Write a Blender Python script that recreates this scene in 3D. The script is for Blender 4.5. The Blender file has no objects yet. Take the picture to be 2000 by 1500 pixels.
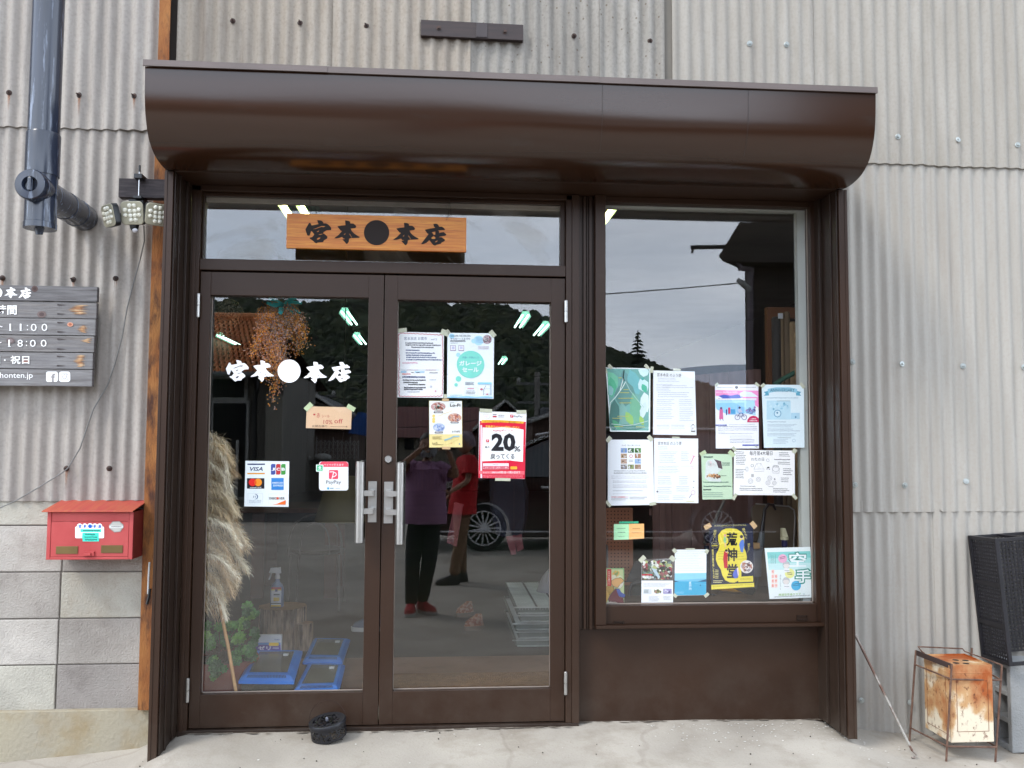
import bpy, bmesh, math, random
from mathutils import Vector, Matrix, noise
from mathutils.geometry import tessellate_polygon
random.seed(7)
sc = bpy.context.scene
C = sc.collection
R = math.radians
# ---------------------------------------------------------------- camera
FPX, YAW, PIT, ROL = 1745.0, 0.0787, 0.0638, 0.0049      # focal length in photo pixels, camera angles
CAM = Vector((0.0, -4.0, 1.285))
_r = Vector((math.cos(YAW), -math.sin(YAW), 0))
FW = Vector((math.sin(YAW)*math.cos(PIT), math.cos(YAW)*math.cos(PIT), math.sin(PIT)))
_u = _r.cross(FW)
RT = _r*math.cos(ROL) + _u*math.sin(ROL)
UP = -_r*math.sin(ROL) + _u*math.cos(ROL)
cd = bpy.data.cameras.new('camera'); cam = bpy.data.objects.new('camera', cd); C.objects.link(cam)
m = Matrix((RT, UP, -FW)).transposed().to_4x4(); m.translation = CAM
cam.matrix_world = m
cd.sensor_width = 36; cd.lens = FPX/2000*36; cd.clip_start = 0.01; cd.clip_end = 3000
sc.camera = cam
# ---------------------------------------------------------------- world: overcast sky
SUN_EL, SUN_AZ = 48, 232
W = bpy.data.worlds.new('World'); sc.world = W; W.use_nodes = True
nt = W.node_tree; nd = nt.nodes; lk = nt.links; nd.clear()
out = nd.new('ShaderNodeOutputWorld'); bg = nd.new('ShaderNodeBackground'); bg.inputs[1].default_value = 0.15
sky = nd.new('ShaderNodeTexSky'); sky.sky_type = 'NISHITA'; sky.sun_disc = False
sky.sun_elevation = R(SUN_EL); sky.sun_rotation = R(SUN_AZ)
tc = nd.new('ShaderNodeTexCoord'); mp = nd.new('ShaderNodeMapping'); mp.inputs['Scale'].default_value = (1.2, 1.2, 5.0)
nz = nd.new('ShaderNodeTexNoise'); nz.inputs['Scale'].default_value = 2.2; nz.inputs['Detail'].default_value = 7; nz.inputs['Roughness'].default_value = .55
cr = nd.new('ShaderNodeValToRGB')
cr.color_ramp.elements[0].position = .36; cr.color_ramp.elements[0].color = (8.9, 10.2, 12.2, 1)
cr.color_ramp.elements[1].position = .66; cr.color_ramp.elements[1].color = (13.0, 14.0, 15.6, 1)
mx = nd.new('ShaderNodeMix'); mx.data_type = 'RGBA'; mx.inputs[0].default_value = .88
lk.new(tc.outputs['Generated'], mp.inputs[0]); lk.new(mp.outputs[0], nz.inputs[0]); lk.new(nz.outputs[0], cr.inputs[0])
lk.new(sky.outputs[0], mx.inputs[6]); lk.new(cr.outputs[0], mx.inputs[7])
sp = nd.new('ShaderNodeSeparateXYZ'); mr = nd.new('ShaderNodeMapRange'); mr.interpolation_type = 'SMOOTHSTEP'
mr.inputs[1].default_value = 0; mr.inputs[2].default_value = .8; mr.inputs[3].default_value = 1.9; mr.inputs[4].default_value = .84
vm = nd.new('ShaderNodeVectorMath'); vm.operation = 'SCALE'
lk.new(tc.outputs['Generated'], sp.inputs[0]); lk.new(sp.outputs[2], mr.inputs[0]); lk.new(mx.outputs[2], vm.inputs[0]); lk.new(mr.outputs[0], vm.inputs['Scale'])
lk.new(vm.outputs[0], bg.inputs[0]); lk.new(bg.outputs[0], out.inputs[0])
sd = bpy.data.lights.new('sun', 'SUN'); so = bpy.data.objects.new('sun', sd); C.objects.link(so)
sd.energy = 1.75; sd.angle = R(14); sd.color = (1, .96, .9)
_az = R(SUN_AZ); _el = R(SUN_EL)
_dir = Vector((math.sin(_az)*math.cos(_el), math.cos(_az)*math.cos(_el), math.sin(_el)))
so.rotation_euler = _dir.to_track_quat('Z', 'Y').to_euler()
sc.view_settings.view_transform = 'Standard'; sc.view_settings.look = 'None'
sc.view_settings.exposure = 0.5; sc.view_settings.gamma = 1
sc.cycles.max_bounces = 8; sc.cycles.transparent_max_bounces = 16; sc.cycles.glossy_bounces = 5
sc.cycles.use_denoising = True; sc.cycles.sample_clamp_indirect = 6; sc.cycles.caustics_reflective = False

# ---------------------------------------------------------------- pixel of the photo -> point of the place
def ray(px, py): return RT*((px-1000)/FPX) - UP*((py-750)/FPX) + FW
def P(px, py, Y):                       # where that line of sight meets the upright plane y=Y
    d = ray(px, py); return CAM + d*((Y-CAM.y)/d.y)
def G(px, py, z):                       # where it meets the level z
    d = ray(px, py); return CAM + d*((z-CAM.z)/d.z)
def M(px, py, D):                       # a thing seen mirrored in the glass (plane y=0), D metres before it
    p = P(px, py, D); return Vector((p.x, -p.y, p.z))
def srgb(r, g, b):
    f = lambda v: (v/255/12.92) if v/255 <= .04045 else ((v/255+.055)/1.055)**2.4
    return (f(r), f(g), f(b))
# ---------------------------------------------------------------- materials
_mats = {}
def mat(name, col, rough=.6, var=.12, scale=6.0, bump=0.0, bscale=40.0, metal=0.0, stretch=(1, 1, 1), col2=None, spec=.5, dark=None, emit=None, detail=5, fac=(.35, .7), coat=0, k=.83):
    col = tuple(v*k for v in col); col2 = tuple(v*k for v in col2) if col2 else None; dark = (tuple(v*k for v in dark[0]), *dark[1:]) if dark else None
    if name in _mats: return _mats[name]
    M_ = bpy.data.materials.new(name); M_.use_nodes = True; _mats[name] = M_
    n = M_.node_tree.nodes; l = M_.node_tree.links; b = n['Principled BSDF']
    b.inputs['Roughness'].default_value = rough; b.inputs['Metallic'].default_value = metal
    b.inputs['Specular IOR Level'].default_value = spec; b.inputs['Coat Weight'].default_value = coat
    g = n.new('ShaderNodeNewGeometry'); mp = n.new('ShaderNodeMapping'); mp.inputs['Scale'].default_value = stretch
    l.new(g.outputs['Position'], mp.inputs[0])
    t = n.new('ShaderNodeTexNoise'); t.inputs['Scale'].default_value = scale; t.inputs['Detail'].default_value = detail
    l.new(mp.outputs[0], t.inputs[0])
    r = n.new('ShaderNodeValToRGB'); e = r.color_ramp.elements
    c2 = col2 if col2 else tuple(min(1, c*(1+var)) for c in col); c1 = col if col2 else tuple(c*(1-var) for c in col)
    e[0].position, e[1].position = fac; e[0].color = (*c1, 1); e[1].color = (*c2, 1)
    l.new(t.outputs[0], r.inputs[0]); last = r.outputs[0]
    if dark:                            # (colour, scale, low, high): worn or dirty patches
        t2 = n.new('ShaderNodeTexNoise'); t2.inputs['Scale'].default_value = dark[1]; t2.inputs['Detail'].default_value = 7; t2.inputs['Roughness'].default_value = .65
        l.new(mp.outputs[0], t2.inputs[0])
        mr = n.new('ShaderNodeMapRange'); mr.inputs[1].default_value = dark[2]; mr.inputs[2].default_value = dark[3]
        l.new(t2.outputs[0], mr.inputs[0])
        m2 = n.new('ShaderNodeMix'); m2.data_type = 'RGBA'; m2.inputs[7].default_value = (*dark[0], 1)
        l.new(mr.outputs[0], m2.inputs[0]); l.new(last, m2.inputs[6]); last = m2.outputs[2]
    l.new(last, b.inputs['Base Color'])
    if bump:
        t3 = n.new('ShaderNodeTexNoise'); t3.inputs['Scale'].default_value = bscale; t3.inputs['Detail'].default_value = 4
        l.new(mp.outputs[0], t3.inputs[0]); bp = n.new('ShaderNodeBump'); bp.inputs['Strength'].default_value = bump; bp.inputs['Distance'].default_value = .01
        l.new(t3.outputs[0], bp.inputs['Height']); l.new(bp.outputs[0], b.inputs['Normal'])
    if emit: b.inputs['Emission Color'].default_value = (*emit[:3], 1); b.inputs['Emission Strength'].default_value = emit[3]
    return M_
def ink(r, g, b, rough=.7):
    return mat(f'ink {r} {g} {b}', srgb(r, g, b), rough, k=.97, var=.03, scale=30, spec=.2)
def glass_mat(name, f0, tint=(1, 1, 1), rough=0.0, dirt=0.0):
    M_ = bpy.data.materials.new(name); M_.use_nodes = True; n = M_.node_tree.nodes; l = M_.node_tree.links; n.clear()
    o = n.new('ShaderNodeOutputMaterial'); tr = n.new('ShaderNodeBsdfTransparent'); gl = n.new('ShaderNodeBsdfGlossy'); mx = n.new('ShaderNodeMixShader')
    tr.inputs[0].default_value = (*tint, 1); gl.inputs[0].default_value = (1, 1, 1, 1); gl.inputs['Roughness'].default_value = rough
    lw = n.new('ShaderNodeLayerWeight'); lw.inputs[0].default_value = .5
    pw = n.new('ShaderNodeMath'); pw.operation = 'POWER'; pw.inputs[1].default_value = 5
    ma = n.new('ShaderNodeMath'); ma.operation = 'MULTIPLY_ADD'; ma.inputs[1].default_value = 1-f0; ma.inputs[2].default_value = f0
    l.new(lw.outputs['Facing'], pw.inputs[0]); l.new(pw.outputs[0], ma.inputs[0]); l.new(ma.outputs[0], mx.inputs[0])
    l.new(tr.outputs[0], mx.inputs[1]); l.new(gl.outputs[0], mx.inputs[2]); last = mx.outputs[0]
    g = n.new('ShaderNodeNewGeometry')
    if dirt:
        df = n.new('ShaderNodeBsdfDiffuse'); df.inputs[0].default_value = (.42, .4, .36, 1)
        t2 = n.new('ShaderNodeTexNoise'); t2.inputs['Scale'].default_value = 2.3; t2.inputs['Detail'].default_value = 6; t2.inputs['Distortion'].default_value = 2.5
        l.new(g.outputs['Position'], t2.inputs[0]); mr = n.new('ShaderNodeMapRange'); mr.inputs[1].default_value = .5; mr.inputs[2].default_value = .72; mr.inputs[4].default_value = dirt
        l.new(t2.outputs[0], mr.inputs[0]); m2 = n.new('ShaderNodeMixShader'); l.new(mr.outputs[0], m2.inputs[0]); l.new(last, m2.inputs[1]); l.new(df.outputs[0], m2.inputs[2]); last = m2.outputs[0]
    l.new(last, o.inputs[0]); return M_
GLASS = glass_mat('window glass', .052)
GLASS_D = glass_mat('smeared transom glass', .06, dirt=.3)
CLEAR = mat('smoky clear plastic', srgb(122, 118, 102), .25, var=.15, scale=9)
CLEAR.node_tree.nodes['Principled BSDF'].inputs['Alpha'].default_value = .55
BROWN = mat('brown paint', srgb(80, 54, 38), .4, k=.36, var=.1, scale=3, bump=.03, bscale=50, spec=.3, dark=(srgb(104, 88, 74), 9, .66, .86))
BROWN2 = mat('brown paint worn', srgb(62, 45, 35), .45, k=.44, var=.15, scale=9, stretch=(4, 4, .5), bump=.06, bscale=30, spec=.3, dark=(srgb(150, 130, 108), 60, .74, .8))
AWN = mat('brown sheet metal', srgb(92, 58, 38), .21, k=.27, var=.08, scale=2, bump=.014, bscale=22, stretch=(.5, 1, 2), spec=.5, dark=(srgb(96, 78, 68), 5, .6, .85))
def dust(m_):                               # splashed dirt low down
    n = m_.node_tree.nodes; l = m_.node_tree.links; b = n['Principled BSDF']; src = b.inputs['Base Color'].links[0].from_socket
    g = n.new('ShaderNodeNewGeometry'); sp = n.new('ShaderNodeSeparateXYZ'); l.new(g.outputs['Position'], sp.inputs[0])
    mr = n.new('ShaderNodeMapRange'); mr.inputs[1].default_value = .02; mr.inputs[2].default_value = .42; mr.inputs[3].default_value = .45; mr.inputs[4].default_value = 0; l.new(sp.outputs[2], mr.inputs[0])
    t = n.new('ShaderNodeTexNoise'); t.inputs['Scale'].default_value = 5; t.inputs['Detail'].default_value = 9; t.inputs['Roughness'].default_value = .7; l.new(g.outputs['Position'], t.inputs[0])
    m2 = n.new('ShaderNodeMapRange'); m2.inputs[1].default_value = .4; m2.inputs[2].default_value = .85; l.new(t.outputs[0], m2.inputs[0])
    mu = n.new('ShaderNodeMath'); mu.operation = 'MULTIPLY'; l.new(mr.outputs[0], mu.inputs[0]); l.new(m2.outputs[0], mu.inputs[1])
    x = n.new('ShaderNodeMix'); x.data_type = 'RGBA'; x.inputs[7].default_value = (.10, .082, .066, 1); l.new(mu.outputs[0], x.inputs[0]); l.new(src, x.inputs[6]); l.new(x.outputs[2], b.inputs['Base Color'])
dust(BROWN); dust(BROWN2)
STEEL = mat('brushed steel', srgb(190, 188, 184), .32, var=.06, scale=40, metal=.85)
BLACKM = mat('black metal', srgb(30, 30, 34), .4, var=.2, scale=30)
# ---------------------------------------------------------------- objects
ORG = {}
def base_loc(o): return ORG.get(o.name, Vector((0, 0, 0)))
def props(o, label=None, cat=None, group=None, kind=None):
    if label: o['label'] = label
    if cat: o['category'] = cat
    if group: o['group'] = group
    if kind: o['kind'] = kind
    return o
def thing(name, loc, label, cat, group=None):
    o = bpy.data.objects.new(name, None); C.objects.link(o); o.location = loc; o.empty_display_size = .05
    ORG[o.name] = Vector(loc); return props(o, label, cat, group)
class B:
    def __init__(s): s.v = []; s.f = []; s.m = []; s.mats = []
    def mi(s, mt):
        if mt is None: return 0
        if mt not in s.mats: s.mats.append(mt)
        return s.mats.index(mt)
    def add(s, vs, fs, mt=None):
        n = len(s.v); s.v += [Vector(v) for v in vs]; i = s.mi(mt)
        for f in fs: s.f.append([n+k for k in f]); s.m.append(i)
        return s
    def box(s, x0, x1, y0, y1, z0, z1, mt=None):
        x0, x1 = sorted((x0, x1)); y0, y1 = sorted((y0, y1)); z0, z1 = sorted((z0, z1))
        return s.add([(x0,y0,z0),(x1,y0,z0),(x1,y1,z0),(x0,y1,z0),(x0,y0,z1),(x1,y0,z1),(x1,y1,z1),(x0,y1,z1)],
                     [(0,3,2,1),(4,5,6,7),(0,1,5,4),(1,2,6,5),(2,3,7,6),(3,0,4,7)], mt)
    def hexa(s, bot, top, mt=None):     # two rings of the same count, counter-clockwise from above
        n = len(bot); vs = list(bot)+list(top)
        fs = [tuple(reversed(range(n))), tuple(range(n, 2*n))]+[(i, (i+1) % n, n+(i+1) % n, n+i) for i in range(n)]
        return s.add(vs, fs, mt)
    def tube(s, pts, r, mt=None, n=8, cap=True, closed=False):
        pts = [Vector(p) for p in pts]; k = len(pts); rs = r if isinstance(r, (list, tuple)) else [r]*k
        ring = []; up = None
        for i, p in enumerate(pts):
            if closed: t = pts[(i+1) % k]-pts[i-1]
            else: t = pts[min(i+1, k-1)]-pts[max(i-1, 0)]
            t = t.normalized() if t.length > 1e-9 else Vector((0, 0, 1))
            if up is None: up = t.orthogonal().normalized()
            a = (up-t*up.dot(t)); a = a.normalized() if a.length > 1e-6 else t.orthogonal().normalized(); up = a; b = t.cross(a)
            ring.append([p+(a*math.cos(2*math.pi*j/n)+b*math.sin(2*math.pi*j/n))*rs[i] for j in range(n)])
        vs = [v for q in ring for v in q]; fs = []
        for i in range(k if closed else k-1):
            for j in range(n): fs.append((i*n+j, i*n+(j+1) % n, ((i+1) % k)*n+(j+1) % n, ((i+1) % k)*n+j))
        if cap and not closed: fs += [tuple(reversed(range(n))), tuple((k-1)*n+j for j in range(n))]
        return s.add(vs, fs, mt)
    def lathe(s, c, prof, mt=None, n=24, axis=Vector((0, 0, 1)), sx=1, sy=1, caps=True):   # prof: (radius, height) list
        c = Vector(c); q = Vector((0, 0, 1)).rotation_difference(Vector(axis)); vs = []; fs = []
        for r, h in prof:
            for j in range(n):
                a = 2*math.pi*j/n; vs.append(c+q @ Vector((r*math.cos(a)*sx, r*math.sin(a)*sy, h)))
        for i in range(len(prof)-1):
            for j in range(n): fs.append((i*n+j, i*n+(j+1) % n, (i+1)*n+(j+1) % n, (i+1)*n+j))
        if caps and prof[0][0] > 1e-4: fs.append(tuple(reversed(range(n))))
        if caps and prof[-1][0] > 1e-4: fs.append(tuple((len(prof)-1)*n+j for j in range(n)))
        return s.add(vs, fs, mt)
    def ball(s, c, r, mt=None, n=10, sz=1, sx=1, sy=1):
        pr = [(max(1e-5, r*math.sin(math.pi*i/(n//2+1))), -r*sz*math.cos(math.pi*i/(n//2+1))) for i in range(n//2+2)]
        return s.lathe(c, pr, mt, n, sx=sx, sy=sy)
    def build(s, name, mt=None, parent=None, smooth=False, bevel=0, label=None, cat=None, group=None, kind=None, org=None):
        me = bpy.data.meshes.new(name)
        if parent is not None: o0 = base_loc(parent)
        elif org is not None: o0 = Vector(org)
        elif s.v:
            mn = [min(v[i] for v in s.v) for i in range(3)]; mxx = [max(v[i] for v in s.v) for i in range(3)]
            o0 = Vector(((mn[0]+mxx[0])/2, (mn[1]+mxx[1])/2, mn[2]))
        else: o0 = Vector((0, 0, 0))
        me.from_pydata([v-o0 for v in s.v], [], s.f)
        ml = s.mats if s.mats else [mt if mt else BROWN]
        if mt and not s.mats: ml = [mt]
        for q in ml: me.materials.append(q)
        if len(ml) > 1: me.polygons.foreach_set('material_index', s.m)
        if smooth:
            me.polygons.foreach_set('use_smooth', [True]*len(me.polygons))
            try: me.set_sharp_from_angle(angle=R(35))
            except Exception: pass
        me.update()
        o = bpy.data.objects.new(name, me); C.objects.link(o); ORG[o.name] = o0
        if parent is not None: o.parent = parent
        else: o.location = o0
        if bevel:
            bv = o.modifiers.new('bevel', 'BEVEL'); bv.width = bevel; bv.segments = 2; bv.limit_method = 'ANGLE'; bv.angle_limit = R(50)
        return props(o, label, cat, group, kind)
def copy_tree(o, parent=None):
    c = o.copy(); C.objects.link(c); ORG[c.name] = base_loc(o)
    if parent is not None: c.parent = parent
    for ch in [k for k in o.children]: copy_tree(ch, c)
    return c
def pbox(b, px0, py0, px1, py1, Y, depth, mt=None):    # box whose front face, at y=Y, spans those pixels
    xm, ym = (px0+px1)/2, (py0+py1)/2
    return b.box(P(px0, ym, Y).x, P(px1, ym, Y).x, Y, Y+depth, P(xm, py1, Y).z, P(xm, py0, Y).z, mt)
def pquad(b, pts, Y, mt=None): return b.add([P(x, y, Y) for x, y in pts], [tuple(range(len(pts)))[::-1]], mt)
# ---------------------------------------------------------------- flat print drawn in photo pixels on a plane y=Y
def _font_mesh(body, bold, italic=0):
    c = bpy.data.curves.new('txt', 'FONT'); c.body = body; c.size = 1; c.offset = bold; c.resolution_u = 2; c.shear = italic
    o = bpy.data.objects.new('txt', c); C.objects.link(o); dg = bpy.context.evaluated_depsgraph_get()
    me = bpy.data.meshes.new_from_object(o.evaluated_get(dg))
    vs = [(v.co.x, v.co.y) for v in me.vertices]; fs = [tuple(p.vertices) for p in me.polygons]
    bpy.data.objects.remove(o); bpy.data.curves.remove(c); bpy.data.meshes.remove(me)
    return vs, fs
class Print:
    def __init__(s, Y, ox=0, oy=0, k=1.0, lift=.0004): s.b = B(); s.Y = Y; s.n = 0; s.ox, s.oy, s.k, s.lift = ox, oy, k, lift
    def p(s, x, y): return P(s.ox+x/s.k, s.oy+y/s.k, s.Y-s.n*s.lift)
    def layer(s): s.n += 1; return s
    def poly(s, pts, col, holes=()):
        s.layer(); loops = [list(pts)]+[list(h) for h in holes]
        flat = [q for l_ in loops for q in l_]
        tri = tessellate_polygon([[Vector((x, y, 0)) for x, y in l_] for l_ in loops])
        s.b.add([s.p(x, y) for x, y in flat], [tuple(t) for t in tri], ink(*col)); return s
    def rect(s, x0, y0, x1, y1, col): s.layer(); s.b.add([s.p(x0, y1), s.p(x1, y1), s.p(x1, y0), s.p(x0, y0)], [(0, 1, 2, 3)], ink(*col)); return s
    def disc(s, cx, cy, r, col, ry=None, n=28):
        ry = ry or r; s.layer(); s.b.add([s.p(cx+r*math.cos(2*math.pi*i/n), cy-ry*math.sin(2*math.pi*i/n)) for i in range(n)], [tuple(range(n))], ink(*col)); return s
    def ring(s, cx, cy, r, w, col, n=28):
        s.layer(); a = [2*math.pi*i/n for i in range(n)]
        s.b.add([s.p(cx+q*math.cos(t), cy-q*math.sin(t)) for q in (r, r-w) for t in a], [(i, (i+1) % n, n+(i+1) % n, n+i) for i in range(n)], ink(*col)); return s
    def rrect(s, x0, y0, x1, y1, r, col):
        pts = []
        for cx, cy, a0 in ((x1-r, y0+r, 0), (x0+r, y0+r, 90), (x0+r, y1-r, 180), (x1-r, y1-r, 270)):
            for i in range(6): a = R(a0+18*i); pts.append((cx+r*math.cos(a), cy-r*math.sin(a)))
        return s.poly(pts, col)
    def line(s, pts, w, col):
        s.layer(); k = len(pts); L = []; Rr = []
        for i in range(k):
            x0, y0 = pts[max(i-1, 0)]; x1, y1 = pts[min(i+1, k-1)]; d = math.hypot(x1-x0, y1-y0) or 1; nx, ny = -(y1-y0)/d*w/2, (x1-x0)/d*w/2
            L.append((pts[i][0]+nx, pts[i][1]+ny)); Rr.append((pts[i][0]-nx, pts[i][1]-ny))
        s.b.add([s.p(*q) for q in L+Rr], [(i, i+1, k+i+1, k+i) for i in range(k-1)], ink(*col)); return s
    def text(s, body, x, y, w, h, col, bold=0.0, rot=0, italic=0, stretch=True, vertical=False):
        """body fitted into the box with top-left x,y and size w,h"""
        s.layer(); vs, fs = _font_mesh('\n'.join(body) if vertical else body, bold, italic)
        if not vs: return s
        x0 = min(v[0] for v in vs); x1 = max(v[0] for v in vs); y0 = min(v[1] for v in vs); y1 = max(v[1] for v in vs)
        kx = w/(x1-x0); ky = h/(y1-y0); ca, sa = math.cos(R(rot)), math.sin(R(rot)); q = []
        for a, b_ in vs:
            u, v = (a-x0)*kx, (y1-b_)*ky; q.append(s.p(x+u*ca-v*sa, y+u*sa+v*ca))
        s.b.add(q, fs, ink(*col)); return s
    def lines(s, x0, y0, x1, y1, rows, col, fill=.55, dash=(.02, .05), seed=1, slant=0, ragged=.25):
        """rows of print too small to read"""
        s.layer(); rd = random.Random(seed); mt = ink(*col); step = (y1-y0)/rows; W_ = x1-x0
        for r in range(rows):
            y = y0+step*r; x = x0+(W_*rd.random()*ragged*.3 if ragged > .3 else 0); end = x1-W_*rd.random()*ragged; hh = step*fill
            while x < end:
                l_ = W_*rd.uniform(*dash); a, b_ = x, min(x+l_, x1); yy = y+slant*(x-x0)/W_+rd.uniform(-.08, .08)*step
                s.b.add([s.p(a, yy+hh*rd.uniform(.75, 1)), s.p(b_, yy+hh), s.p(b_, yy+hh*rd.uniform(0, .25)), s.p(a, yy)], [(0, 1, 2, 3)], mt)
                x += l_+W_*rd.uniform(.006, .014)
        return s
    def blotch(s, x0, y0, x1, y1, cols, n=60, seed=2, size=.12, rnd=False):
        """a small photograph or painting: many overlapping dabs of its colours"""
        rd = random.Random(seed); W_, H_ = x1-x0, y1-y0; base = s.n
        for i in range(n):
            s.n = base+1+i % 6; c = rd.choice(cols); r = size*rd.uniform(.4, 1)*min(W_, H_)
            if rnd: a = rd.random()*6.28; q = math.sqrt(rd.random())*.5*.86; cx, cy = x0+W_*(.5+q*math.cos(a)), y0+H_*(.5+q*math.sin(a)); r *= .8
            else: cx, cy = rd.uniform(x0+r, x1-r), rd.uniform(y0+r, y1-r)
            k = 7; a0 = rd.random()*6
            pts = [s.p(min(max(cx+r*rd.uniform(.6, 1.1)*math.cos(a0+j*6.283/k), x0), x1), min(max(cy-r*rd.uniform(.6, 1.1)*math.sin(a0+j*6.283/k), y0), y1)) for j in range(k)]
            s.b.add(pts, [tuple(range(k))], ink(*c))
        s.n = base+7; return s
    def build(s, name, parent, **kw): return s.b.build(name, parent=parent, **kw)

# brush lettering traced as outlines (outer loop, then counters), in its own pixel grid
GLY = {
 'miya': ([(480,205),(560,210),(610,225),(640,260),(645,295),(720,295),(770,320),(830,385),(855,430),(852,480),(730,488),(650,540),(640,577),(680,590),(755,665),(750,710),(660,765),(640,815),(495,825),(465,852),(430,835),(355,765),(280,710),(290,690),(350,675),(408,605),(340,510),(322,515),(300,590),(275,640),(225,630),(200,560),(170,460),(210,390),(265,285),(305,280),(335,350),(400,340),(515,315)],
          [[(370,458),(500,408),(600,368),(700,372),(650,400),(590,392),(450,446)],[(475,520),(540,488),(518,526),(480,535)],[(475,722),(520,690),(570,688),(545,725),(500,747),(478,742)],[(522,606),(560,594),(625,583),(620,595),(530,614)]]),
 'hon': ([(1210,215),(1290,222),(1345,245),(1355,300),(1440,300),(1500,350),(1520,390),(1490,425),(1365,440),(1400,510),(1460,570),(1540,625),(1615,665),(1600,690),(1420,697),(1395,692),(1320,715),(1310,800),(1270,850),(1240,852),(1200,800),(1130,735),(1160,728),(1215,718),(1150,700),(1130,665),(1060,690),(990,704),(915,705),(925,685),(1020,620),(1130,500),(1095,500),(1000,385),(1010,375),(1120,355),(1220,345)],
         [[(1180,600),(1220,560),(1215,590),(1190,608)],[(1320,575),(1345,590),(1400,672),(1385,676)]]),
 'ten': ([(1425,270),(1500,260),(1550,280),(1590,345),(1660,342),(1740,410),(1735,440),(1560,450),(1590,480),(1585,520),(1650,500),(1710,495),(1780,555),(1765,590),(1600,622),(1580,636),(1650,635),(1740,700),(1735,740),(1650,785),(1635,815),(1500,850),(1480,872),(1430,855),(1390,810),(1318,720),(1240,790),(1150,828),(1095,828),(1110,800),(1300,545),(1270,540),(1200,440),(1210,425),(1330,400),(1480,375),(1440,340)],
         [[(1385,500),(1480,480),(1480,560),(1445,580),(1430,550)],[(1430,600),(1480,640),(1480,675),(1410,685),(1370,660)],[(1475,770),(1500,740),(1550,728),(1512,770),(1480,778)]]),
}
def glyph(pr, key, x0, y0, x1, y1, col):
    o, hs = GLY[key]; gx0 = min(p[0] for p in o); gx1 = max(p[0] for p in o); gy0 = min(p[1] for p in o); gy1 = max(p[1] for p in o)
    f = lambda q: [(x0+(a-gx0)/(gx1-gx0)*(x1-x0), y0+(b-gy0)/(gy1-gy0)*(y1-y0)) for a, b in q]
    pr.poly(f(o), col, [f(h) for h in hs])
# ================================================================ GROUND
import bisect
_gx = [(-30, -.16), (-6, -.16), (-1.85, -.09), (-1.25, -.038), (-1.16, .02), (-1.03, .052), (-.25, .046), (.55, .05), (1.25, .045), (1.72, .04), (1.80, .0), (1.91, -.03), (2.15, -.055), (2.7, -.10), (6, -.2), (30, -.2)]
def gbase(x):
    for (a, za), (b, zb) in zip(_gx, _gx[1:]):
        if x <= b: return za+(zb-za)*(x-a)/(b-a)
    return _gx[-1][1]
def gz(x, y):
    if y > -.0: return gbase(x)
    t = min(1, -y/3.6); e = gbase(x)
    return e*(1-t*t*(3-2*t))+(-.285)*(t*t*(3-2*t))*.55+(-.285)*t*.45 if True else e
g = B(); xs = [-400, -120, -40, -15, -8, -5, -3.5]+[-2.8+.08*i for i in range(72)]+[3.2, 4.5, 7, 12, 25, 60, 160, 400]
ys = [.3, .2, .1, 0]+[-.06*i for i in range(1, 22)]+[-1.5, -1.8, -2.2, -2.7, -3.2, -3.8, -4.5, -6, -9, -14, -25, -60, -150, -500]
for y in ys:
    for x in xs:
        n_ = noise.noise(Vector((x*3, y*3, 0)))*.004 if abs(x) < 4 and y > -2 else 0
        g.v.append(Vector((x, y, gz(x, y)+n_)))
nx_ = len(xs)
for j in range(len(ys)-1):
    for i in range(nx_-1): g.f.append([(j+1)*nx_+i, (j+1)*nx_+i+1, j*nx_+i+1, j*nx_+i]); g.m.append(0)
CONC = mat('pale worn concrete', srgb(178, 170, 158), .85, k=.67, col2=srgb(208, 200, 187), scale=1.8, bump=.25, bscale=90, dark=(srgb(158, 146, 130), 4, .5, .8))
def concrete_extra():
    n = CONC.node_tree.nodes; l = CONC.node_tree.links; b = n['Principled BSDF']; src = b.inputs['Base Color'].links[0].from_socket
    gm = n.new('ShaderNodeNewGeometry')
    v = n.new('ShaderNodeTexVoronoi'); v.feature = 'DISTANCE_TO_EDGE'; v.inputs['Scale'].default_value = .7
    nz = n.new('ShaderNodeTexNoise'); nz.inputs['Scale'].default_value = 5; ad = n.new('ShaderNodeMixRGB'); ad.inputs[0].default_value = .12
    l.new(gm.outputs['Position'], nz.inputs[0]); l.new(gm.outputs['Position'], ad.inputs[1]); l.new(nz.outputs[1], ad.inputs[2]); l.new(ad.outputs[0], v.inputs[0])
    mr = n.new('ShaderNodeMapRange'); mr.inputs[1].default_value = .002; mr.inputs[2].default_value = .006; mr.inputs[3].default_value = .22; mr.inputs[4].default_value = 0
    l.new(v.outputs[0], mr.inputs[0]); m1 = n.new('ShaderNodeMix'); m1.data_type = 'RGBA'; m1.inputs[7].default_value = (*srgb(112, 100, 88), 1)
    l.new(mr.outputs[0], m1.inputs[0]); l.new(src, m1.inputs[6])
    sp = n.new('ShaderNodeTexNoise'); sp.inputs['Scale'].default_value = 150; sp.inputs['Detail'].default_value = 2; l.new(gm.outputs['Position'], sp.inputs[0])
    mr2 = n.new('ShaderNodeMapRange'); mr2.inputs[1].default_value = .6; mr2.inputs[2].default_value = .72; mr2.inputs[4].default_value = .5; l.new(sp.outputs[0], mr2.inputs[0])
    m2 = n.new('ShaderNodeMix'); m2.data_type = 'RGBA'; m2.inputs[7].default_value = (*srgb(140, 130, 118), 1); l.new(mr2.outputs[0], m2.inputs[0]); l.new(m1.outputs[2], m2.inputs[6])
    l.new(m2.outputs[2], b.inputs['Base Color'])
concrete_extra()
g.build('ground', CONC, smooth=True, kind='structure', org=(0, 0, 0))

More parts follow.
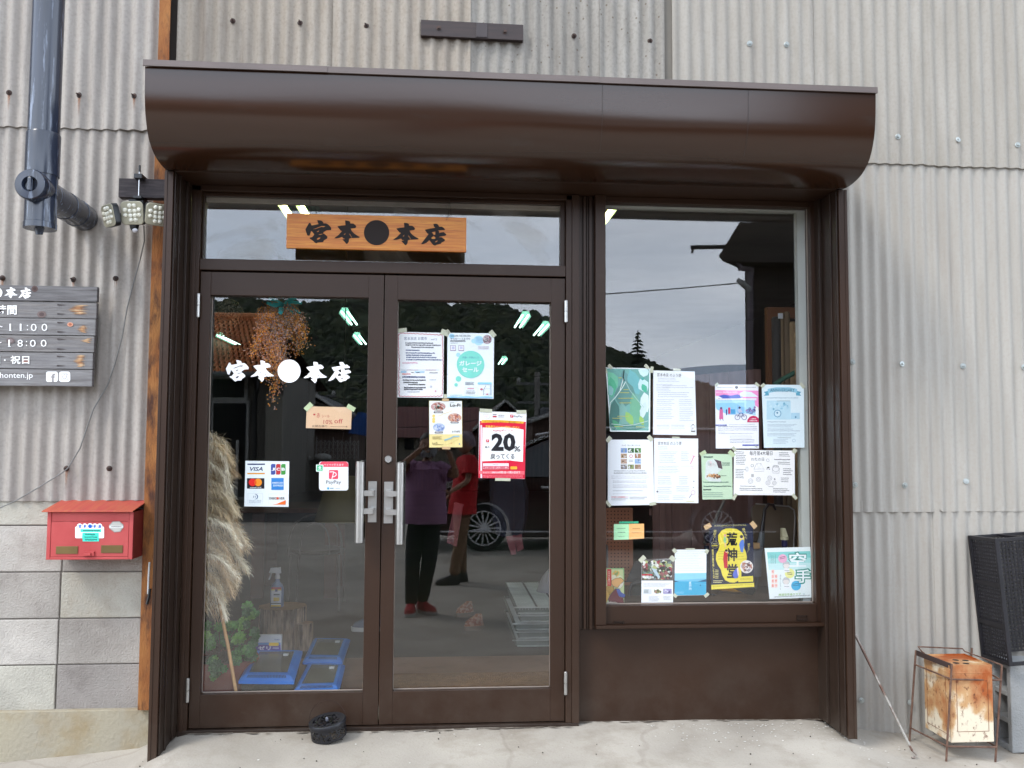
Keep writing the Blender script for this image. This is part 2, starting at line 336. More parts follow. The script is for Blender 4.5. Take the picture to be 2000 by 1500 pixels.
rd = random.Random(44); fl = B(); pb_ = B()
for i in range(300):
    x = rd.uniform(.9, 1.85) if i < 150 else rd.uniform(-2.2, 2.8); y = -abs(rd.gauss(0, .12 if i < 150 else .3))-(.0 if abs(x) > 2 else .06); z = gz(x, y)+.0025
    if i < 210: r = rd.uniform(.0015, .006); a = rd.random()*6; fl.add([(x+r*math.cos(a+k)*rd.uniform(.5, 1.2), y+r*math.sin(a+k)*rd.uniform(.5, 1.2), z+.002) for k in (0, 1.2, 2.6, 4, 5.2)], [(0, 1, 2, 3, 4)])
    else: r = rd.uniform(.0015, .0045); pb_.add([Vector((x, y, z+.001))+Vector(v)*r for v in ((1, 0, 0), (-1, .2, 0), (0, 1, 0), (.1, -1, 0), (0, 0, .9), (0, 0, -1))], [(0, 2, 4), (2, 1, 4), (1, 3, 4), (3, 0, 4), (2, 0, 5), (1, 2, 5), (3, 1, 5), (0, 3, 5)])
fl.build('paint_flecks', mat('white fleck', srgb(236, 234, 228), .8), kind='stuff', label='white paint flecks scattered on the concrete step'); pb_.build('grit', mat('dark grit', srgb(70, 62, 54), .9), kind='stuff', label='dark grit scattered along the wall foot')
dl_ = B(); rd = random.Random(9)
for i in range(150):
    x = rd.uniform(-1.03, 1.75); y = (-.062 if x < .58 else -.008)-abs(rd.gauss(0, .008)); r = rd.uniform(.004, .02); z = gz(x, y)+.0032+i*.000004
    dl_.add([(x+r*1.8*math.cos(k)*rd.uniform(.5, 1.1), y+r*.35*math.sin(k)*rd.uniform(.5, 1.2)-.002, z) for k in (0, .9, 1.8, 2.7, 3.6, 4.5, 5.4)], [tuple(range(7))])
dl_.build('foot_dirt', mat('dark damp dirt', srgb(112, 102, 90), .95, var=.2, scale=40), kind='stuff', label='thin line of dark dirt along the foot of the shopfront')
# ================================================================ CORRUGATED WALL
WY = .055
def cement(name, c1, c2, dirt, speck=0, seed=0):
    dirt = tuple(v*.62 for v in dirt)
    m_ = mat(name, tuple(v*.62 for v in c1), .8, col2=tuple(v*.62 for v in c2), scale=3.2, stretch=(7, 1, .7), bump=.12, bscale=120, dark=(dirt, 1.6, .52, .8))
    n = m_.node_tree.nodes; l = m_.node_tree.links; b = n['Principled BSDF']; src = b.inputs['Base Color'].links[0].from_socket; gm = n.new('ShaderNodeNewGeometry')
    t = n.new('ShaderNodeTexNoise'); t.inputs['Scale'].default_value = 70; t.inputs['Detail'].default_value = 3; l.new(gm.outputs['Position'], t.inputs[0])
    mr = n.new('ShaderNodeMapRange'); mr.inputs[1].default_value = .45; mr.inputs[2].default_value = .75; mr.inputs[4].default_value = .35; l.new(t.outputs[0], mr.inputs[0])
    x = n.new('ShaderNodeMix'); x.data_type = 'RGBA'; x.inputs[7].default_value = (*dirt, 1); l.new(mr.outputs[0], x.inputs[0]); l.new(src, x.inputs[6]); last = x.outputs[2]
    if speck:
        v = n.new('ShaderNodeTexVoronoi'); v.inputs['Scale'].default_value = 26; v.inputs['Randomness'].default_value = 1; l.new(gm.outputs['Position'], v.inputs[0])
        m3 = n.new('ShaderNodeMapRange'); m3.inputs[1].default_value = .10; m3.inputs[2].default_value = .16; m3.inputs[3].default_value = speck; m3.inputs[4].default_value = 0; l.new(v.outputs[0], m3.inputs[0])
        y = n.new('ShaderNodeMix'); y.data_type = 'RGBA'; y.inputs[7].default_value = (*srgb(96, 84, 72), 1); l.new(m3.outputs[0], y.inputs[0]); l.new(last, y.inputs[6]); last = y.outputs[2]
    l.new(last, b.inputs['Base Color']); return m_
CEM_L = cement('cement sheet grey', srgb(198, 189, 180), srgb(224, 216, 207), srgb(146, 138, 132))
CEM_M = cement('cement sheet warm', srgb(188, 176, 160), srgb(212, 202, 188), srgb(140, 124, 108), .25)
CEM_S = cement('cement sheet speckled', srgb(176, 170, 160), srgb(204, 199, 190), srgb(120, 112, 102), .9)
CEM_R = cement('cement sheet clean', srgb(194, 187, 175), srgb(213, 207, 197), srgb(162, 153, 141))
CEM_W = cement('cement sheet pale', srgb(208, 202, 192), srgb(222, 217, 208), srgb(184, 174, 162))
wall = thing('corrugated_wall', P(1000, 700, WY) * 1 + Vector((0, 0, -1)), 'beige corrugated cement sheet wall around the brown shopfront', 'wall')
def sheet(px0, px1, py_mid, z0, z1, Y, mt, pitch=.0602, amp=.0082, phase=0.0, x_abs=None, cut=None, sub=None):
    x0, x1 = (P(px0, py_mid, WY).x, P(px1, py_mid, WY).x) if x_abs is None else x_abs
    k = max(4, int((x1-x0)/pitch*10)); b = B(); zs = [z0, z1]; n = k+1
    th = .006; rd = random.Random(int(px0*7+px1)); j = [rd.uniform(-.0015, .0015) for _ in range(4)]
    for side in (0, th):
        for zi, z in enumerate(zs):
            for i in range(n):
                x = x0+(x1-x0)*i/k; w = math.cos(2*math.pi*(x+phase)/pitch)
                zz = z+(.0 if zi else noise.noise(Vector((x*9, z, 1)))*.0018)
                if cut and zi == 0 and x < x0+cut: zz = z+(x0+cut-x)
                b.v.append(Vector((x, Y-amp*w+side+j[zi], zz)))
    fa = lambda a, c, d, e: (b.f.append([a, c, d, e]), b.m.append(0))
    for i in range(k):
        fa(i, i+1, n+i+1, n+i); fa(2*n+i+1, 2*n+i, 3*n+i, 3*n+i+1); fa(2*n+i, 2*n+i+1, i+1, i); fa(n+i, n+i+1, 3*n+i+1, 3*n+i)
    fa(2*n, 0, n, 3*n); fa(k, 2*n+k, 3*n+k, n+k)
    return b.build('corrugated_sheet', mt, wall, smooth=True)
zA = P(150, 252, WY).z; zB = P(1850, 324, WY).z; zT = 4.3
zC = P(140, 979, WY).z; zD = P(1830, 1000, WY).z
S = {}
S['ul1'] = sheet(-260, 240, 130, zA, zT, WY-.008, CEM_L)
S['ul2'] = sheet(238, 326, 130, zA, zT, WY-.016, CEM_L)
S['ll1'] = sheet(-260, 222, 600, zC, zA+.08, WY+.004, CEM_L)
S['ll2'] = sheet(219, 330, 600, zC+.004, zA+.08, WY+.0005, CEM_L)
S['m1'] = sheet(347, 652, 60, 2.45, zT, WY-.003, CEM_M)
S['m2'] = sheet(650, 919, 60, 2.45, zT, WY-.011, CEM_M)
S['m3'] = sheet(917, 1172, 60, 2.45, zT, WY-.003, CEM_S)
S['m4'] = sheet(1170, 1296, 60, 2.45, zT, WY-.012, CEM_S)
S['m5'] = sheet(1312, 1592, 60, 2.45, zT, WY-.007, CEM_R, amp=.0064)
S['ur1'] = sheet(1590, 1812, 150, zB, zT, WY-.010, CEM_R, amp=.0064)
S['ur2'] = sheet(1810, 2300, 250, zB-.003, zT, WY-.007, CEM_R, amp=.0064)
S['mr1'] = sheet(1640, 1826, 700, zD, zB+.08, WY+.001, CEM_W, amp=.0064)
S['mr2'] = sheet(1824, 2300, 700, zD+.002, zB+.08, WY+.004, CEM_W, cut=.02, amp=.0064)
S['lr1'] = sheet(1640, 1834, 1200, -.2, zD+.05, WY+.012, CEM_W, pitch=.0615, amp=.0064)
S['lr2'] = sheet(1830, 2300, 1200, -.25, zD+.05, WY+.009, CEM_W, pitch=.0615, amp=.0064)
B().box(P(1294, 90, WY).x, P(1314, 90, WY).x, WY+.002, WY+.02, 2.45, zT).build('flat_strip', mat('grey batten', srgb(128, 122, 112), .8, bump=.1), wall)
# the wall behind the sheets, above and beside the shopfront
bk = B(); KY = WY+.03
bk.box(-40, P(335, 600, KY).x, KY, KY+.12, -.4, 4.3).box(P(1655, 600, KY).x, 40, KY, KY+.12, -.4, 4.3).box(P(335, 600, KY).x, P(1655, 600, KY).x, KY, KY+.12, 2.42, 4.3)
bk.build('backing', mat('dark timber', srgb(62, 54, 48), .8), wall)
# bolts with washers
RUST = mat('rusty bolt', srgb(42, 34, 32), .7, var=.4, scale=90, col2=srgb(78, 50, 38)); ZINC = mat('zinc washer', srgb(176, 182, 180), .4, var=.1, metal=.5)
DRIP = bpy.data.materials.new('rust drip'); DRIP.use_nodes = True
def _drip():
    n = DRIP.node_tree.nodes; l = DRIP.node_tree.links; b = n['Principled BSDF']; b.inputs['Base Color'].default_value = (*srgb(150, 92, 48), 1); b.inputs['Roughness'].default_value = .9
    t = n.new('ShaderNodeTexCoord'); sp = n.new('ShaderNodeSeparateXYZ'); l.new(t.outputs['Generated'], sp.inputs[0])
    nz = n.new('ShaderNodeTexNoise'); nz.inputs['Scale'].default_value = 6; l.new(t.outputs['Generated'], nz.inputs[0])
    mu = n.new('ShaderNodeMath'); mu.operation = 'MULTIPLY'; l.new(sp.outputs[2], mu.inputs[0]); l.new(nz.outputs[0], mu.inputs[1])
    a = n.new('ShaderNodeMath'); a.operation = 'MULTIPLY'; a.inputs[1].default_value = 1.1; l.new(mu.outputs[0], a.inputs[0]); l.new(a.outputs[0], b.inputs['Alpha'])
_drip()
def bolt_mesh(kind):
    b = B(); ax = Vector((0, -1, 0))
    if kind == 'rusty': b.lathe((0, 0, 0), [(.0125, 0), (.0125, .002), (.009, .005), (.006, .006)], RUST, 12, ax); b.lathe((0, 0, 0), [(.0065, .005), (.0065, .011), (.0035, .011), (.0035, .020), (.003, .021)], RUST, 6, ax)
    else: b.lathe((0, 0, 0), [(.0135, 0), (.0135, .002), (.012, .0035), (.0055, .0037)], ZINC, 14, ax); b.lathe((0, 0, 0), [(.0055, .003), (.0055, .008), (.003, .0085)], ZINC, 6, ax)
    return b
def bolts(lst, kind, drip=False, r=0):
    global_mesh = None
    for px, py, key in lst:
        par = S[key]; p0 = P(px, py, WY); x = round(p0.x/.0602)*.0602; Y = WY-.0165
        if key == 'ul2': Y = WY-.0245
        if key in ('ll1', 'll2', 'mr1', 'mr2', 'lr1', 'lr2'): Y = WY-.006
        if global_mesh is None:
            o = bolt_mesh(kind).build('bolt', None, par); global_mesh = o.data
            for v in o.data.vertices: v.co += base_loc(par)
        else:
            o = bpy.data.objects.new('bolt', global_mesh); C.objects.link(o); o.parent = par
        p = Vector((x if key[0] != 'l' or key[1] != 'r' else p0.x, Y, P(px, py, Y).z)); o.location = p-base_loc(par); o.rotation_euler = (R(random.uniform(-14, 14)), R(random.uniform(-40, 40)), R(random.uniform(-16, 16)))
        if drip:
            w = .006; L = random.uniform(.05, .11); d = B(); d.add([(p.x-w*.4, Y-.0006, p.z-L), (p.x+w*.4, Y-.0006, p.z-L), (p.x+w, Y-.0006, p.z-.004), (p.x-w, Y-.0006, p.z-.004)], [(0, 1, 2, 3)])
            d.build('rust_stain', DRIP, par)
bolts([(451,41,'m1'),(587,45,'m1'),(721,51,'m2'),(1115,70,'m3'),(1267,80,'m4')], 'rusty')
bolts([(17,181,'ul1'),(162,186,'ul1'),(275,188,'ul2'),(3,543,'ll1'),(146,546,'ll1'),(232,544,'ll2'),(127,915,'ll1'),(215,915,'ll2')], 'rusty', True)
bolts([(1458,85,'m5'),(1534,87,'m5'),(1754,267,'ur1'),(1870,273,'ur2'),(1986,283,'ur2'),(1671,707,'mr1'),(1768,711,'mr1'),(1887,715,'mr2'),(1999,717,'mr2'),(1677,947,'mr1'),(1776,948,'mr1'),(1892,940,'mr2'),(1681,1368,'lr1'),(1777,1372,'lr1')], 'zinc')

# rust-brown steel post
RUSTY = mat('orange rust', srgb(150, 88, 40), .85, k=.68, col2=srgb(184, 124, 66), scale=14, stretch=(1, 1, .35), bump=.4, bscale=110, dark=(srgb(84, 50, 34), 20, .47, .66))
b = B(); xl, xr = P(287, 800, .02).x, P(309.5, 800, .02).x; zb = P(280, 1387, .02).z
b.box(xl, xr, .018, .024, zb, 4.3).box(xl, xl+.005, .024, .075, zb, 4.3)
b.build('steel_post', RUSTY, bevel=.001, label='rusty orange steel angle post beside the left brown jamb', cat='post')

# ================================================================ BLOCK WALL
bw = thing('block_wall', P(140, 1400, WY), 'grey concrete block base wall under the corrugated sheets', 'wall')
rows = [(938, 1026), (1026, 1117), (1117, 1208), (1208, 1298), (1298, 1388)]
BLK = [mat(f'concrete block {i}', srgb(*c), .9, k=.8, var=.16, scale=7, bump=.5, bscale=130, dark=(srgb(*d), 3.5, lo, .75)) for i, (c, d, lo) in enumerate([((176,170,162),(120,112,106),.45),((190,184,176),(140,132,124),.5),((164,158,152),(108,100,96),.42),((186,182,170),(150,140,124),.5)])]
BY = .075
for ri, (a, c) in enumerate(rows):
    z1 = P(150, a+1.1, BY).z; z0 = P(150, c-1.1, BY).z
    for ci, (xa, xb) in enumerate([(-232, -60), (-58, 114.5), (117, 292)]):
        dx = (1200-(a+c)/2)*.012; rd = random.Random(ri*5+ci); y = BY+rd.uniform(-.002, .002)
        B().box(P(xa+dx, 1200, BY).x, P(xb+dx, 1200, BY).x, y, y+.1, z0, z1).build('block', BLK[(ri*2+ci*3+(ri == 2)) % 4], bw, bevel=.004)
mo = B(); mo.box(P(-232, 1200, BY).x, P(292, 1200, BY).x, BY+.007, BY+.09, P(150, 1388, BY).z, P(150, 940, BY).z)
mo.build('mortar', mat('mortar', srgb(140, 132, 124), .95, k=.55, bump=.3, dark=(srgb(84, 76, 70), 12, .5, .7)), bw)
pl = B(); pl.box(P(-232, 1430, .04).x, P(296, 1430, .04).x, .05, .15, -.4, P(150, 1389, .04).z)
pl.build('plinth', mat('stained render', srgb(184, 176, 158), .9, k=.6, scale=2.5, col2=srgb(196, 186, 160), bump=.35, bscale=70, dark=(srgb(172, 148, 104), 3, .48, .72)), bw, bevel=.004)

# ================================================================ SHOPFRONT
sf = thing('shopfront', P(860, 1420, 0), 'dark brown shopfront with glazed double doors, display window and curved awning', 'shopfront')
F1 = -.25
def part(name, b, mt=BROWN, par=None, bevel=.002, smooth=False, **k): return b.build(name, mt, par or sf, bevel=bevel, smooth=smooth, **k)
zh = 2.398                                 # top of the jambs, under the awning
# outer jambs: deep boards
xl0, xl1 = P(305, 910, F1).x, P(322, 910, F1).x; xr0, xr1 = P(1647.5, 910, F1).x, P(1664, 910, F1).x
zl = P(295, 1490, F1).z; zr = P(1660, 1444, F1).z
part('jamb', B().box(xl0, xl1, F1, .08, zl, zh).box(xl0, xl0+.012, F1-.003, F1, zl, zh), bevel=.002)
part('jamb', B().box(xr0, xr1, F1, .08, zr, zh).box(xr1-.012, xr1, F1-.003, F1, zr, zh), bevel=.002)
# reveals with planted stops
xlf = P(335, 1300, -.05).x; xrf = P(1606, 1200, -.03).x
part('reveal', B().box(xl1+.001, xl1+.008, F1+.012, -.05, zl+.008, zh).box(xl1+.008, xl1+.014, -.19, -.17, zl+.02, zh).box(xl1+.008, xl1+.02, -.10, -.05, zl+.04, zh), BROWN2)
part('reveal', B().box(xr0-.008, xr0-.001, F1+.012, 0, zr+.008, zh).box(xr0-.014, xr0-.008, -.19, -.17, zr+.012, zh).box(xr0-.022, xr0-.008, -.09, .0, zr+.016, zh), BROWN2)
# fixed frame posts
F2 = -.05
dl = P(378.5, 970, F2).x                   # hinge edge of the left leaf
part('frame_post', B().box(xl1+.021, dl-.004, F2, .06, P(345, 1432, F2).z, zh).box(xl1+.03, xl1+.045, F2-.006, F2, P(345, 1430, F2).z, 2.36))
dr = P(1104, 970, F2).x
mu0, mu1, mu2 = P(1117, 950, F2).x, P(1131, 950, F2).x, P(1164, 950, -.06).x
zs_ = P(1120, 1412, F2).z
part('mullion', B().box(dr+.003, mu0, F2, .06, zs_, zh).box(mu0, mu1, F2-.006, .06, zs_, zh))
mb = B(); mz = P(1145, 1228, -.02).z
mb.box(mu1, mu2+.02, -.018, .05, mz, zh)
w_ = mu2-mu1
for a0, a1, yy in ((.02, .2, -.03), (.30, .46, -.036), (.52, .6, -.028), (.66, .84, -.034)): mb.box(mu1+w_*a0, mu1+w_*a1, yy, -.018, mz, zh)
part('shutter_channel', mb, bevel=.001)
# header
hz0 = P(700, 380, F2).z
part('header', B().box(xl1+.001, xr0-.001, F1+.01, F1+.05, zh+.002, zh+.03).box(xl1+.001, xr0-.001, F1+.05, .06, zh+.003, zh+.03))
part('header_rail', B().box(xl1+.022, mu1-.001, F2, .06, hz0, zh+.002).box(xl1+.022, mu1-.001, F2-.008, F2, P(700, 367, F2).z, P(700, 363, F2).z))
# transom light
TY = -.02
tx0, tx1 = P(398.5, 450, TY).x, P(1094.5, 450, TY).x; tz0, tz1 = P(745, 511, TY).z, P(745, 391, TY).z
tr = B(); tr.box(dl-.003, tx0, TY, .04, tz0-.02, hz0-.001).box(tx1, dr+.002, TY, .04, tz0-.02, hz0-.001).box(tx0, tx1, TY, .04, tz1, hz0-.001)
part('transom_frame', tr)
rz1, rz0 = P(745, 511.5, F2).z, P(745, 533, F2).z
part('transom_rail', B().box(dl-.003, dr+.002, F2+.004, .05, rz0, rz1))
part('transom_pane', B().box(tx0-.004, tx1+.004, 0, .004, tz0-.006, tz1+.004), GLASS_D, bevel=0)
part('pale_stop', B().box(tx0-.002, tx1+.002, .006, .03, tz1-.022, tz1+.003), mat('pale inner bead', srgb(150, 142, 130), .6))
# double doors
dz1, dz0 = P(745, 537, -.035).z, P(745, 1415.5, -.035).z
def leaf(xa, xb, ga, gb, gz1, gz0, nm):
    b = B(); y0, y1 = -.035, .012
    b.box(xa, ga, y0, y1, dz0, dz1).box(gb, xb, y0, y1, dz0, dz1).box(ga, gb, y0+.0006, y1, gz1, dz1).box(ga, gb, y0+.0006, y1, dz0, gz0)
    d = part(nm, b, bevel=.0015)
    B().box(ga-.003, gb+.003, 0.0, .005, gz0-.003, gz1+.003).build('pane', GLASS, d)
    B().box(ga, gb, -.006, -.001, gz0, gz0+.004).box(ga, ga+.0025, -.006, -.001, gz0, gz1).box(gb-.0025, gb, -.006, -.001, gz0, gz1).build('glazing_bead', mat('grey putty', srgb(150, 138, 128), .6), d)
    return d
dm = P(745, 970, -.035).x
DL = leaf(dl, dm-.002, P(405, 965, -.001).x, P(715.5, 965, -.001).x, P(565, 581, -.001).z, P(555, 1350, -.001).z, 'door')
DR = leaf(dm+.002, dr, P(772.5, 965, -.001).x, P(1074, 965, -.001).x, P(925, 590, -.001).z, P(920, 1343.5, -.001).z, 'door')
def handle(d, bx0, bx1, by0, by1, qx0, qx1, qy0, qy1, arms):
    Yb = -.095; c = (P(bx0, 980, Yb)+P(bx1, 980, Yb))/2; r = abs(P(bx1, 980, Yb).x-P(bx0, 980, Yb).x)/2
    z1, z0 = P(bx0, by0, Yb).z, P(bx0, by1, Yb).z
    hb = B(); hb.lathe((c.x, Yb, z0), [(r*.8, 0), (r, .003), (r, z1-z0-.003), (r*.8, z1-z0)], None, 16)
    x0, x1 = P(qx0, 980, -.041).x, P(qx1, 980, -.041).x
    hb.box(x0, x1, -.042, -.036, P(qx0, qy1, -.041).z, P(qx0, qy0, -.041).z)
    xm = (x0+x1)/2
    for ay in arms:
        z = P((bx0+qx0)/2, ay, -.08).z
        hb.box(min(xm, c.x)-.004, max(xm, c.x)+.004, -.098, -.086, z-.0115, z+.0115).box(xm-.009, xm+.009, -.09, -.04, z-.0115, z+.0115)
    hb.build('handle', STEEL, d, smooth=True)
handle(DL, 694, 711, 901, 1061, 719, 735.5, 940, 1020, (963, 998))
handle(DR, 774, 788.5, 903, 1064, 750, 767.5, 941, 1022, (964, 1000))
p = P(758.5, 897, -.036)
B().lathe(p, [(.017, 0), (.017, .006), (.014, .011), (.006, .011)], None, 20, Vector((0, -1, 0))).box(p.x-.006, p.x+.006, -.0485, -.046, p.z-.0015, p.z+.0015).build('lock', STEEL, DR, smooth=True)
for (hx, h0, h1, d) in ((381, 572, 620, DL), (361.5, 1325, 1373, DL), (1105, 586, 630, DR), (1103, 1312, 1358, DR)):
    a = P(hx, h1, -.058); z1 = P(hx, h0, -.058).z; zm = (a.z+z1)/2; X = (dl-.002) if d is DL else (dr+.0015)
    B().lathe((X, -.056, a.z), [(.005, 0), (.0075, .003), (.0075, zm-a.z-.001)], None, 10).lathe((X, -.056, zm+.001), [(.0075, 0), (.0075, z1-zm-.004), (.005, z1-zm-.001)], None, 10).build('hinge', STEEL, d, smooth=True)
part('threshold', B().box(xl1+.022, mu1-.001, F2-.004, .05, P(740, 1428, F2).z-.03, dz0-.004), BROWN2)
# display window
WF = -.065
cx0, cx1 = P(1163.5, 800, WF).x, P(1605, 800, -.04).x; gx0, gx1 = P(1178.5, 790, -.001).x, P(1581, 790, -.001).x
gz1, gz0 = P(1378, 404, -.001).z, P(1384, 1178, -.001).z; cz0 = P(1385, 1219, WF).z
wf = part('window_frame', B().box(cx0, gx0, WF, .02, cz0, zh+.002).box(gx1, cx1, -.04, .02, cz0, zh+.002).box(gx0, gx1, -.04, .02, gz1, zh+.002).box(gx0, gx1, -.045, .02, cz0, gz0), bevel=.002)
B().box(gx0-.003, gx1+.003, 0, .005, gz0-.003, gz1+.003).build('pane', GLASS, wf)
B().box(gx0, gx1, -.008, -.001, gz0, gz0+.005).box(gx0, gx0+.0025, -.008, -.001, gz0, gz1).box(gx1-.003, gx1, -.008, -.001, gz0, gz1).build('glazing_bead', mat('grey putty', srgb(150, 138, 128), .6), wf)
B().box(cx0, cx1+.002, WF-.012, -.0, P(1385, 1226, WF-.01).z, cz0-.0005).build('sill', BROWN, wf, bevel=.001)
for sx, sy in ((1209, 1217), (1566, 1206)):
    a = P(sx-10, sy+4, -.047); c_ = P(sx+10, sy-4, -.047)
    B().box(a.x, c_.x, -.051, -.0452, c_.z-.003, c_.z).box(a.x, c_.x, -.051, -.0452, a.z, a.z+.002).box(a.x, a.x+.003, -.051, -.0452, a.z, c_.z).box(c_.x-.003, c_.x, -.051, -.0452, a.z, c_.z).build('vent_slot', BROWN2, wf)
part('lower_panel', B().box(mu1+.001, xrf+.01, -.002, .05, -.03, P(1385, 1226, -.002).z), bevel=.001)
# awning: one curved sheet, closed ends, capped by a flashing
prof = [(-.245, 2.402), (-.30, 2.398), (-.36, 2.402), (-.42, 2.414), (-.47, 2.438), (-.505, 2.472), (-.535, 2.53), (-.55, 2.60), (-.557, 2.712)]
ax0 = P(284, 180, -.553).x; ax1 = P(1709, 230, -.553).x
aw = B(); prc = []
for i in range(len(prof)-1):
    p0 = prof[max(i-1, 0)]; p1 = prof[i]; p2 = prof[i+1]; p3 = prof[min(i+2, len(prof)-1)]
    for k in range(4):
        t = k/4; prc.append(tuple(.5*((2*p1[j])+(-p0[j]+p2[j])*t+(2*p0[j]-5*p1[j]+4*p2[j]-p3[j])*t*t+(-p0[j]+3*p1[j]-3*p2[j]+p3[j])*t**3) for j in (0, 1)))
prc.append(prof[-1]); xs_ = [ax0+(ax1-ax0)*i/24 for i in range(25)]
for x in xs_:
    for (y, z) in prc: aw.v.append(Vector((x, y+.003*noise.noise(Vector((x*2.2, z*5, 3))), z+.0012*noise.noise(Vector((x*2, y*5, 9))))))
k = len(prc)
for i in range(24):
    for j in range(k-1): aw.f.append([i*k+j, i*k+j+1, (i+1)*k+j+1, (i+1)*k+j]); aw.m.append(0)
awn = part('awning', aw, AWN, bevel=0, smooth=True)
for x, s_ in ((ax0, -1), (ax1, 1)):
    e = B(); ring = [(x, y, z) for y, z in prc]+[(x, .04, 2.76), (x, .04, 2.392)]; e.hexa([(x, y, z) for _, y, z in ring], [(x+.003*s_, y, z) for _, y, z in ring]); e.build('end_plate', AWN, awn)
fl = B(); fz = P(995, 151, -.565).z
for (u0, u1, dy) in ((ax0-.006, P(640, 140, -.56).x, 0), (P(640, 140, -.56).x, P(1170, 160, -.56).x, .0025), (P(1170, 160, -.56).x, ax1+.006, .005)):
    fl.box(u0, u1, -.574+dy, -.566+dy, 2.709, 2.733).add([(u0, -.573+dy, 2.733), (u1, -.573+dy, 2.733), (u1, .045, 2.775), (u0, .045, 2.775), (u0, -.573+dy, 2.729), (u1, -.573+dy, 2.729), (u1, .045, 2.771), (u0, .045, 2.771)], [(0, 1, 2, 3), (7, 6, 5, 4), (4, 5, 1, 0), (0, 3, 7, 4), (1, 5, 6, 2)])
fl.build('flashing', mat('weathered flashing', srgb(98, 86, 82), .45, k=.85, var=.1), awn)
sm = B()
for sx in (1177, 1462):
    x = P(sx, 200, -.556).x; sm.tube([Vector((x, y-.0012, z)) for y, z in prc[18:]], .0005, None, 5)
sm.build('seam', mat('dark seam', srgb(34, 28, 26), .6), awn)
# ================================================================ HANGING NAME BOARD
SY = -.13
pa, pc = P(559.5, 450, SY), P(910.8, 457, SY); za = P(735, 421, SY).z; zb = P(735, 488.5, SY).z
ang = math.atan2(-.006, 1)
sg = thing('shop_sign', P(735, 490, SY), 'varnished orange wood name board with black brush lettering hanging before the transom', 'sign')
WOODO = mat('varnished cedar', srgb(196, 108, 24), .45, k=.72, col2=srgb(226, 150, 50), scale=5, stretch=(1.2, 1, 26), bump=.04, dark=(srgb(150, 78, 22), 7, .52, .74), coat=.0)
TW = P(910, 425, SY).z-P(560, 416, SY).z   # slight tilt of the board
B().hexa([(pa.x, SY, P(558.5, 484, SY).z), (pc.x, SY, P(910, 492, SY).z), (pc.x, SY+.022, P(910, 492, SY).z), (pa.x, SY+.022, P(558.5, 484, SY).z)],
         [(pa.x, SY, P(560, 416.5, SY).z), (pc.x, SY, P(910.6, 425, SY).z), (pc.x, SY+.022, P(910.6, 425, SY).z), (pa.x, SY+.022, P(560, 416.5, SY).z)]).build('board', WOODO, sg, bevel=.0015)
pr = Print(SY-.0008, 540, 380, 4.762, .0001); K = (38, 32, 30)
glyph(pr, 'miya', 268, 238, 510, 455, K); glyph(pr, 'hon', 538, 240, 775, 458, K)
pr.disc(931, 354, 118, K, 117, 40); glyph(pr, 'hon', 1086, 262, 1322, 470, K); glyph(pr, 'ten', 1345, 270, 1580, 476, K)
pr.build('lettering', sg)
WIRE = mat('thin wire', srgb(40, 36, 34), .5, metal=.5)
for wx, wy0, wy1 in ((599, 421, 392), (872, 430, 398)):
    t = P(wx+5, wy1-12, -.075); q = P(wx, wy0, SY-.002); q2 = P(wx+9, wy0-8, SY+.024)
    B().tube([q, P(wx+3, wy0-9, SY-.002), P(wx+5, wy0-20, SY+.01), t], .0009, None, 5).tube([q2, P(wx+8, wy0-22, SY+.02), t], .0009, None, 5).tube([P(wx+2, wy0-20, SY+.01), P(wx-2, wy0-30, SY+.01)], .0006, None, 4).build('hanging_wire', WIRE, sg)
# ================================================================ PLANK SIGN WITH OPENING HOURS
QY = -.02
hs = thing('hours_sign', P(60, 755, QY), 'weathered grey plank sign with white opening hours on the left wall', 'sign')
WOODG = []
for i, (a, c2, dk) in enumerate([((112,110,112),(142,140,142),(78,72,72)), ((128,126,128),(156,152,150),(96,86,82)), ((134,132,134),(160,158,158),(100,92,88))]):
    WOODG.append(mat(f'weathered plank {i}', srgb(*a), .8, k=.62, col2=srgb(*c2), scale=4, stretch=(1.5, 1, 22), bump=.25, bscale=18, dark=(srgb(*dk), 3.5, .5, .75)))
KNOT = [mat('knot dark', srgb(92, 74, 68), .8), mat('knot light', srgb(178, 128, 100), .8), mat('bare wood', srgb(168, 124, 84), .8, col2=srgb(196, 156, 112), scale=20, stretch=(1, 1, 12))]
ys = [(558.5, 588), (589.5, 621), (622, 654), (655.5, 687), (688.5, 720), (721.5, 754)]
rx = [188, 187, 186, 184.5, 183, 184]
z_of = lambda y: P(95, y, QY).z
for i, (a, c_) in enumerate(ys):
    yy = QY-(0.004 if i in (0, 5) else 0)+random.uniform(-.001, .001)
    B().box(P(-150, 650, QY).x, P(rx[i]+(640-(a+c_)/2)*.0*1, 650, QY).x, yy, yy+.024, z_of(c_+.2), z_of(a+.2)).build('plank', WOODG[(0, 1, 2, 1, 2, 2)[i]], hs, bevel=.0018)
B().box(P(118, 650, QY).x, P(140, 650, QY).x, QY+.0245, QY+.052, z_of(750), z_of(564)).build('batten', WOODG[0], hs)
kn = Print(QY-.0046, 0, 545, 6.82, .00012)
kn.disc(462, 130, 42, (86, 70, 68)); kn.disc(462, 130, 22, (70, 56, 54)); kn.n = 0
kn.build('knot', hs, label='dark round knot')
kn = Print(QY-.0013, 0, 545, 6.82, .00012)
for x, y, r, c1, c2 in ((555, 470, 62, (110, 96, 94), (84, 70, 70)), (935, 605, 40, (196, 142, 118), (160, 96, 74)), (140, 820, 56, (104, 92, 92), (124, 112, 112)), (340, 1085, 34, (150, 104, 92), (118, 84, 78)), (80, 1220, 26, (132, 92, 80), (96, 66, 60))):
    kn.disc(x, y, r, c1, r*.72); kn.disc(x, y, r*.55, c2, r*.4)
kn.build('knot', hs)
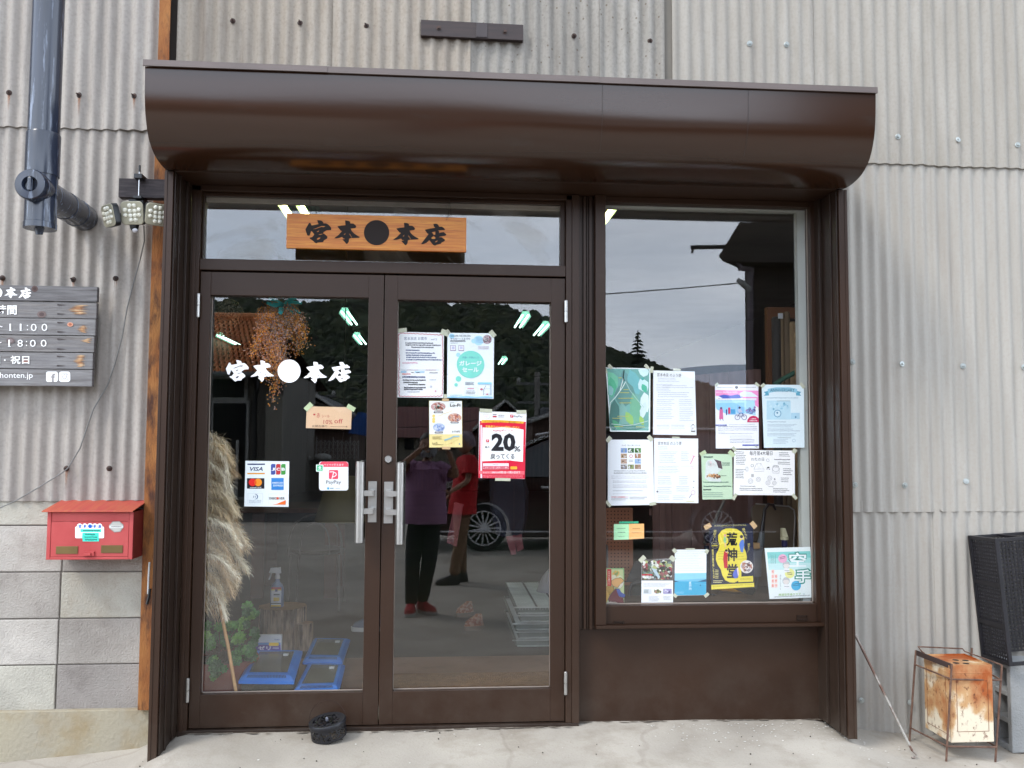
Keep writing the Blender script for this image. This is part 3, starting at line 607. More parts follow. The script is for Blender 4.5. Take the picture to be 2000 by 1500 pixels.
bwp = Print(QY-.0015, 0, 545, 6.82, .00012)
rd = random.Random(4)
for (x0, x1, y0, y1, n) in ((880, 1200, 345, 470, 16), (1010, 1180, 620, 715, 12), (960, 1150, 1010, 1170, 14), (960, 1240, 1250, 1330, 12), (1060, 1240, 790, 850, 7)):
    for i in range(n):
        y = y0+(y1-y0)*(i+.5)/n; q = 1-abs(2*(i+.5)/n-1)*.7; a = x0+(x1-x0)*(1-q)*rd.uniform(.3, .9); e = x1-(x1-x0)*rd.uniform(0, .25); h = (y1-y0)/n*.55
        bwp.n = 0; bwp.poly([(a, y), ((a+e)/2, y-h), (e, y), ((a+e)/2, y+h)], rd.choice([(166, 132, 100), (178, 140, 104), (150, 110, 80), (186, 158, 126)]))
for x, y in ((790, 343), (790, 463), (790, 578), (790, 702), (790, 800), (785, 930), (785, 1028), (785, 1152)):
    bwp.n = 1; bwp.poly([(x-28, y-9), (x+12, y-6), (x+95, y+2), (x+12, y+9), (x-28, y+9)], (74, 66, 66)); bwp.disc(x-8, y, 7, (54, 50, 50))
bwp.build('worn_patch', hs)
wl = Print(QY-.0052, 0, 545, 6.82, .0001); WH = (236, 236, 236)
glyph(wl, 'hon', 58, 108, 232, 255, WH); glyph(wl, 'ten', 245, 112, 418, 262, WH); wl.disc(-38, 182, 70, WH)
wl.build('lettering', hs)
wl = Print(QY-.0022, 0, 545, 6.82, .0001)
wl.text('時間', -55, 345, 280, 130, WH, .022); wl.text('営業', -335, 345, 270, 130, WH, .022)
for (row, y, h, txts) in ((0, 595, 98, (('~', -10, 42, 20, 622), ('1', 112, 50, None, None), ('1', 250, 50, None, None), (':', 358, 16, 70, 612), ('0', 410, 78, None, None), ('0', 552, 78, None, None))),
                          (1, 808, 95, (('~', -22, 42, 20, 832), ('1', 98, 48, None, None), ('8', 232, 72, None, None), (':', 345, 16, 68, 824), ('0', 398, 78, None, None), ('0', 542, 78, None, None)))):
    for t, x, w, hh, yy in txts:
        wl.n = row; wl.text(t, x+(w*.28 if t == '1' else 0), yy or y, w*(.42 if t == '1' else 1), hh or h, WH, -.004)
        if t == '1': wl.n = row; wl.rect(x+w*.18, y+h-6, x+w*.98, y+h, WH)
wl.disc(64, 1080, 11, WH); wl.text('祝日', 140, 1020, 250, 112, WH, .02); wl.text('日', -90, 1020, 90, 112, WH, .02)
wl.build('lettering', hs)
wl = Print(QY-.0052, 0, 545, 6.82, .0001)
wl.text('miyamotohonten.jp', -480, 1243, 916, 98, WH, 0)
GR = (140, 137, 138)
wl.rrect(615, 1232, 768, 1370, 26, WH); wl.text('f', 682, 1258, 54, 112, GR, .05)
wl.rrect(785, 1232, 935, 1370, 34, WH); wl.rrect(812, 1256, 908, 1346, 24, GR); wl.rrect(818, 1262, 902, 1340, 20, WH); wl.ring(860, 1301, 31, 8, GR); wl.disc(890, 1272, 6, GR)
wl.build('lettering', hs)
# ================================================================ DOWNPIPE
pw_ = P(167, 427, WY); pxc, pzc = pw_.x, pw_.z; PY = -.385
DP = mat('dark blue grey pvc', srgb(36, 42, 54), .24, col2=srgb(48, 56, 74), scale=3, stretch=(6, 6, .5), bump=.02, dark=(srgb(112, 122, 140), 8, .56, .64), spec=.6)
dp = thing('downpipe', (pxc, PY, pzc-.2), 'dark grey plastic downpipe with capped tee joining a pipe into the left wall', 'downpipe')
yf = CAM.y+(PY-CAM.y)*.965
B().lathe((pxc, PY, pzc-.03), [(.0585, 0), (.0585, 1.9)], None, 32).build('vertical_pipe', DP, dp, smooth=True)
B().lathe((pxc, PY, pzc+.06), [(.0625, 0), (.063, .01), (.063, .165), (.061, .17), (.0585, .17)], None, 32).build('socket', DP, dp, smooth=True)
B().lathe((pxc, PY, pzc-.152), [(.055, 0), (.0605, .0), (.0605, .022), (.0585, .024), (.0585, .14)], None, 32).build('lower_stub', DP, dp, smooth=True)
B().lathe((pxc, PY-.005, pzc-.176), [(.0, 0), (.014, .001), (.018, .02), (.02, .024)], None, 16, sy=.45).build('drain_tab', DP, dp, smooth=True)
hp = B(); hp.lathe((pxc, WY-.01, pzc), [(.0575, 0), (.0575, -PY+WY+.06)], None, 32, Vector((0, -1, 0)))
hp.build('horizontal_pipe', DP, dp, smooth=True)
for y0, L in ((-.12, .05), (-.02, .03)): B().lathe((pxc, y0, pzc), [(.0575, -.001), (.0600, 0), (.0600, L), (.0575, L+.001)], None, 32, Vector((0, -1, 0))).build('coupling', DP, dp, smooth=True)
cp = B(); cp.lathe((pxc, PY-.065, pzc), [(.0605, 0), (.0605, .028), (.056, .036), (.03, .038), (.026, .030), (.024, .018), (0.0001, .016)], None, 32, Vector((0, -1, 0)))
cp.build('end_cap', DP, dp, smooth=True)
B().box(pxc-.007, pxc+.007, PY-.108, PY-.083, pzc-.027, pzc+.027).build('cap_grip', DP, dp, bevel=.004)
# ================================================================ THREE-HEADED LED FLOODLIGHT ON ITS BEAM
TIM = mat('dark weathered timber', srgb(44, 38, 42), .75, col2=srgb(74, 66, 68), scale=6, stretch=(2, 1, 20), bump=.3, bscale=25)
LY = -.13
o = B(); a = P(231.5, 367, LY); c_ = P(330, 367, LY)
o.box(a.x, xl0-.001, LY, LY+.045, P(275, 386, LY).z, P(275, 349, LY).z)
bm = o.build('wooden_bracket', TIM, bevel=.002, label='short dark weathered timber arm sticking out left of the awning jamb', cat='bracket')
fl = thing('floodlight', P(258, 440, LY-.05), 'three-headed LED security light clamped under the dark timber arm', 'floodlight')
CH = mat('chrome rod', srgb(200, 200, 200), .2, metal=.9); BP = mat('black plastic', srgb(22, 24, 28), .35, var=.1)
q = P(271, 349, LY-.025)
B().box(q.x-.016, q.x+.018, LY-.04, LY+.05, q.z-.002, q.z+.018).box(q.x-.016, q.x+.018, LY-.04, LY+.05, P(271, 392, LY).z, P(271, 386.5, LY).z).build('clamp', BP, fl, bevel=.002)
B().lathe((P(272, 349, LY-.025).x, LY-.024, P(271, 390, LY).z), [(.0028, 0), (.0028, .125)], None, 10).build('clamp_rod', CH, fl, smooth=True)
B().lathe((P(272, 349, LY-.025).x, LY-.024, q.z+.03), [(.0042, 0), (.0042, .028)], None, 10).build('rod_cap', BP, fl, smooth=True)
HEADM = mat('champagne light face', srgb(176, 172, 152), .35, var=.05, metal=.3); LENS = mat('led lens', srgb(226, 224, 206), .12, var=.1, scale=60, col2=srgb(250, 250, 240))
def head(px, py, yaw, pit, size=.098):
    c0 = P(px, py, LY-.055); s_ = size/2
    Mx = Matrix.Translation(c0) @ Matrix.Rotation(R(yaw), 4, 'Z') @ Matrix.Rotation(R(pit), 4, 'X')
    def rr(y, s, r, n=6):
        pts = []
        for cx, cz, a0 in ((s-r, s-r, 0), (-s+r, s-r, 90), (-s+r, -s+r, 180), (s-r, -s+r, 270)):
            for i in range(n+1): t = R(a0+90*i/n); pts.append(Mx @ Vector((cx+r*math.cos(t), y, cz+r*math.sin(t))))
        return pts
    L = B(); rings = [rr(.028, s_*.8, .012), rr(.02, s_, .016), rr(0, s_, .018), rr(-.004, s_*.985, .018)]
    vs = [v for r_ in rings for v in r_]; n = len(rings[0]); fs = [tuple(range(n))]
    for i in range(3): fs += [(i*n+j, i*n+(j+1) % n, (i+1)*n+(j+1) % n, (i+1)*n+j) for j in range(n)]
    L.add(vs, fs); h = L.build('lamp_head', BP, fl, smooth=True)
    f = B(); r0 = rr(-.0042, s_*.985, .018); r1 = rr(-.0065, s_*.93, .016); f.add(r0+r1, [tuple((j, (j+1) % n, n+(j+1) % n, n+j)) for j in range(n)]+[tuple(n+j for j in range(n))]); f.build('face_plate', HEADM, h, smooth=True)
    for (u, v) in ((-.18,.62),(.22,.62),(-.58,.25),(.62,.28),(-.16,.16),(.24,.18),(-.56,-.2),(.62,-.18),(-.14,-.22),(.26,-.2),(-.12,-.6),(.28,-.58)):
        k = B(); ax = Mx.to_3x3() @ Vector((0, -1, 0)); k.lathe(Mx @ Vector((u*s_, -.0066, v*s_)), [(.0092, 0), (.0085, .004), (.005, .007), (0.0001, .008)], None, 12, ax); k.build('led_lens', LENS, h, smooth=True)
    return c0, Mx
head(259, 416, -6, 12); head(213.5, 421, -42, 14, .094); head(306, 419, 32, 16, .094)
c0 = P(262, 446, LY-.03); B().lathe(c0, [(.008, -.012), (.014, -.006), (.0165, 0), (.02, .016)], None, 16).build('sensor_housing', BP, fl, smooth=True)
B().ball(P(264, 450, LY-.035), .0125, mat('frosted sensor dome', srgb(214, 214, 220), .3), 12, .8).build('sensor_dome', None, fl, smooth=True)
B().box(c0.x-.03, c0.x+.03, LY-.02, LY+.03, P(262, 396, LY).z-.03, P(262, 392, LY).z).tube([P(235, 420, LY-.02), P(284, 418, LY-.02)], .009).build('lamp_mount', BP, fl)
cbp = [(281, 441, -.13), (282, 470, -.06), (274, 505, .03), (262, 548, .035), (248, 602, .035), (238, 660, .035), (224, 712, .035), (210, 752, .035), (182, 800, .033), (156, 876, .033), (133, 914, .026), (122, 923, .026), (79, 950, .033), (31, 978, .035), (0, 992, .03), (-60, 1015, .03), (-160, 1040, .03)]
B().tube([P(*c) for c in cbp], .0027, mat('grey cable', srgb(120, 120, 118), .6), 8).build('cable', None, smooth=True, label='thin grey cable sagging down the left wall from the floodlight', cat='cable')
# small white tube and black clip behind the jamb low down
B().tube([P(292, 1098, .0), P(290, 1130, .0), P(289, 1160, .0)], .004, mat('white tube', srgb(214, 216, 214), .5)).tube([P(287, 1180, -.01), P(291, 1165, -.01), P(293, 1150, -.01)], .006, BP).build('pipe_clip', label='short white tube with black clip beside the rusty post', cat='tube')
# ================================================================ RED MAILBOX
RED = mat('faded red paint', srgb(178, 62, 62), .5, col2=srgb(196, 82, 80), scale=7, dark=(srgb(140, 58, 50), 7, .6, .85), bump=.05)
REDT = mat('red paint rust bloom', srgb(178, 66, 60), .6, col2=srgb(186, 92, 62), scale=6, stretch=(10, 1, 1), dark=(srgb(150, 84, 52), 8, .55, .75))
MY = -.10
mbx = thing('mailbox', P(175, 1094, MY), 'faded red metal mailbox on the block wall with white name sticker', 'mailbox')
x0, x1 = P(91, 1050, MY).x, P(259.5, 1050, MY).x; z0, z1 = P(175, 1093, MY).z, P(175, 1000, MY).z
b = B(); e0, e1 = P(98.5, 1050, MY).x, P(251.5, 1050, MY).x; d1 = P(175, 1088, MY).z
b.box(x0, x1, MY+.006, .072, z0, z1).box(x0, e0, MY, MY+.006, z0, z1).box(e1, x1, MY, MY+.006, z0, z1).box(e0, e1, MY, MY+.006, z0, d1)
b.build('body', RED, mbx, bevel=.0015)
zt = P(175, 1018.5, MY).z
B().box(e0+.0015, e1-.0015, MY+.001, MY+.0065, d1+.0015, zt-.001).build('door', RED, mbx, bevel=.001)
B().box(e0+.0015, e1-.0015, MY+.003, MY+.0065, zt+.001, z1-.001).build('flap', RED, mbx, bevel=.001)
l0, l1 = P(81.5, 998, MY-.02), P(260, 998, MY-.02); zl_ = l0.z; zr_ = P(281, 978, .04).z
B().hexa([(l0.x, MY-.022, zl_-.005), (l1.x, MY-.022, zl_-.005), (l1.x+.003, .072, zr_-.003), (l0.x, .072, zr_-.003)], [(l0.x, MY-.022, zl_), (l1.x, MY-.022, zl_), (l1.x+.003, .072, zr_+.002), (l0.x, .072, zr_+.002)]).build('lid', REDT, mbx, bevel=.0015)
BR = mat('tarnished brass plate', srgb(120, 98, 58), .45, metal=.4, var=.15)
for u0, v0, u1, v1 in ((455, 1195, 635, 1258), (822, 1187, 1000, 1250)):
    a = P(u0/4.167, 780+v1/4.167, MY); c_ = P(u1/4.167, 780+v0/4.167, MY); B().box(a.x, c_.x, MY-.002, MY+.001, a.z, c_.z).build('name_plate', BR, mbx, bevel=.0008)
a = P(163, 1086, MY); c_ = P(185, 1077, MY); B().box(a.x, c_.x, MY-.006, MY+.001, a.z, c_.z).box(a.x+.008, c_.x-.012, MY-.013, MY-.006, a.z+.002, c_.z-.006).build('latch', RED, mbx, bevel=.001)
pr = Print(MY-.0004, 0, 780, 4.167, .00012); Wt = (238, 240, 244)
pr.rrect(612, 1035, 847, 1130, 10, Wt)
for cx, r in ((648, 22), (690, 22), (733, 24), (772, 22), (810, 22)): pr.n = 1; pr.disc(cx, 1032, r, Wt)
pr.n = 2; BL = (30, 92, 190)
glyph(pr, 'miya', 638, 1018, 664, 1048, BL); glyph(pr, 'hon', 677, 1018, 704, 1048, BL); pr.disc(733, 1033, 16, BL); glyph(pr, 'hon', 757, 1018, 785, 1048, BL); glyph(pr, 'ten', 797, 1018, 824, 1048, BL)
TL = (70, 208, 186)
for x0_, y0_, x1_, y1_, t in ((655, 1056, 824, 1080, 1), (670, 1086, 804, 1112, 2), (668, 1110, 804, 1132, 3), (672, 1130, 806, 1156, 4)):
    pr.n = 3; pr.rect(x0_, y0_, x1_, y1_, TL); pr.lines(x0_+20, y0_+6, x1_-12, y1_-4, 1, (40, 120, 110), .8, (.05, .09), t)
pr.build('name_sticker', mbx)
pr = Print(MY-.0004, 0, 780, 4.167, .00012); pr.poly([(918, 994), (972, 992), (1004, 1020), (1004, 1042), (978, 1078), (930, 1082), (890, 1050), (888, 1024)], (150, 150, 146)); pr.poly([(922, 1000), (968, 998), (996, 1022), (996, 1040), (974, 1071), (934, 1075), (898, 1048), (896, 1026)], (176, 176, 170)); pr.rect(888, 1028, 1003, 1046, (205, 206, 204)); pr.lines(905, 1032, 990, 1044, 1, (120, 120, 120), .6, (.03, .06))
pr.build('badge', mbx)
# ================================================================ DARK BRACKET ABOVE THE AWNING
RB = P(922, 65, .02)
bk2 = thing('wall_bracket', RB, 'dark brown wooden bar bolted to the wall above the awning', 'bracket')
a, c_ = P(822, 54, .02), P(1022, 64, .02); h = (P(822, 39, .02).z-P(822, 70, .02).z)
B().hexa([(a.x, .018, a.z-h/2), (c_.x, .018, c_.z-h/2), (c_.x, .045, c_.z-h/2), (a.x, .045, a.z-h/2)], [(a.x, .018, a.z+h/2), (c_.x, .018, c_.z+h/2), (c_.x, .045, c_.z+h/2), (a.x, .045, a.z+h/2)]).build('bar', mat('dark stained timber', srgb(48, 30, 28), .55, k=.5, col2=srgb(68, 46, 42), scale=6, stretch=(1, 1, 14)), bk2, bevel=.0015)
a, c_ = P(930, 72, .016), P(952, 45, .016); B().box(a.x, c_.x, .0145, .018, a.z, c_.z).build('metal_plate', mat('dark plate', srgb(64, 56, 56), .4, metal=.4), bk2, bevel=.0008)
for u, v in ((857, 55), (986, 62)):
    q = P(u, v, .0178); B().lathe(q, [(.011, 0), (.011, .002), (.006, .0025), (.006, .009)], RUST, 12, Vector((0, -1, 0))).build('bolt', None, bk2, smooth=True)
# ================================================================ MOSQUITO COIL BURNER
g0 = G(643, 1446, .035); bx, by = g0.x, g0.y; zg = gz(bx, by); 
BURN = mat('matt black steel', srgb(24, 24, 30), .45, var=.2, scale=60)
mc = thing('mosquito_coil_burner', (bx, by, zg), 'round black pierced steel mosquito coil burner on the step by the doors', 'coil burner')
rot = Matrix.Translation((bx, by, zg+.012)) @ Matrix.Rotation(R(7), 4, 'X') @ Matrix.Rotation(R(-8), 4, 'Y')
def pierced(prof, n, name, hole, mt, seed, par):
    b = B(); rd = random.Random(seed)
    for i in range(len(prof)-1):
        for j in range(n):
            if hole(i, j, rd): continue
            (r0, h0), (r1, h1) = prof[i], prof[i+1]; a0, a1 = 2*math.pi*j/n, 2*math.pi*(j+1)/n; t = .0012
            q = lambda r, a, h: rot @ Vector((r*math.cos(a), r*math.sin(a), h))
            b.add([q(r0, a0, h0), q(r0, a1, h0), q(r1, a1, h1), q(r1, a0, h1), q(r0-t, a0, h0), q(r0-t, a1, h0), q(r1-t, a1, h1), q(r1-t, a0, h1)], [(0, 1, 2, 3), (7, 6, 5, 4), (4, 5, 1, 0), (3, 2, 6, 7), (0, 3, 7, 4), (2, 1, 5, 6)])
    return b.build(name, mt, par)
pierced([(.073, 0), (.073, .008)]+[(.073, .008+.0045*i) for i in range(1, 9)]+[(.073, .058)], 84, 'body', lambda i, j, rd: 0 < i < 9 and rd.random() < .42, BURN, 3, mc)
b = B()
def rl(prof, mt=None, n=36):
    vs = [rot @ Vector((r*math.cos(2*math.pi*j/n), r*math.sin(2*math.pi*j/n), h)) for r, h in prof for j in range(n)]
    b.add(vs, [(i*n+j, i*n+(j+1) % n, (i+1)*n+(j+1) % n, (i+1)*n+j) for i in range(len(prof)-1) for j in range(n)], mt)
rl([(.0001, .001), (.072, .001), (.072, .003)]); b.build('floor_plate', mat('ash grey', srgb(92, 84, 74), .9, var=.4, scale=80), mc)
b = B(); rl([(.0755, .050), (.0765, .052), (.0765, .066), (.0745, .069), (.060, .0685), (.0595, .066)]); b.build('lid_rim', BURN, mc, smooth=True)
pierced([(.060, .0672), (.053, .0665), (.046, .066), (.039, .0655), (.032, .065), (.025, .065), (.018, .065), (.010, .065)], 36, 'lid', lambda i, j, rd: i < 6 and rd.random() < .45, BURN, 5, mc)
b = B(); rl([(.006, .065), (.007, .075), (.004, .081), (.0001, .082)], None, 12); b.build('knob', mat('grey knob', srgb(120, 122, 132), .3, metal=.5), mc, smooth=True)
b = B(); b.tube([rot @ Vector((.077*math.cos(t), .012+.012*math.sin(t), .058+.085*math.sin(t))) for t in [math.pi*i/20 for i in range(21)]], .0011, None, 6); b.build('handle', mat('dark wire', srgb(58, 44, 40), .4, metal=.6), mc, smooth=True)
for a_ in (30, 150, 270):
    q = rot @ Vector((.055*math.cos(R(a_)), .055*math.sin(R(a_)), -.003)); B().lathe((q.x, q.y, gz(q.x, q.y)-.001), [(.006, 0), (.007, .016)], None, 8).build('foot', BURN, mc)
# ================================================================ ROD, RUSTY TIN IN STAND, CRATE, BLOCK
rb = G(1788, 1476, gz(2.0, -.1)+.004); rtop = Vector((xr1+.007, -.09, P(1669.5, 1178, -.09).z)); rb.z = gz(rb.x, rb.y)+.006
ROD = mat('rusty patched rod', srgb(176, 172, 164), .45, scale=9, col2=srgb(112, 84, 72), fac=(.48, .56), metal=.4)
dirv = (rtop-rb).normalized()
hk = [rb+Vector((-.018, 0, .000)), rb+Vector((-.006, 0, -.001)), rb+Vector((.004, 0, .004)), rb+Vector((.004, 0, .014)), rb+dirv*.03]
B().tube(hk+[rb+dirv*.1, rb+dirv*.3, rtop], [.0035, .004, .004, .0042, .005, .0055, .0055, .0055], ROD, 8).build('metal_rod', None, smooth=True, label='thin rusty metal rod with hooked end leaning on the right jamb', cat='rod')
# stand
TINW = mat('rust wire', srgb(86, 58, 46), .8, col2=srgb(120, 92, 76), scale=30, bump=.2)
lfA = G(1848, 1482, gz(2.1, -.15)); lfA.z = gz(lfA.x, lfA.y); lfB = G(1944, 1483, gz(2.3, -.15)); lfB.z = gz(lfB.x, lfB.y)
topA = P(1859, 1297, lfA.y-.0); topB = P(1957, 1299, lfB.y)
ld = .22
st = thing('tin_stand', (lfA+lfB)/2+Vector((0, ld/2, 0)), 'rusty wire stand holding the square tin by the right wall', 'stand')
lb = lambda v, dx=0: Vector((v.x+dx, min(v.y+ld, .02), v.z))
bA = Vector((P(1776, 1437, lfA.y+ld).x, lfA.y+ld, gz(lfA.x, lfA.y+ld))); tA = P(1789, 1270, lfA.y+ld)
bB = Vector((lfB.x, lfB.y+ld, gz(lfB.x, lfB.y))); tB = Vector((topB.x, topB.y+ld, tA.z))
for q0, q1 in ((lfA, topA), (lfB, topB), (bA, tA), (bB, tB)): B().tube([q0, q1], .0046, None, 7).build('leg', TINW, st, smooth=True)
mixv = lambda a, b_, t: a+(b_-a)*t
for t in (.155, .845):
    for q in ((lfA, topA, lfB, topB), (lfA, topA, bA, tA), (lfB, topB, bB, tB)):
        B().tube([mixv(q[0], q[1], t)+Vector((0, -.003, 0)), mixv(q[2], q[3], t)+Vector((0, -.003, 0))], .0038, None, 7).build('rail', TINW, st, smooth=True)
# sloping flat bar on the left, and the swung-up wire hoop
b = B(); a, c_ = tA, topA; b.hexa([a+Vector((-.002, 0, -.022)), c_+Vector((-.002, 0, -.022)), c_+Vector((.003, 0, -.022)), a+Vector((.003, 0, -.022))], [a+Vector((-.002, 0, 0)), c_+Vector((-.002, 0, 0)), c_+Vector((.003, 0, 0)), a+Vector((.003, 0, 0))]); b.build('flat_bar', mat('dark rusty bar', srgb(58, 42, 38), .8), st)
h1, h2, h3 = P(1793, 1263, lfA.y+ld), P(1880, 1267, lfA.y+ld), P(1884, 1272, lfA.y+ld)
B().tube([topA*.25+tA*.75, P(1800, 1272, lfA.y+ld-.03), h1, h2, h3, mixv(h3, topB, .6), topB], .003, None, 7).build('hoop', TINW, st, smooth=True)
# tin
TIN = mat('rusted tin plate', srgb(226, 214, 190), .55, k=.9, col2=srgb(160, 80, 28), scale=7, stretch=(1, 1, .8), fac=(.44, .66), bump=.12, bscale=90, dark=(srgb(104, 52, 28), 55, .56, .7), metal=.1, detail=8)
def tin_rust():
    n = TIN.node_tree.nodes; l = TIN.node_tree.links; r = next(q for q in n if q.type == 'VALTORGB'); src = r.inputs[0].links[0].from_socket
    g = n.new('ShaderNodeNewGeometry'); sp = n.new('ShaderNodeSeparateXYZ'); l.new(g.outputs['Position'], sp.inputs[0])
    mr = n.new('ShaderNodeMapRange'); mr.inputs[1].default_value = lfA.z+.08; mr.inputs[2].default_value = lfA.z+.40; mr.inputs[3].default_value = -.06; mr.inputs[4].default_value = .07; l.new(sp.outputs[2], mr.inputs[0])
    ad = n.new('ShaderNodeMath'); l.new(src, ad.inputs[0]); l.new(mr.outputs[0], ad.inputs[1]); l.new(ad.outputs[0], r.inputs[0])
    e = r.color_ramp.elements.new(.5); e.color = (.50, .30, .14, 1)
tin_rust()
tn = thing('square_tin', mixv(lfA, lfB, .5)+Vector((0, .11, .05)), 'tall square rusted tin can standing in the wire stand', 'tin can')
ty0 = lfA.y+.012; x0 = P(1855, 1380, ty0).x+.002; x1 = P(1940, 1380, ty0).x; z0 = P(1895, 1450, ty0).z; z1 = P(1895, 1300, ty0).z
b = B(); d_ = .205; by1 = min(ty0+d_, .03)
b.box(x0, x1, ty0, by1, z0, z1-.004); b.box(x0-.001, x1+.001, ty0-.0012, by1+.001, z1-.032, z1-.028)
b.build('body', TIN, tn, bevel=.004)
b = B(); rz = z1+.002
b.box(x0, x1, ty0, ty0+.003, z1-.006, rz).box(x0, x1, by1-.003, by1, z1-.006, rz).box(x0, x0+.003, ty0+.003, by1-.003, z1-.006, rz).box(x1-.003, x1, ty0+.003, by1-.003, z1-.006, rz); b.build('rim', TIN, tn)
pn = B(); fx0, fx1, fz0, fz1 = x0+.03, x1-.022, z0+.045, z1-.07
for a_, b_, c1, c2 in ((fx0, fx1, fz0, fz0+.0015), (fx0, fx0+.0015, fz0, fz1), (fx1-.0015, fx1, fz0, fz1)): pn.box(a_, b_, ty0-.0012, ty0+.001, c1, c2)
sy0, sy1 = ty0+.03, by1-.022; sz0, sz1 = z0+.028, z1-.05
for a_, b_, c1, c2 in ((sy0, sy1, sz0, sz0+.0015), (sy0, sy0+.0015, sz0, sz1), (sy1-.0015, sy1, sz0, sz1)): pn.box(x0-.0012, x0+.001, a_, b_, c1, c2)
pn.build('pressed_bead', mat('rust line', srgb(128, 76, 42), .7), tn)
hb = B()
for u, v in ((.35, .3), (.55, .25), (.5, .55), (.7, .5)): hb.lathe((x0+(x1-x0)*u, ty0+(by1-ty0)*v, z1-.0035), [(.0001, 0), (.014, .0002)], None, 12)
hb.build('opening', mat('black void', srgb(22, 16, 14), .9), tn)
# hollow block on end
cbk = thing('hollow_block', P(1975, 1480, -.1), 'grey hollow concrete block standing on end behind the rusty tin', 'concrete block')
cx = P(1958, 1400, -.05).x; cy0, cy1 = -.115, .035; hz = gz(cx, -.1); cw = .19; ch = .39
HB = mat('grey block', srgb(150, 152, 152), .9, var=.08, bump=.4, bscale=120)
b = B(); b.box(cx, cx+cw, cy0, cy0+.028, hz, hz+ch).box(cx, cx+cw, cy1-.028, cy1, hz, hz+ch)
for i, (a_, c2) in enumerate(((0, .028), (.121, .145), (.24, .264), (.362, .39))): b.box(cx+.001, cx+cw-.001, cy0+.028, cy1-.028, hz+a_, hz+c2)
b.box(cx+.095, cx+.11, cy0+.028, cy1-.028, hz+.028, hz+.362)
b.build('block_body', HB, cbk, bevel=.004)
# black crate
CR = mat('black crate plastic', srgb(24, 22, 28), .45, var=.25, scale=30)
ct = thing('black_crate', P(1960, 1318, -.1), 'black perforated plastic crate stood on end against the right wall', 'crate')
L_, Wd, Dp = .56, .42, .21                      # height on end, width to the right, depth from the wall
cc = Vector((P(1965, 1316, -.14).x, -.165, hz+ch+.002))
Mc = Matrix.Translation(cc) @ Matrix.Rotation(R(-3.8), 4, 'Y') @ Matrix.Rotation(R(-2), 4, 'X')
def cbox(b, x0, x1, y0, y1, z0, z1):
    q = B(); q.box(x0, x1, y0, y1, z0, z1); b.add([Mc @ v for v in q.v], q.f); return b
def lattice(b, u0, u1, v0, v1, step, hole, fn):
    nu = int((u1-u0)/step); nv = int((v1-v0)/step)
    for i in range(nu+1): fn(b, u0+i*step-(step-hole)/2, u0+i*step+(step-hole)/2, v0, v1, 0)
    for j in range(nv+1): fn(b, u0, u1, v0+j*step-(step-hole)/2, v0+j*step+(step-hole)/2, .0008)
b = B()
for (x0_, x1_, y0_, y1_) in ((0, .018, 0, .014), (0, .018, Dp-.012, Dp), (Wd-.018, Wd, 0, .014), (Wd-.018, Wd, Dp-.012, Dp)): cbox(b, x0_, x1_, y0_, y1_, 0, L_)
for z in (0, L_-.016): cbox(b, .018, Wd-.018, 0, .012, z, z+.016); cbox(b, 0.001, .016, .014, Dp-.012, z, z+.016); cbox(b, Wd-.016, Wd-.001, .014, Dp-.012, z, z+.016)
for z in (.16, .34): cbox(b, .002, .012, .014, Dp-.012, z, z+.022); cbox(b, Wd-.012, Wd-.002, .014, Dp-.012, z, z+.022)
for x in (.14, .28): cbox(b, x, x+.008, .002, Dp-.012, L_-.014, L_-.002)
cbox(b, .018, Wd-.018, Dp-.012, Dp-.004, L_-.016, L_-.001)
b.build('frame', CR, ct, bevel=.002)
b = B(); lattice(b, .02, Dp-.014, .018, L_-.018, .017, .0085, lambda b, a, c, d, e, o_: cbox(b, .008+o_, .0105+o_, a, c, d, e)); b.build('side_grid', CR, ct)
b = B(); lattice(b, .02, Wd-.02, .018, L_-.018, .0175, .009, lambda b, a, c, d, e, o_: cbox(b, a, c, Dp-.012+o_, Dp-.009+o_, d, e)); b.build('bottom_grid', CR, ct)
# ================================================================ NOTICES STUCK INSIDE THE GLASS
NY = .012
TAPE = [mat('masking tape', srgb(212, 214, 190), .7, var=.06, scale=60), mat('green tape', srgb(206, 222, 176), .7, var=.05, scale=60), mat('tan tape', srgb(222, 186, 140), .7, var=.05, scale=60)]
def notice(name, corners, col, label, cat='poster', tapes=(), tk=0, rough=.6, Y=NY):
    cx = sum(c[0] for c in corners)/4; cy = max(c[1] for c in corners)
    t = thing(name, P(cx, cy, Y), label, cat)
    q = [P(x, y, Y) for x, y in corners]      # tl tr br bl
    B().hexa([q[3], q[2], q[2]+Vector((0, .0007, 0)), q[3]+Vector((0, .0007, 0))], [q[0], q[1], q[1]+Vector((0, .0007, 0)), q[0]+Vector((0, .0007, 0))]).build('sheet', mat(f'paper {col}', srgb(*col), rough, k=.97, var=.02, scale=3, spec=.3), t)
    for i, (tx, ty, w, h, r) in enumerate(tapes):
        c, s_ = math.cos(R(r)), math.sin(R(r)); k = [(tx+u*w/2*c-v*h/2*s_, ty+u*w/2*s_+v*h/2*c) for u, v in ((-1, 1), (1, 1), (1, -1), (-1, -1))]
        yy = Y-.0022-.0002*i; q = [P(a, b_, yy) for a, b_ in k]
        B().hexa([q[0], q[1], q[1]+Vector((0, .0002, 0)), q[0]+Vector((0, .0002, 0))], [q[3], q[2], q[2]+Vector((0, .0002, 0)), q[3]+Vector((0, .0002, 0))]).build('tape', TAPE[tk], t)
    return t
def canvas(ox=0, oy=0, k=1.0, Y=NY): return Print(Y-.0001, ox, oy, k, .00008)
W_ = (244, 246, 248); GY = (120, 124, 130); DK = (34, 36, 42)
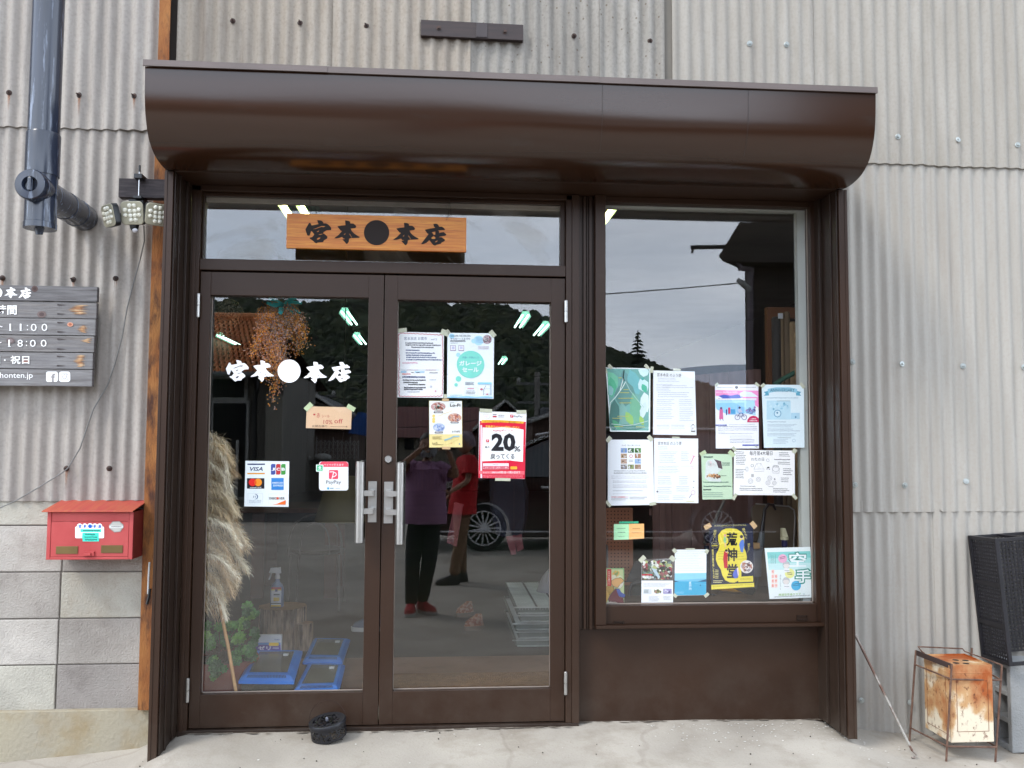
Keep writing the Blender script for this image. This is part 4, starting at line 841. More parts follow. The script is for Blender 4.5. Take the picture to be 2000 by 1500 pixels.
# shop name in white vinyl on the left leaf
vn = thing('vinyl_lettering', P(562, 750, -.001), 'large white vinyl brush lettering with a dot across the left door pane', 'lettering')
V = (250, 250, 250)
def vin(key, ox, dy=0):
    pr = Print(-.0008, ox, 690, 15.385, .0001); o, hs = GLY[key]; pr.poly(o, V, hs); pr.build('character', vn)
vin('miya', 430); vin('hon', 430); vin('ten', 570)
pr = Print(-.0008, 570-36.6, 692.6, 15.385, .0001); pr.poly(GLY['hon'][0], V, GLY['hon'][1]); pr.build('character', vn)
pr = Print(-.0008, 0, 0, 1, .0001); pr.disc(564.7, 724.8, 22.3, V, 22.5, 48); pr.build('dot', vn)
# 1 handwritten notice
t = notice('notice', [(776, 648), (867, 650), (866, 777), (775, 776)], W_, 'handwritten notice in a wavy red border, upper left of the right door pane', 'notice', [(785, 645, 19, 8, -6), (869, 650, 16, 11, 20)])
pr = canvas(770, 640, 10); RD = (196, 92, 108)
def wavy(pts, w, col, amp, per):
    out = []
    for (ax, ay), (bx_, by_) in zip(pts, pts[1:]):
        L = math.hypot(bx_-ax, by_-ay); n = max(2, int(L/per*4))
        for i in range(n): t_ = i/n; o_ = amp*math.sin(t_*L/per*2*math.pi); out.append((ax+(bx_-ax)*t_-(by_-ay)/L*o_, ay+(by_-ay)*t_+(bx_-ax)/L*o_))
    out.append(pts[-1]); pr.line(out, w, col)
wavy([(82, 140), (120, 105), (500, 120), (940, 145), (945, 400), (955, 800), (935, 1335), (500, 1345), (95, 1340), (88, 900), (100, 700), (82, 300), (82, 140)], 13, RD, 6, 70)
BI = (70, 84, 130); KI = (66, 66, 82)
pr.text('宮本本店 お雲市', 195, 180, 445, 62, BI, 0); pr.text('vol 2', 720, 205, 110, 40, BI)
for y, x0, x1, c in ((285, 215, 760, KI), (325, 220, 915, KI), (368, 335, 770, KI), (425, 225, 495, BI), (480, 225, 800, BI), (522, 228, 730, BI), (565, 235, 840, BI), (610, 235, 930, BI)): pr.lines(x0, y, x1, y+34, 1, c, .8, (.015, .04), y, 6, .02)
pr.lines(160, 675, 500, 705, 1, (226, 170, 190), .8, (.03, .08), 5); pr.rect(130, 822, 880, 830, (188, 208, 226)); pr.rect(245, 822, 465, 830, (150, 90, 100)); pr.rect(610, 822, 820, 832, (150, 90, 100)); pr.rect(130, 845, 235, 880, (168, 206, 232)); pr.rect(400, 850, 590, 878, (176, 212, 236)); pr.rect(330, 870, 380, 880, DK); pr.rect(430, 872, 490, 882, DK); pr.rect(685, 876, 850, 886, DK)
pr.lines(150, 895, 320, 918, 1, (222, 96, 96), .8, (.04, .09), 4)
for y, x0, x1, c in ((945, 160, 605, BI), (1010, 165, 625, KI), (1055, 175, 460, DK), (1095, 270, 605, DK), (1155, 190, 615, KI), (1190, 190, 555, KI)): pr.lines(x0, y, x1, y+(40 if y == 945 else 30), 1, c, .85, (.015, .045), y, 3, .02)
pr.lines(690, 1010, 820, 1030, 1, (170, 180, 190), .8); pr.lines(260, 1235, 500, 1270, 1, (200, 204, 214), .8)
pr.disc(715, 1150, 22, (206, 208, 220)); pr.disc(805, 1240, 18, (222, 170, 180)); pr.build('print', t)
# 2 garage sale
t = notice('poster', [(874, 650), (965, 651), (964, 779), (873, 777)], (240, 248, 252), 'white poster with large mint green circle reading garage sale', 'poster', [(962, 652, 14, 9, 50), (875, 648, 9, 6, 50), (870, 774, 6, 8, 0)])
pr = canvas(770, 640, 10); MN = (134, 224, 208)
pr.disc(1125, 165, 50, (170, 220, 244)); pr.disc(1650, 250, 95, (184, 228, 246)); pr.disc(1550, 262, 45, (184, 228, 246)); pr.disc(1250, 530, 42, (178, 226, 244))
pr.text('2022年7月3日(日)', 1098, 142, 395, 42, (64, 72, 92), .01); pr.text('9:00～13:00', 1098, 198, 385, 34, (110, 120, 140), .005)
pr.lines(1095, 240, 1410, 285, 2, KI, .7, (.02, .04), 7); pr.lines(1100, 298, 1240, 312, 1, GY, .6)
for x in (1095, 1255): pr.rect(x, 345, x+108, 455, (160, 140, 170)); pr.rect(x+9, 354, x+99, 440, (246, 246, 250)); pr.rect(x+28, 366, x+82, 420, (206, 206, 232))
n0 = pr.n; pr.disc(1815, 230, 88, (180, 158, 166)); pr.blotch(1730, 142, 1902, 318, [(190, 172, 180), (130, 72, 84), (86, 84, 88), (216, 206, 210), (96, 112, 108)], 60, 3, .13, True); pr.lines(1640, 365, 1850, 430, 3, (190, 170, 186), .5, (.02, .05), 8)
pr.lines(1600, 190, 1740, 300, 4, (130, 170, 210), .3, (.03, .08), 5, 15)
pr.disc(1490, 718, 268, MN, None, 56); pr.disc(1254, 1000, 54, MN); pr.disc(1208, 1115, 33, MN)
pr.text('向島・中島よしの', 1335, 560, 325, 42, (84, 150, 170), 0); pr.text('ガレージ', 1268, 645, 440, 98, W_, .03); pr.text('セール', 1325, 775, 325, 92, W_, .03)
pr.lines(1385, 1060, 1600, 1130, 3, (90, 100, 120), .5, (.02, .04), 6); pr.rect(1380, 1165, 1635, 1168, (190, 196, 206)); pr.rect(1380, 1320, 1635, 1323, (190, 196, 206)); pr.rect(1380, 1165, 1383, 1323, (190, 196, 206)); pr.rect(1632, 1165, 1635, 1323, (190, 196, 206))
pr.lines(1430, 1183, 1575, 1205, 1, (214, 90, 130), .7, (.04, .08), 9); pr.lines(1400, 1230, 1600, 1310, 3, GY, .4, (.03, .06), 10)
pr.rect(1630, 1068, 1900, 1105, (150, 212, 244)); pr.rect(1870, 1105, 1898, 1320, (190, 206, 220)); pr.line([(1740, 1320), (1750, 1200), (1790, 1130)], 8, (120, 130, 150)); pr.line([(1745, 1195), (1870, 1190)], 5, (180, 186, 196)); pr.line([(1740, 1290), (1870, 1292)], 5, (180, 186, 196)); pr.disc(1705, 1202, 28, (196, 96, 122), 17); pr.disc(1815, 1298, 22, (196, 96, 122), 12)
pr.poly([(1040, 1352), (1150, 1338), (1250, 1350), (1400, 1336), (1600, 1350), (1800, 1338), (1925, 1348), (1922, 1372), (1040, 1368)], (150, 206, 236)); pr.lines(1085, 1310, 1330, 1330, 1, (150, 190, 214), .7); pr.build('print', t)
# 3 small flyer with food pictures
t = notice('flyer', [(838, 782.5), (902.5, 783.5), (903, 873.5), (838.5, 874)], (236, 218, 150), 'small cream and yellow food flyer taped below the two door notices', 'flyer', [(870, 781, 13, 5, 2), (871.5, 875, 16, 5, 1)], 2)
pr = canvas(830, 775, 8.824); pr.rect(75, 72, 635, 645, (236, 240, 238))
pr.disc(228, 170, 128, (196, 160, 156), 78); pr.blotch(110, 95, 350, 250, [(176, 206, 190), (190, 130, 116), (140, 82, 70), (214, 190, 190), (124, 130, 118)], 44, 4, .22, True); pr.rrect(150, 250, 312, 282, 15, (90, 86, 88)); pr.lines(170, 258, 300, 276, 1, W_, .6, (.04, .08))
pr.disc(510, 360, 118, (206, 160, 140), 76); pr.blotch(400, 290, 625, 435, [(206, 150, 120), (182, 104, 84), (226, 200, 190), (120, 110, 130), (222, 176, 150)], 44, 5, .22, True); pr.rrect(440, 430, 582, 456, 12, (96, 92, 92)); pr.lines(455, 436, 570, 450, 1, W_, .6, (.04, .08))
pr.disc(240, 525, 100, (170, 190, 224), 68); pr.blotch(150, 460, 345, 595, [(140, 166, 216), (100, 124, 186), (208, 220, 236), (190, 200, 220)], 44, 6, .22, True); pr.rrect(168, 598, 310, 628, 14, (88, 86, 92)); pr.lines(182, 604, 298, 622, 1, W_, .6, (.04, .08))
pr.text('Lo-Fi', 432, 118, 178, 52, (60, 56, 58), .02); pr.lines(432, 96, 500, 106, 1, GY, .7)
for i, (x, y) in enumerate(((150, 330), (150, 385), (150, 425))): pr.disc(x, y, 26, (240, 216, 122), 26)
rd = random.Random(3)
for i in range(14): pr.n = 20; pr.disc(225+i*18, 335-i*7+rd.uniform(-8, 8), 7, (232, 210, 140))
pr.text('より0円', 462, 582, 136, 34, (76, 76, 76), .02)
pr.n = 20; pr.lines(130, 685, 290, 740, 3, (140, 120, 70), .5, (.03, .07)); pr.text('Lo-Fi', 130, 785, 84, 26, (70, 60, 44), .02); pr.lines(130, 820, 320, 834, 1, (110, 96, 60), .7, (.03, .06))
pr.line([(335, 748), (440, 715), (500, 682), (595, 680)], 24, (146, 190, 206)); pr.line([(340, 760), (360, 830), (450, 800), (590, 720)], 5, (214, 196, 130)); pr.line([(450, 790), (470, 700), (560, 740)], 5, (226, 210, 150)); pr.disc(455, 800, 8, (220, 130, 90)); pr.rrect(585, 802, 606, 824, 4, (110, 150, 170))
pr.build('print', t)
# 4 red 20% poster
t = notice('poster', [(936, 803), (1028.5, 806), (1024.5, 935.5), (934.5, 932.5)], (246, 246, 248), 'bright red and white cashback poster with giant black 20% on the right door', 'poster', [(949, 802, 24, 7, 3), (1018.5, 804.5, 19, 7, -1), (982, 936.5, 30, 5.5, 1)])
pr = canvas(830, 775, 8.824); RE = (222, 30, 62)
pr.poly([(945, 415), (1740, 430), (1722, 1412), (922, 1398)], RE); pr.poly([(992, 528), (1150, 535), (1350, 522), (1560, 540), (1700, 566), (1688, 1122), (1450, 1095), (1250, 1100), (985, 1112)], (248, 250, 250))
pr.poly([(978, 396), (1300, 400), (1710, 424), (1695, 462), (1300, 440), (968, 446)], (250, 190, 60)); pr.text('ふるさと市×お店でおトクにペイペイで最大20%戻ってくる', 1010, 402, 650, 34, (90, 60, 30), .01, 2)
pr.text('対象店でペイペイ支払いすると', 1045, 488, 585, 48, (255, 214, 90), .02, 2)
pr.rect(1010, 298, 1115, 372, (200, 196, 206)); pr.rect(1015, 303, 1110, 367, W_); pr.lines(1020, 312, 1104, 362, 3, (220, 130, 140), .3, (.03, .06)); pr.rect(1168, 300, 1235, 312, (110, 90, 110)); pr.rect(1168, 328, 1235, 354, (196, 40, 66)); pr.text('尾道市', 1262, 308, 108, 26, (130, 130, 136)); pr.lines(1265, 345, 1370, 358, 1, GY, .6, (.03, .06))
pr.rrect(1468, 308, 1524, 358, 9, (222, 60, 84)); pr.text('P', 1482, 316, 28, 34, W_, .02, 0, .2); pr.text('PayPay', 1535, 322, 150, 38, (90, 90, 96), .004)
pr.text('PayPayポイント', 1172, 562, 345, 42, (214, 60, 76), .008); pr.text('20', 1145, 628, 415, 312, DK, .045); pr.text('%', 1533, 850, 115, 95, W_, .075); pr.text('%', 1533, 850, 115, 95, DK, .02); pr.text('戻ってくる', 1130, 975, 412, 98, (60, 58, 66), .012)
pr.rrect(1050, 735, 1105, 782, 8, (222, 60, 84)); pr.text('P', 1064, 742, 26, 32, W_, .02, 0, .2); pr.text('最大', 1035, 848, 82, 36, (70, 68, 76), .01); pr.lines(1045, 796, 1108, 806, 1, GY, .6)
pr.rect(955, 488, 985, 1400, (246, 222, 230))
pr.poly([(930, 1272), (1716, 1280), (1714, 1342), (930, 1330)], (240, 104, 116)); pr.rect(952, 1272, 982, 1330, (240, 120, 130)); pr.text('キャンペーン期間2022年', 1000, 1290, 290, 28, (255, 230, 236), .012); pr.text('7月1日～7月31日まで', 1290, 1284, 350, 38, (255, 240, 240), .02)
pr.rrect(1000, 1145, 1445, 1245, 5, (250, 226, 232)); pr.rect(1006, 1196, 1440, 1240, (214, 40, 78)); pr.text('お申込み', 1170, 1160, 95, 20, GY); pr.text('1,000ポイント/回・5,000ポイント/期間', 1022, 1205, 400, 28, (255, 236, 240), .008)
pr.rrect(1472, 1200, 1588, 1250, 14, (250, 180, 60)); pr.lines(1000, 1352, 1690, 1400, 3, (250, 140, 156), .5, (.01, .03), 4, 0, .03); pr.build('print', t)
# 5 card stickers
t = notice('payment_sticker', [(479.5, 900), (565, 901), (563.5, 990), (477, 989)], (236, 244, 246), 'white sticker listing six payment card marks, low on the left door', 'sticker', Y=.009)
pr = canvas(470, 890, 9.09, .009); NV = (40, 52, 100)
pr.rect(122, 140, 432, 164, NV); pr.text('VISA', 165, 200, 230, 72, NV, .02, 0, .25); pr.rect(118, 305, 430, 330, (232, 164, 60))
for x, c, ch in ((537, (60, 80, 160), 'J'), (628, (196, 40, 50), 'C'), (718, (60, 150, 60), 'B')):
    pr.n = 2; pr.rrect(x, 146, x+80, 338, 30, c); pr.rect(x, 300, x+30, 336, c); pr.rect(x+50, 148, x+80, 180, c); pr.rect(x, 205, x+80, 275, (150, 150, 170) if False else c); pr.text(ch, x+8, 214, 62, 52, W_, .03)
pr.rect(112, 400, 422, 586, (30, 26, 34)); pr.disc(212, 474, 68, (232, 40, 36)); pr.disc(310, 474, 68, (246, 150, 40)); pr.poly([(261, 427), (278, 450), (283, 474), (278, 498), (261, 521), (244, 498), (239, 474), (244, 450)], (238, 96, 34)); pr.text('mastercard', 165, 552, 198, 22, W_, .01)
pr.rect(545, 396, 764, 608, (44, 130, 206)); pr.text('AMERICAN', 556, 466, 200, 32, (226, 240, 250), .015); pr.text('EXPRESS', 580, 514, 178, 32, (226, 240, 250), .015)
pr.rect(126, 668, 392, 671, (190, 196, 200)); pr.rect(126, 855, 392, 858, (190, 196, 200)); pr.rect(126, 668, 129, 858, (190, 196, 200)); pr.rect(389, 668, 392, 858, (190, 196, 200)); pr.disc(262, 728, 46, (70, 100, 140)); pr.disc(250, 728, 42, (236, 244, 246)); pr.rect(228, 712, 238, 746, (70, 100, 140)); pr.rect(258, 712, 268, 746, (70, 100, 140)); pr.text('Diners Club', 150, 786, 215, 26, (130, 150, 170)); pr.text('INTERNATIONAL', 150, 822, 215, 16, (130, 150, 170))
pr.rect(496, 676, 808, 679, (200, 204, 206)); pr.rect(496, 676, 499, 866, (200, 204, 206)); pr.text('DISC', 512, 736, 124, 42, (60, 56, 60), .02); pr.disc(656, 757, 22, (222, 80, 44)); pr.text('VER', 682, 736, 100, 42, (60, 56, 60), .02); pr.poly([(560, 868), (640, 856), (800, 790), (798, 868)], (240, 112, 40)); pr.build('print', t)
# 6 wallet sticker
t = thing('payment_sticker', P(652, 958, .009), 'rounded white phone payment sticker with red top edge left of the door handle', 'sticker')
pr = canvas(470, 890, 9.09, .0095); pr.rrect(1392, 105, 1912, 618, 44, (242, 246, 250)); pr.poly([(1392+18, 200), (1400, 150), (1420, 118), (1445, 106), (1865, 106), (1895, 120), (1910, 150), (1912, 200)], (240, 84, 104))
pr.text('ペイペイ使えます', 1475, 142, 355, 40, (255, 226, 232), .015); pr.rrect(1566, 255, 1732, 415, 20, (240, 76, 104)); pr.line([(1575, 290), (1640, 285), (1690, 310), (1700, 340), (1670, 368), (1625, 380)], 16, W_); pr.line([(1650, 300), (1620, 412)], 16, W_)
pr.text('PayPay', 1518, 440, 265, 76, (60, 60, 66), .004); pr.rrect(1535, 562, 1572, 600, 8, (80, 176, 222)); pr.lines(1586, 570, 1650, 592, 1, (120, 160, 190), .8, (.1, .2)); pr.lines(1685, 574, 1765, 590, 1, (190, 200, 206), .8, (.05, .1))
pr.build('face', t)
pr = canvas(470, 890, 9.09, .0085); pr.rrect(1340, 158, 1470, 284, 10, (236, 250, 242)); pr.rrect(1356, 172, 1456, 268, 8, (60, 200, 140)); pr.disc(1406, 212, 24, (226, 250, 240)); pr.lines(1372, 244, 1440, 258, 1, (226, 250, 240), .7, (.08, .2)); pr.build('green_tab', t)
# 7 tan card
t = notice('price_card', [(599, 793.5), (687.5, 795.5), (685.5, 838.5), (597.5, 836)], (222, 186, 150), 'small tan card with handwritten red 10% off, taped with green tape', 'card', [(602.5, 794.5, 17.5, 9.5, -45), (685.5, 796.5, 17, 9, 30)], 1)
pr = canvas(580, 780, 16.67); CRD = (186, 60, 66); pr.rect(532, 468, 598, 520, CRD); pr.text('赤', 640, 440, 110, 165, CRD); pr.text('シール', 815, 500, 245, 92, CRD, 0, 0); pr.text('10%', 868, 665, 290, 135, CRD, 0, 2); pr.text('off', 1225, 625, 270, 150, CRD, 0, 4); pr.text('玄関左横り', 485, 838, 500, 72, (84, 72, 62)); pr.line([(1090, 885), (1300, 892), (1620, 893)], 10, (110, 98, 80)); pr.poly([(1600, 872), (1650, 893), (1600, 912)], (84, 72, 62)); pr.build('print', t)
# ---------------- display window
def Z1(x, y): return (1170+x/5, 700+y/5)
t = notice('poster', [Z1(65, 88), Z1(503, 97), Z1(498, 718), Z1(108, 715)], (238, 246, 246), 'green abstract leaf painting poster, upper left in the display window', 'poster', [(1192, 716, 10, 6, 45), (1183.5, 724, 10, 5, 80), (1263, 716, 10, 6, 45), (1273, 722, 6, 12, 10)])
pr = canvas(1170, 700, 5); pr.poly([(76, 98), (490, 106), (485, 705), (120, 703)], (120, 176, 168))
rd = random.Random(9); GC = [(96, 156, 148), (132, 192, 184), (164, 210, 206), (70, 130, 116), (90, 186, 140), (112, 164, 176)]
def leafp(x, y, l, w, a, c):
    ca, sa = math.cos(R(a)), math.sin(R(a)); L_ = []
    for u, v in ((0, 0), (.25, .7), (.55, 1), (.85, .6), (1, 0), (.8, -.5), (.5, -.9), (.2, -.6)): L_.append((min(max(x+u*l*ca-v*w*sa, 84+max(0, (y-100)*.055)), 486), min(max(y+u*l*sa+v*w*ca, 104), 700)))
    pr.poly(L_, c)
pr.n = 2
for x, y, l, w, a, c in ((90, 130, 180, 60, 60, (126, 204, 170)), (110, 180, 200, 60, 85, (96, 190, 150)), (230, 110, 260, 60, 75, (112, 160, 160)), (300, 110, 260, 70, 70, (120, 186, 190)), (270, 220, 260, 110, 95, (104, 150, 146)), (150, 400, 330, 70, 90, (82, 128, 122)), (220, 420, 300, 50, 80, (130, 178, 170)), (330, 330, 330, 60, 80, (120, 180, 150)), (380, 110, 120, 60, 10, (214, 240, 240)), (400, 200, 140, 60, 60, (206, 236, 238)), (440, 330, 200, 60, 80, (222, 240, 240)), (450, 420, 180, 36, 100, (212, 232, 232)), (260, 520, 150, 40, 60, (150, 196, 116)), (400, 560, 100, 26, 70, (160, 200, 110)), (130, 660, 300, 30, 4, (90, 140, 130)), (130, 600, 120, 30, 50, (90, 170, 130)), (420, 250, 90, 30, 60, (90, 190, 160)), (90, 260, 110, 40, 70, (150, 200, 200))): leafp(x, y, l, w, a, c)
pr.disc(425, 200, 14, (90, 176, 168)); pr.line([(262, 225), (225, 290), (160, 380), (112, 430), (100, 540)], 8, (220, 238, 232)); pr.line([(240, 190), (222, 250), (205, 310)], 7, (230, 240, 236)); pr.line([(258, 225), (300, 310), (370, 400), (440, 480)], 5, (176, 210, 204)); pr.line([(245, 115), (236, 180), (246, 220)], 10, (38, 66, 62)); pr.line([(120, 640), (250, 655), (340, 650), (480, 610)], 7, (190, 214, 208))
for i, (a, b_, y) in enumerate(((190, 230, 185), (240, 290, 300), (200, 320, 330), (190, 340, 385), (200, 320, 430), (180, 300, 560), (130, 250, 580), (150, 240, 660), (360, 450, 665))): pr.n = 26; pr.lines(a, y, b_, y+12, 1, (186, 190, 110), .7, (.05, .1), i)
pr.build('print', t)
def newsletter(c, label, tapes, seed):
    t = notice('newsletter', c, (240, 244, 248), label, 'newsletter', tapes)
    return t
t = newsletter([Z1(530, 117), Z1(935, 128), Z1(952, 750), Z1(528, 744)], 'white handwritten newsletter with small jar drawing, right of the leaf poster', [(1322, 722, 15, 4, 2)], 1)
pr = canvas(1170, 700, 5); pr.text('宮本本店 のふう便', 568, 142, 235, 34, (50, 48, 56), 0, 2)
for i, (x0, x1, y0, y1) in enumerate(((575, 790, 190, 240), (560, 720, 250, 330), (620, 920, 262, 300), (575, 900, 330, 390), (565, 740, 400, 470), (780, 925, 400, 470), (560, 740, 480, 600), (785, 925, 480, 620), (565, 690, 650, 700), (705, 850, 650, 700))): pr.n = 1; pr.lines(x0, y0, x1, y1, max(2, (y1-y0)//16), (196, 200, 210), .4, (.02, .05), i)
pr.n = 2; pr.line([(898, 660), (900, 718), (938, 718), (936, 655), (918, 642), (898, 660)], 3, (90, 86, 88)); pr.disc(918, 650, 5, (90, 86, 88)); pr.disc(915, 685, 10, (190, 186, 186)); pr.rect(902, 706, 936, 716, (110, 106, 106)); pr.build('print', t)
t = newsletter([Z1(537, 778), Z1(968, 783), Z1(970, 1413), Z1(540, 1410)], 'white handwritten newsletter with pink tools sketched along its right edge', [(1320, 854.5, 15, 3, 2)], 2)
pr = canvas(1170, 700, 5); pr.text('宮本本店 のふう便', 575, 812, 230, 34, (50, 48, 56), 0, 0)
for i, (x0, x1, y0, y1) in enumerate(((575, 690, 860, 900), (590, 770, 910, 1030), (800, 880, 910, 1010), (575, 790, 1050, 1130), (800, 930, 1050, 1060), (575, 720, 1150, 1240), (780, 880, 1150, 1240), (570, 720, 1255, 1330), (755, 880, 1250, 1310), (575, 700, 1340, 1395), (720, 850, 1340, 1390))): pr.n = 1; pr.lines(x0, y0, x1, y1, max(1, (y1-y0)//16), (196, 200, 210), .4, (.02, .05), i)
pr.n = 2; pr.line([(925, 955), (908, 1000), (892, 1030)], 10, (226, 160, 180)); pr.line([(912, 950), (940, 958)], 8, (226, 160, 180)); pr.line([(900, 1050), (930, 1078), (890, 1070)], 4, (226, 160, 180)); pr.ring(918, 1310, 22, 4, (214, 160, 180)); pr.line([(905, 1328), (880, 1362)], 6, (150, 140, 160)); pr.disc(570, 1300, 9, (120, 120, 126)); pr.disc(926, 1200, 5, (90, 90, 96)); pr.disc(922, 1262, 5, (150, 150, 156)); pr.rect(850, 1391, 930, 1397, (222, 206, 110)); pr.build('print', t)
t = notice('notice', [Z1(87, 793), Z1(526, 793), Z1(540, 1430), Z1(85, 1438)], (240, 244, 248), 'white notice with a ring of small landscape photographs, lower left of four', 'notice', [(1189, 858, 12, 8, -50), (1270, 856, 12, 8, 50), (1188, 984, 14, 6, 50), (1275, 984, 13, 6, -10)])
pr = canvas(1170, 700, 5); pr.text('空き家・里山と暮らす町の会', 222, 842, 180, 15, (110, 106, 112))
PC = [[(120, 150, 200), (170, 180, 160)], [(70, 110, 70), (120, 150, 110)], [(90, 140, 60), (60, 100, 50)], [(190, 160, 130), (110, 100, 70)], [(170, 130, 100), (110, 90, 90)], [(190, 160, 140), (130, 110, 90)], [(150, 180, 220), (110, 120, 140)], [(130, 120, 110), (160, 160, 170)], [(150, 160, 110), (90, 90, 60)], [(170, 140, 120), (140, 130, 90)]]
for i, (cx, cy) in enumerate(((0, 0), (1, 0), (2, 0), (0, 1), (2, 1), (0, 2), (2, 2), (0, 3), (1, 3), (2, 3))):
    x = 213+cx*68; y = 876+cy*53.5; pr.n = 1; pr.rect(x, y, x+60, y+45, PC[i][0]); pr.blotch(x, y, x+60, y+45, PC[i]+[(220, 220, 220)], 9, i, .3)
pr.n = 1; pr.ring(313, 955, 17, 5, (206, 90, 96), 9); pr.lines(292, 990, 335, 1015, 2, GY, .4, (.1, .2))
for i, (x0, x1, y0, y1, c, r) in enumerate(((145, 475, 1095, 1135, (90, 90, 96), 3), (120, 490, 1145, 1180, (200, 200, 206), 3), (135, 485, 1195, 1220, (176, 176, 182), 2), (135, 470, 1233, 1270, (186, 186, 192), 3), (135, 430, 1288, 1305, (186, 186, 192), 1), (135, 400, 1320, 1332, (186, 186, 192), 1))): pr.n = 1; pr.lines(x0, y0, x1, y1, r, c, .45, (.01, .04), i, 0, .1)
pr.n = 2; pr.text('空き家と生地帳探訪テト', 120, 1346, 165, 16, (206, 50, 60), .01); pr.lines(300, 1352, 475, 1385, 2, GY, .4, (.02, .04)); pr.lines(120, 1368, 290, 1392, 2, GY, .4, (.02, .04)); pr.build('print', t)
# right group
def Z2(x, y): return (1370+x/5.77, 730+y/5.77)
t = notice('poster', [Z2(153, 122), Z2(640, 122), Z2(648, 842), Z2(163, 842)], (242, 244, 250), 'pink and blue street market poster with people and bicycle drawings', 'poster', [(1400, 751, 7, 5, -40), (1479, 751, 10, 5, 40)])
pr = canvas(1370, 730, 5.77); PK = (236, 130, 190)
pr.lines(180, 150, 360, 160, 1, GY, .6, (.02, .04)); pr.lines(430, 150, 620, 160, 1, GY, .6, (.02, .04)); pr.disc(396, 153, 16, (40, 38, 50)); pr.text('了', 389, 144, 14, 18, W_)
pr.poly([(157, 185), (640, 190), (645, 380), (560, 330), (430, 250), (160, 250)], (244, 150, 204)); pr.poly([(190, 250), (250, 235), (330, 245), (410, 232), (470, 262), (400, 285), (250, 280)], (84, 104, 196)); pr.poly([(430, 220), (480, 195), (560, 205), (600, 230), (640, 260), (560, 262), (440, 258)], (230, 240, 250)); pr.text('2022.1.30(日)-3.13(日)', 165, 198, 240, 24, W_, .01)
pr.poly([(160, 290), (600, 275), (610, 470), (160, 380)], (178, 222, 246)); pr.poly([(160, 330), (400, 330), (395, 460), (300, 460), (170, 400)], (150, 206, 240)); pr.poly([(180, 280), (620, 275), (620, 300), (400, 292), (184, 298)], (236, 232, 246))
for x in range(200, 620, 34): pr.n = 8; pr.ring(x, 288, 13, 4, (130, 110, 160))
for x in range(285, 392, 16): pr.n = 8; pr.poly([(x, 330), (x+8, 328), (x-2, 352), (x-10, 352)], (70, 66, 96))
for x in range(195, 255, 14): pr.n = 8; pr.poly([(x, 335), (x+6, 333), (x-2, 350), (x-8, 350)], (70, 66, 96))
pr.n = 9; pr.rect(402, 325, 484, 450, (140, 196, 240)); pr.rect(330, 400, 380, 452, (80, 160, 210)); pr.rect(300, 380, 326, 452, (206, 70, 110)); pr.poly([(205, 400), (240, 398), (246, 510), (200, 512)], (214, 110, 160)); pr.disc(222, 388, 14, (110, 80, 120)); pr.line([(215, 510), (208, 528)], 5, (100, 70, 120)); pr.line([(235, 508), (248, 526)], 5, (100, 70, 120)); pr.poly([(275, 402), (290, 402), (288, 466), (277, 466)], (70, 76, 130))
NB = (52, 60, 130); pr.ring(405, 490, 30, 5, NB); pr.ring(482, 490, 30, 5, NB); pr.line([(405, 490), (430, 445), (465, 445), (482, 490)], 6, NB); pr.line([(430, 450), (445, 490), (465, 448)], 5, NB); pr.poly([(405, 405), (440, 390), (462, 430), (425, 440)], (190, 200, 226)); pr.disc(430, 382, 12, (60, 56, 90))
for x, y, r in ((520, 420, 22), (556, 430, 24), (590, 415, 22), (545, 395, 16), (600, 380, 12)): pr.n = 9; pr.ring(x, y, r, 5, (90, 80, 140)); pr.blotch(x-r, y-r, x+r, y+r, [(90, 80, 150), (196, 120, 180), (130, 160, 210)], 6, int(x), .35)
pr.poly([(514, 547), (520, 515), (545, 485), (582, 473), (620, 482), (645, 505), (646, 547)], (206, 40, 96)); pr.text('入場無料', 552, 500, 62, 14, W_, .01); pr.text('SHIMANAMI', 540, 522, 88, 14, W_, .01)
pr.rect(161, 572, 285, 587, (60, 76, 170)); pr.lines(170, 575, 275, 584, 1, W_, .6, (.05, .1)); pr.n = 3
for i, (x0, x1, y0, y1) in enumerate(((310, 615, 572, 584), (190, 625, 592, 648), (190, 270, 655, 664), (195, 590, 670, 684), (320, 600, 740, 790))): pr.n = 3; pr.lines(x0, y0, x1, y1, max(1, (y1-y0)//18), (130, 132, 150), .35, (.01, .04), i, 0, .06)
pr.line([(325, 702), (560, 702), (568, 714), (560, 725), (330, 725), (322, 714), (325, 702)], 3, (170, 174, 190)); pr.rect(462, 797, 645, 812, (70, 84, 176)); pr.build('print', t)
t = notice('poster', [Z2(678, 122), Z2(1155, 126), Z2(1162, 832), Z2(705, 835)], (226, 242, 248), 'pale blue anniversary poster with ribbon banner, upper right in the window', 'poster', [(1490, 753, 9, 6, -40), (1567, 753, 12, 6, 50), (1477, 872, 5, 3, 30)])
pr = canvas(1370, 730, 5.77); SB = (150, 206, 226)
pr.poly([(704, 205), (760, 190), (760, 245), (704, 248), (722, 226)], (96, 168, 196)); pr.poly([(1124, 205), (1066, 190), (1066, 245), (1124, 248), (1106, 226)], (96, 168, 196)); pr.poly([(746, 172), (840, 152), (990, 152), (1078, 172), (1080, 216), (990, 200), (840, 200), (750, 218)], SB); pr.text('ANNIVERSARY', 775, 166, 275, 38, (40, 66, 96), -.002)
pr.n = 1; pr.lines(720, 265, 1100, 284, 1, (176, 200, 214), .7, (.02, .05)); pr.rect(735, 302, 1005, 516, (192, 226, 240)); pr.rect(1008, 440, 1108, 512, (180, 218, 236)); pr.disc(858, 448, 42, (96, 160, 196)); pr.disc(858, 448, 34, (210, 234, 244)); pr.disc(855, 440, 10, (80, 130, 170)); pr.disc(1062, 488, 10, (80, 130, 170))
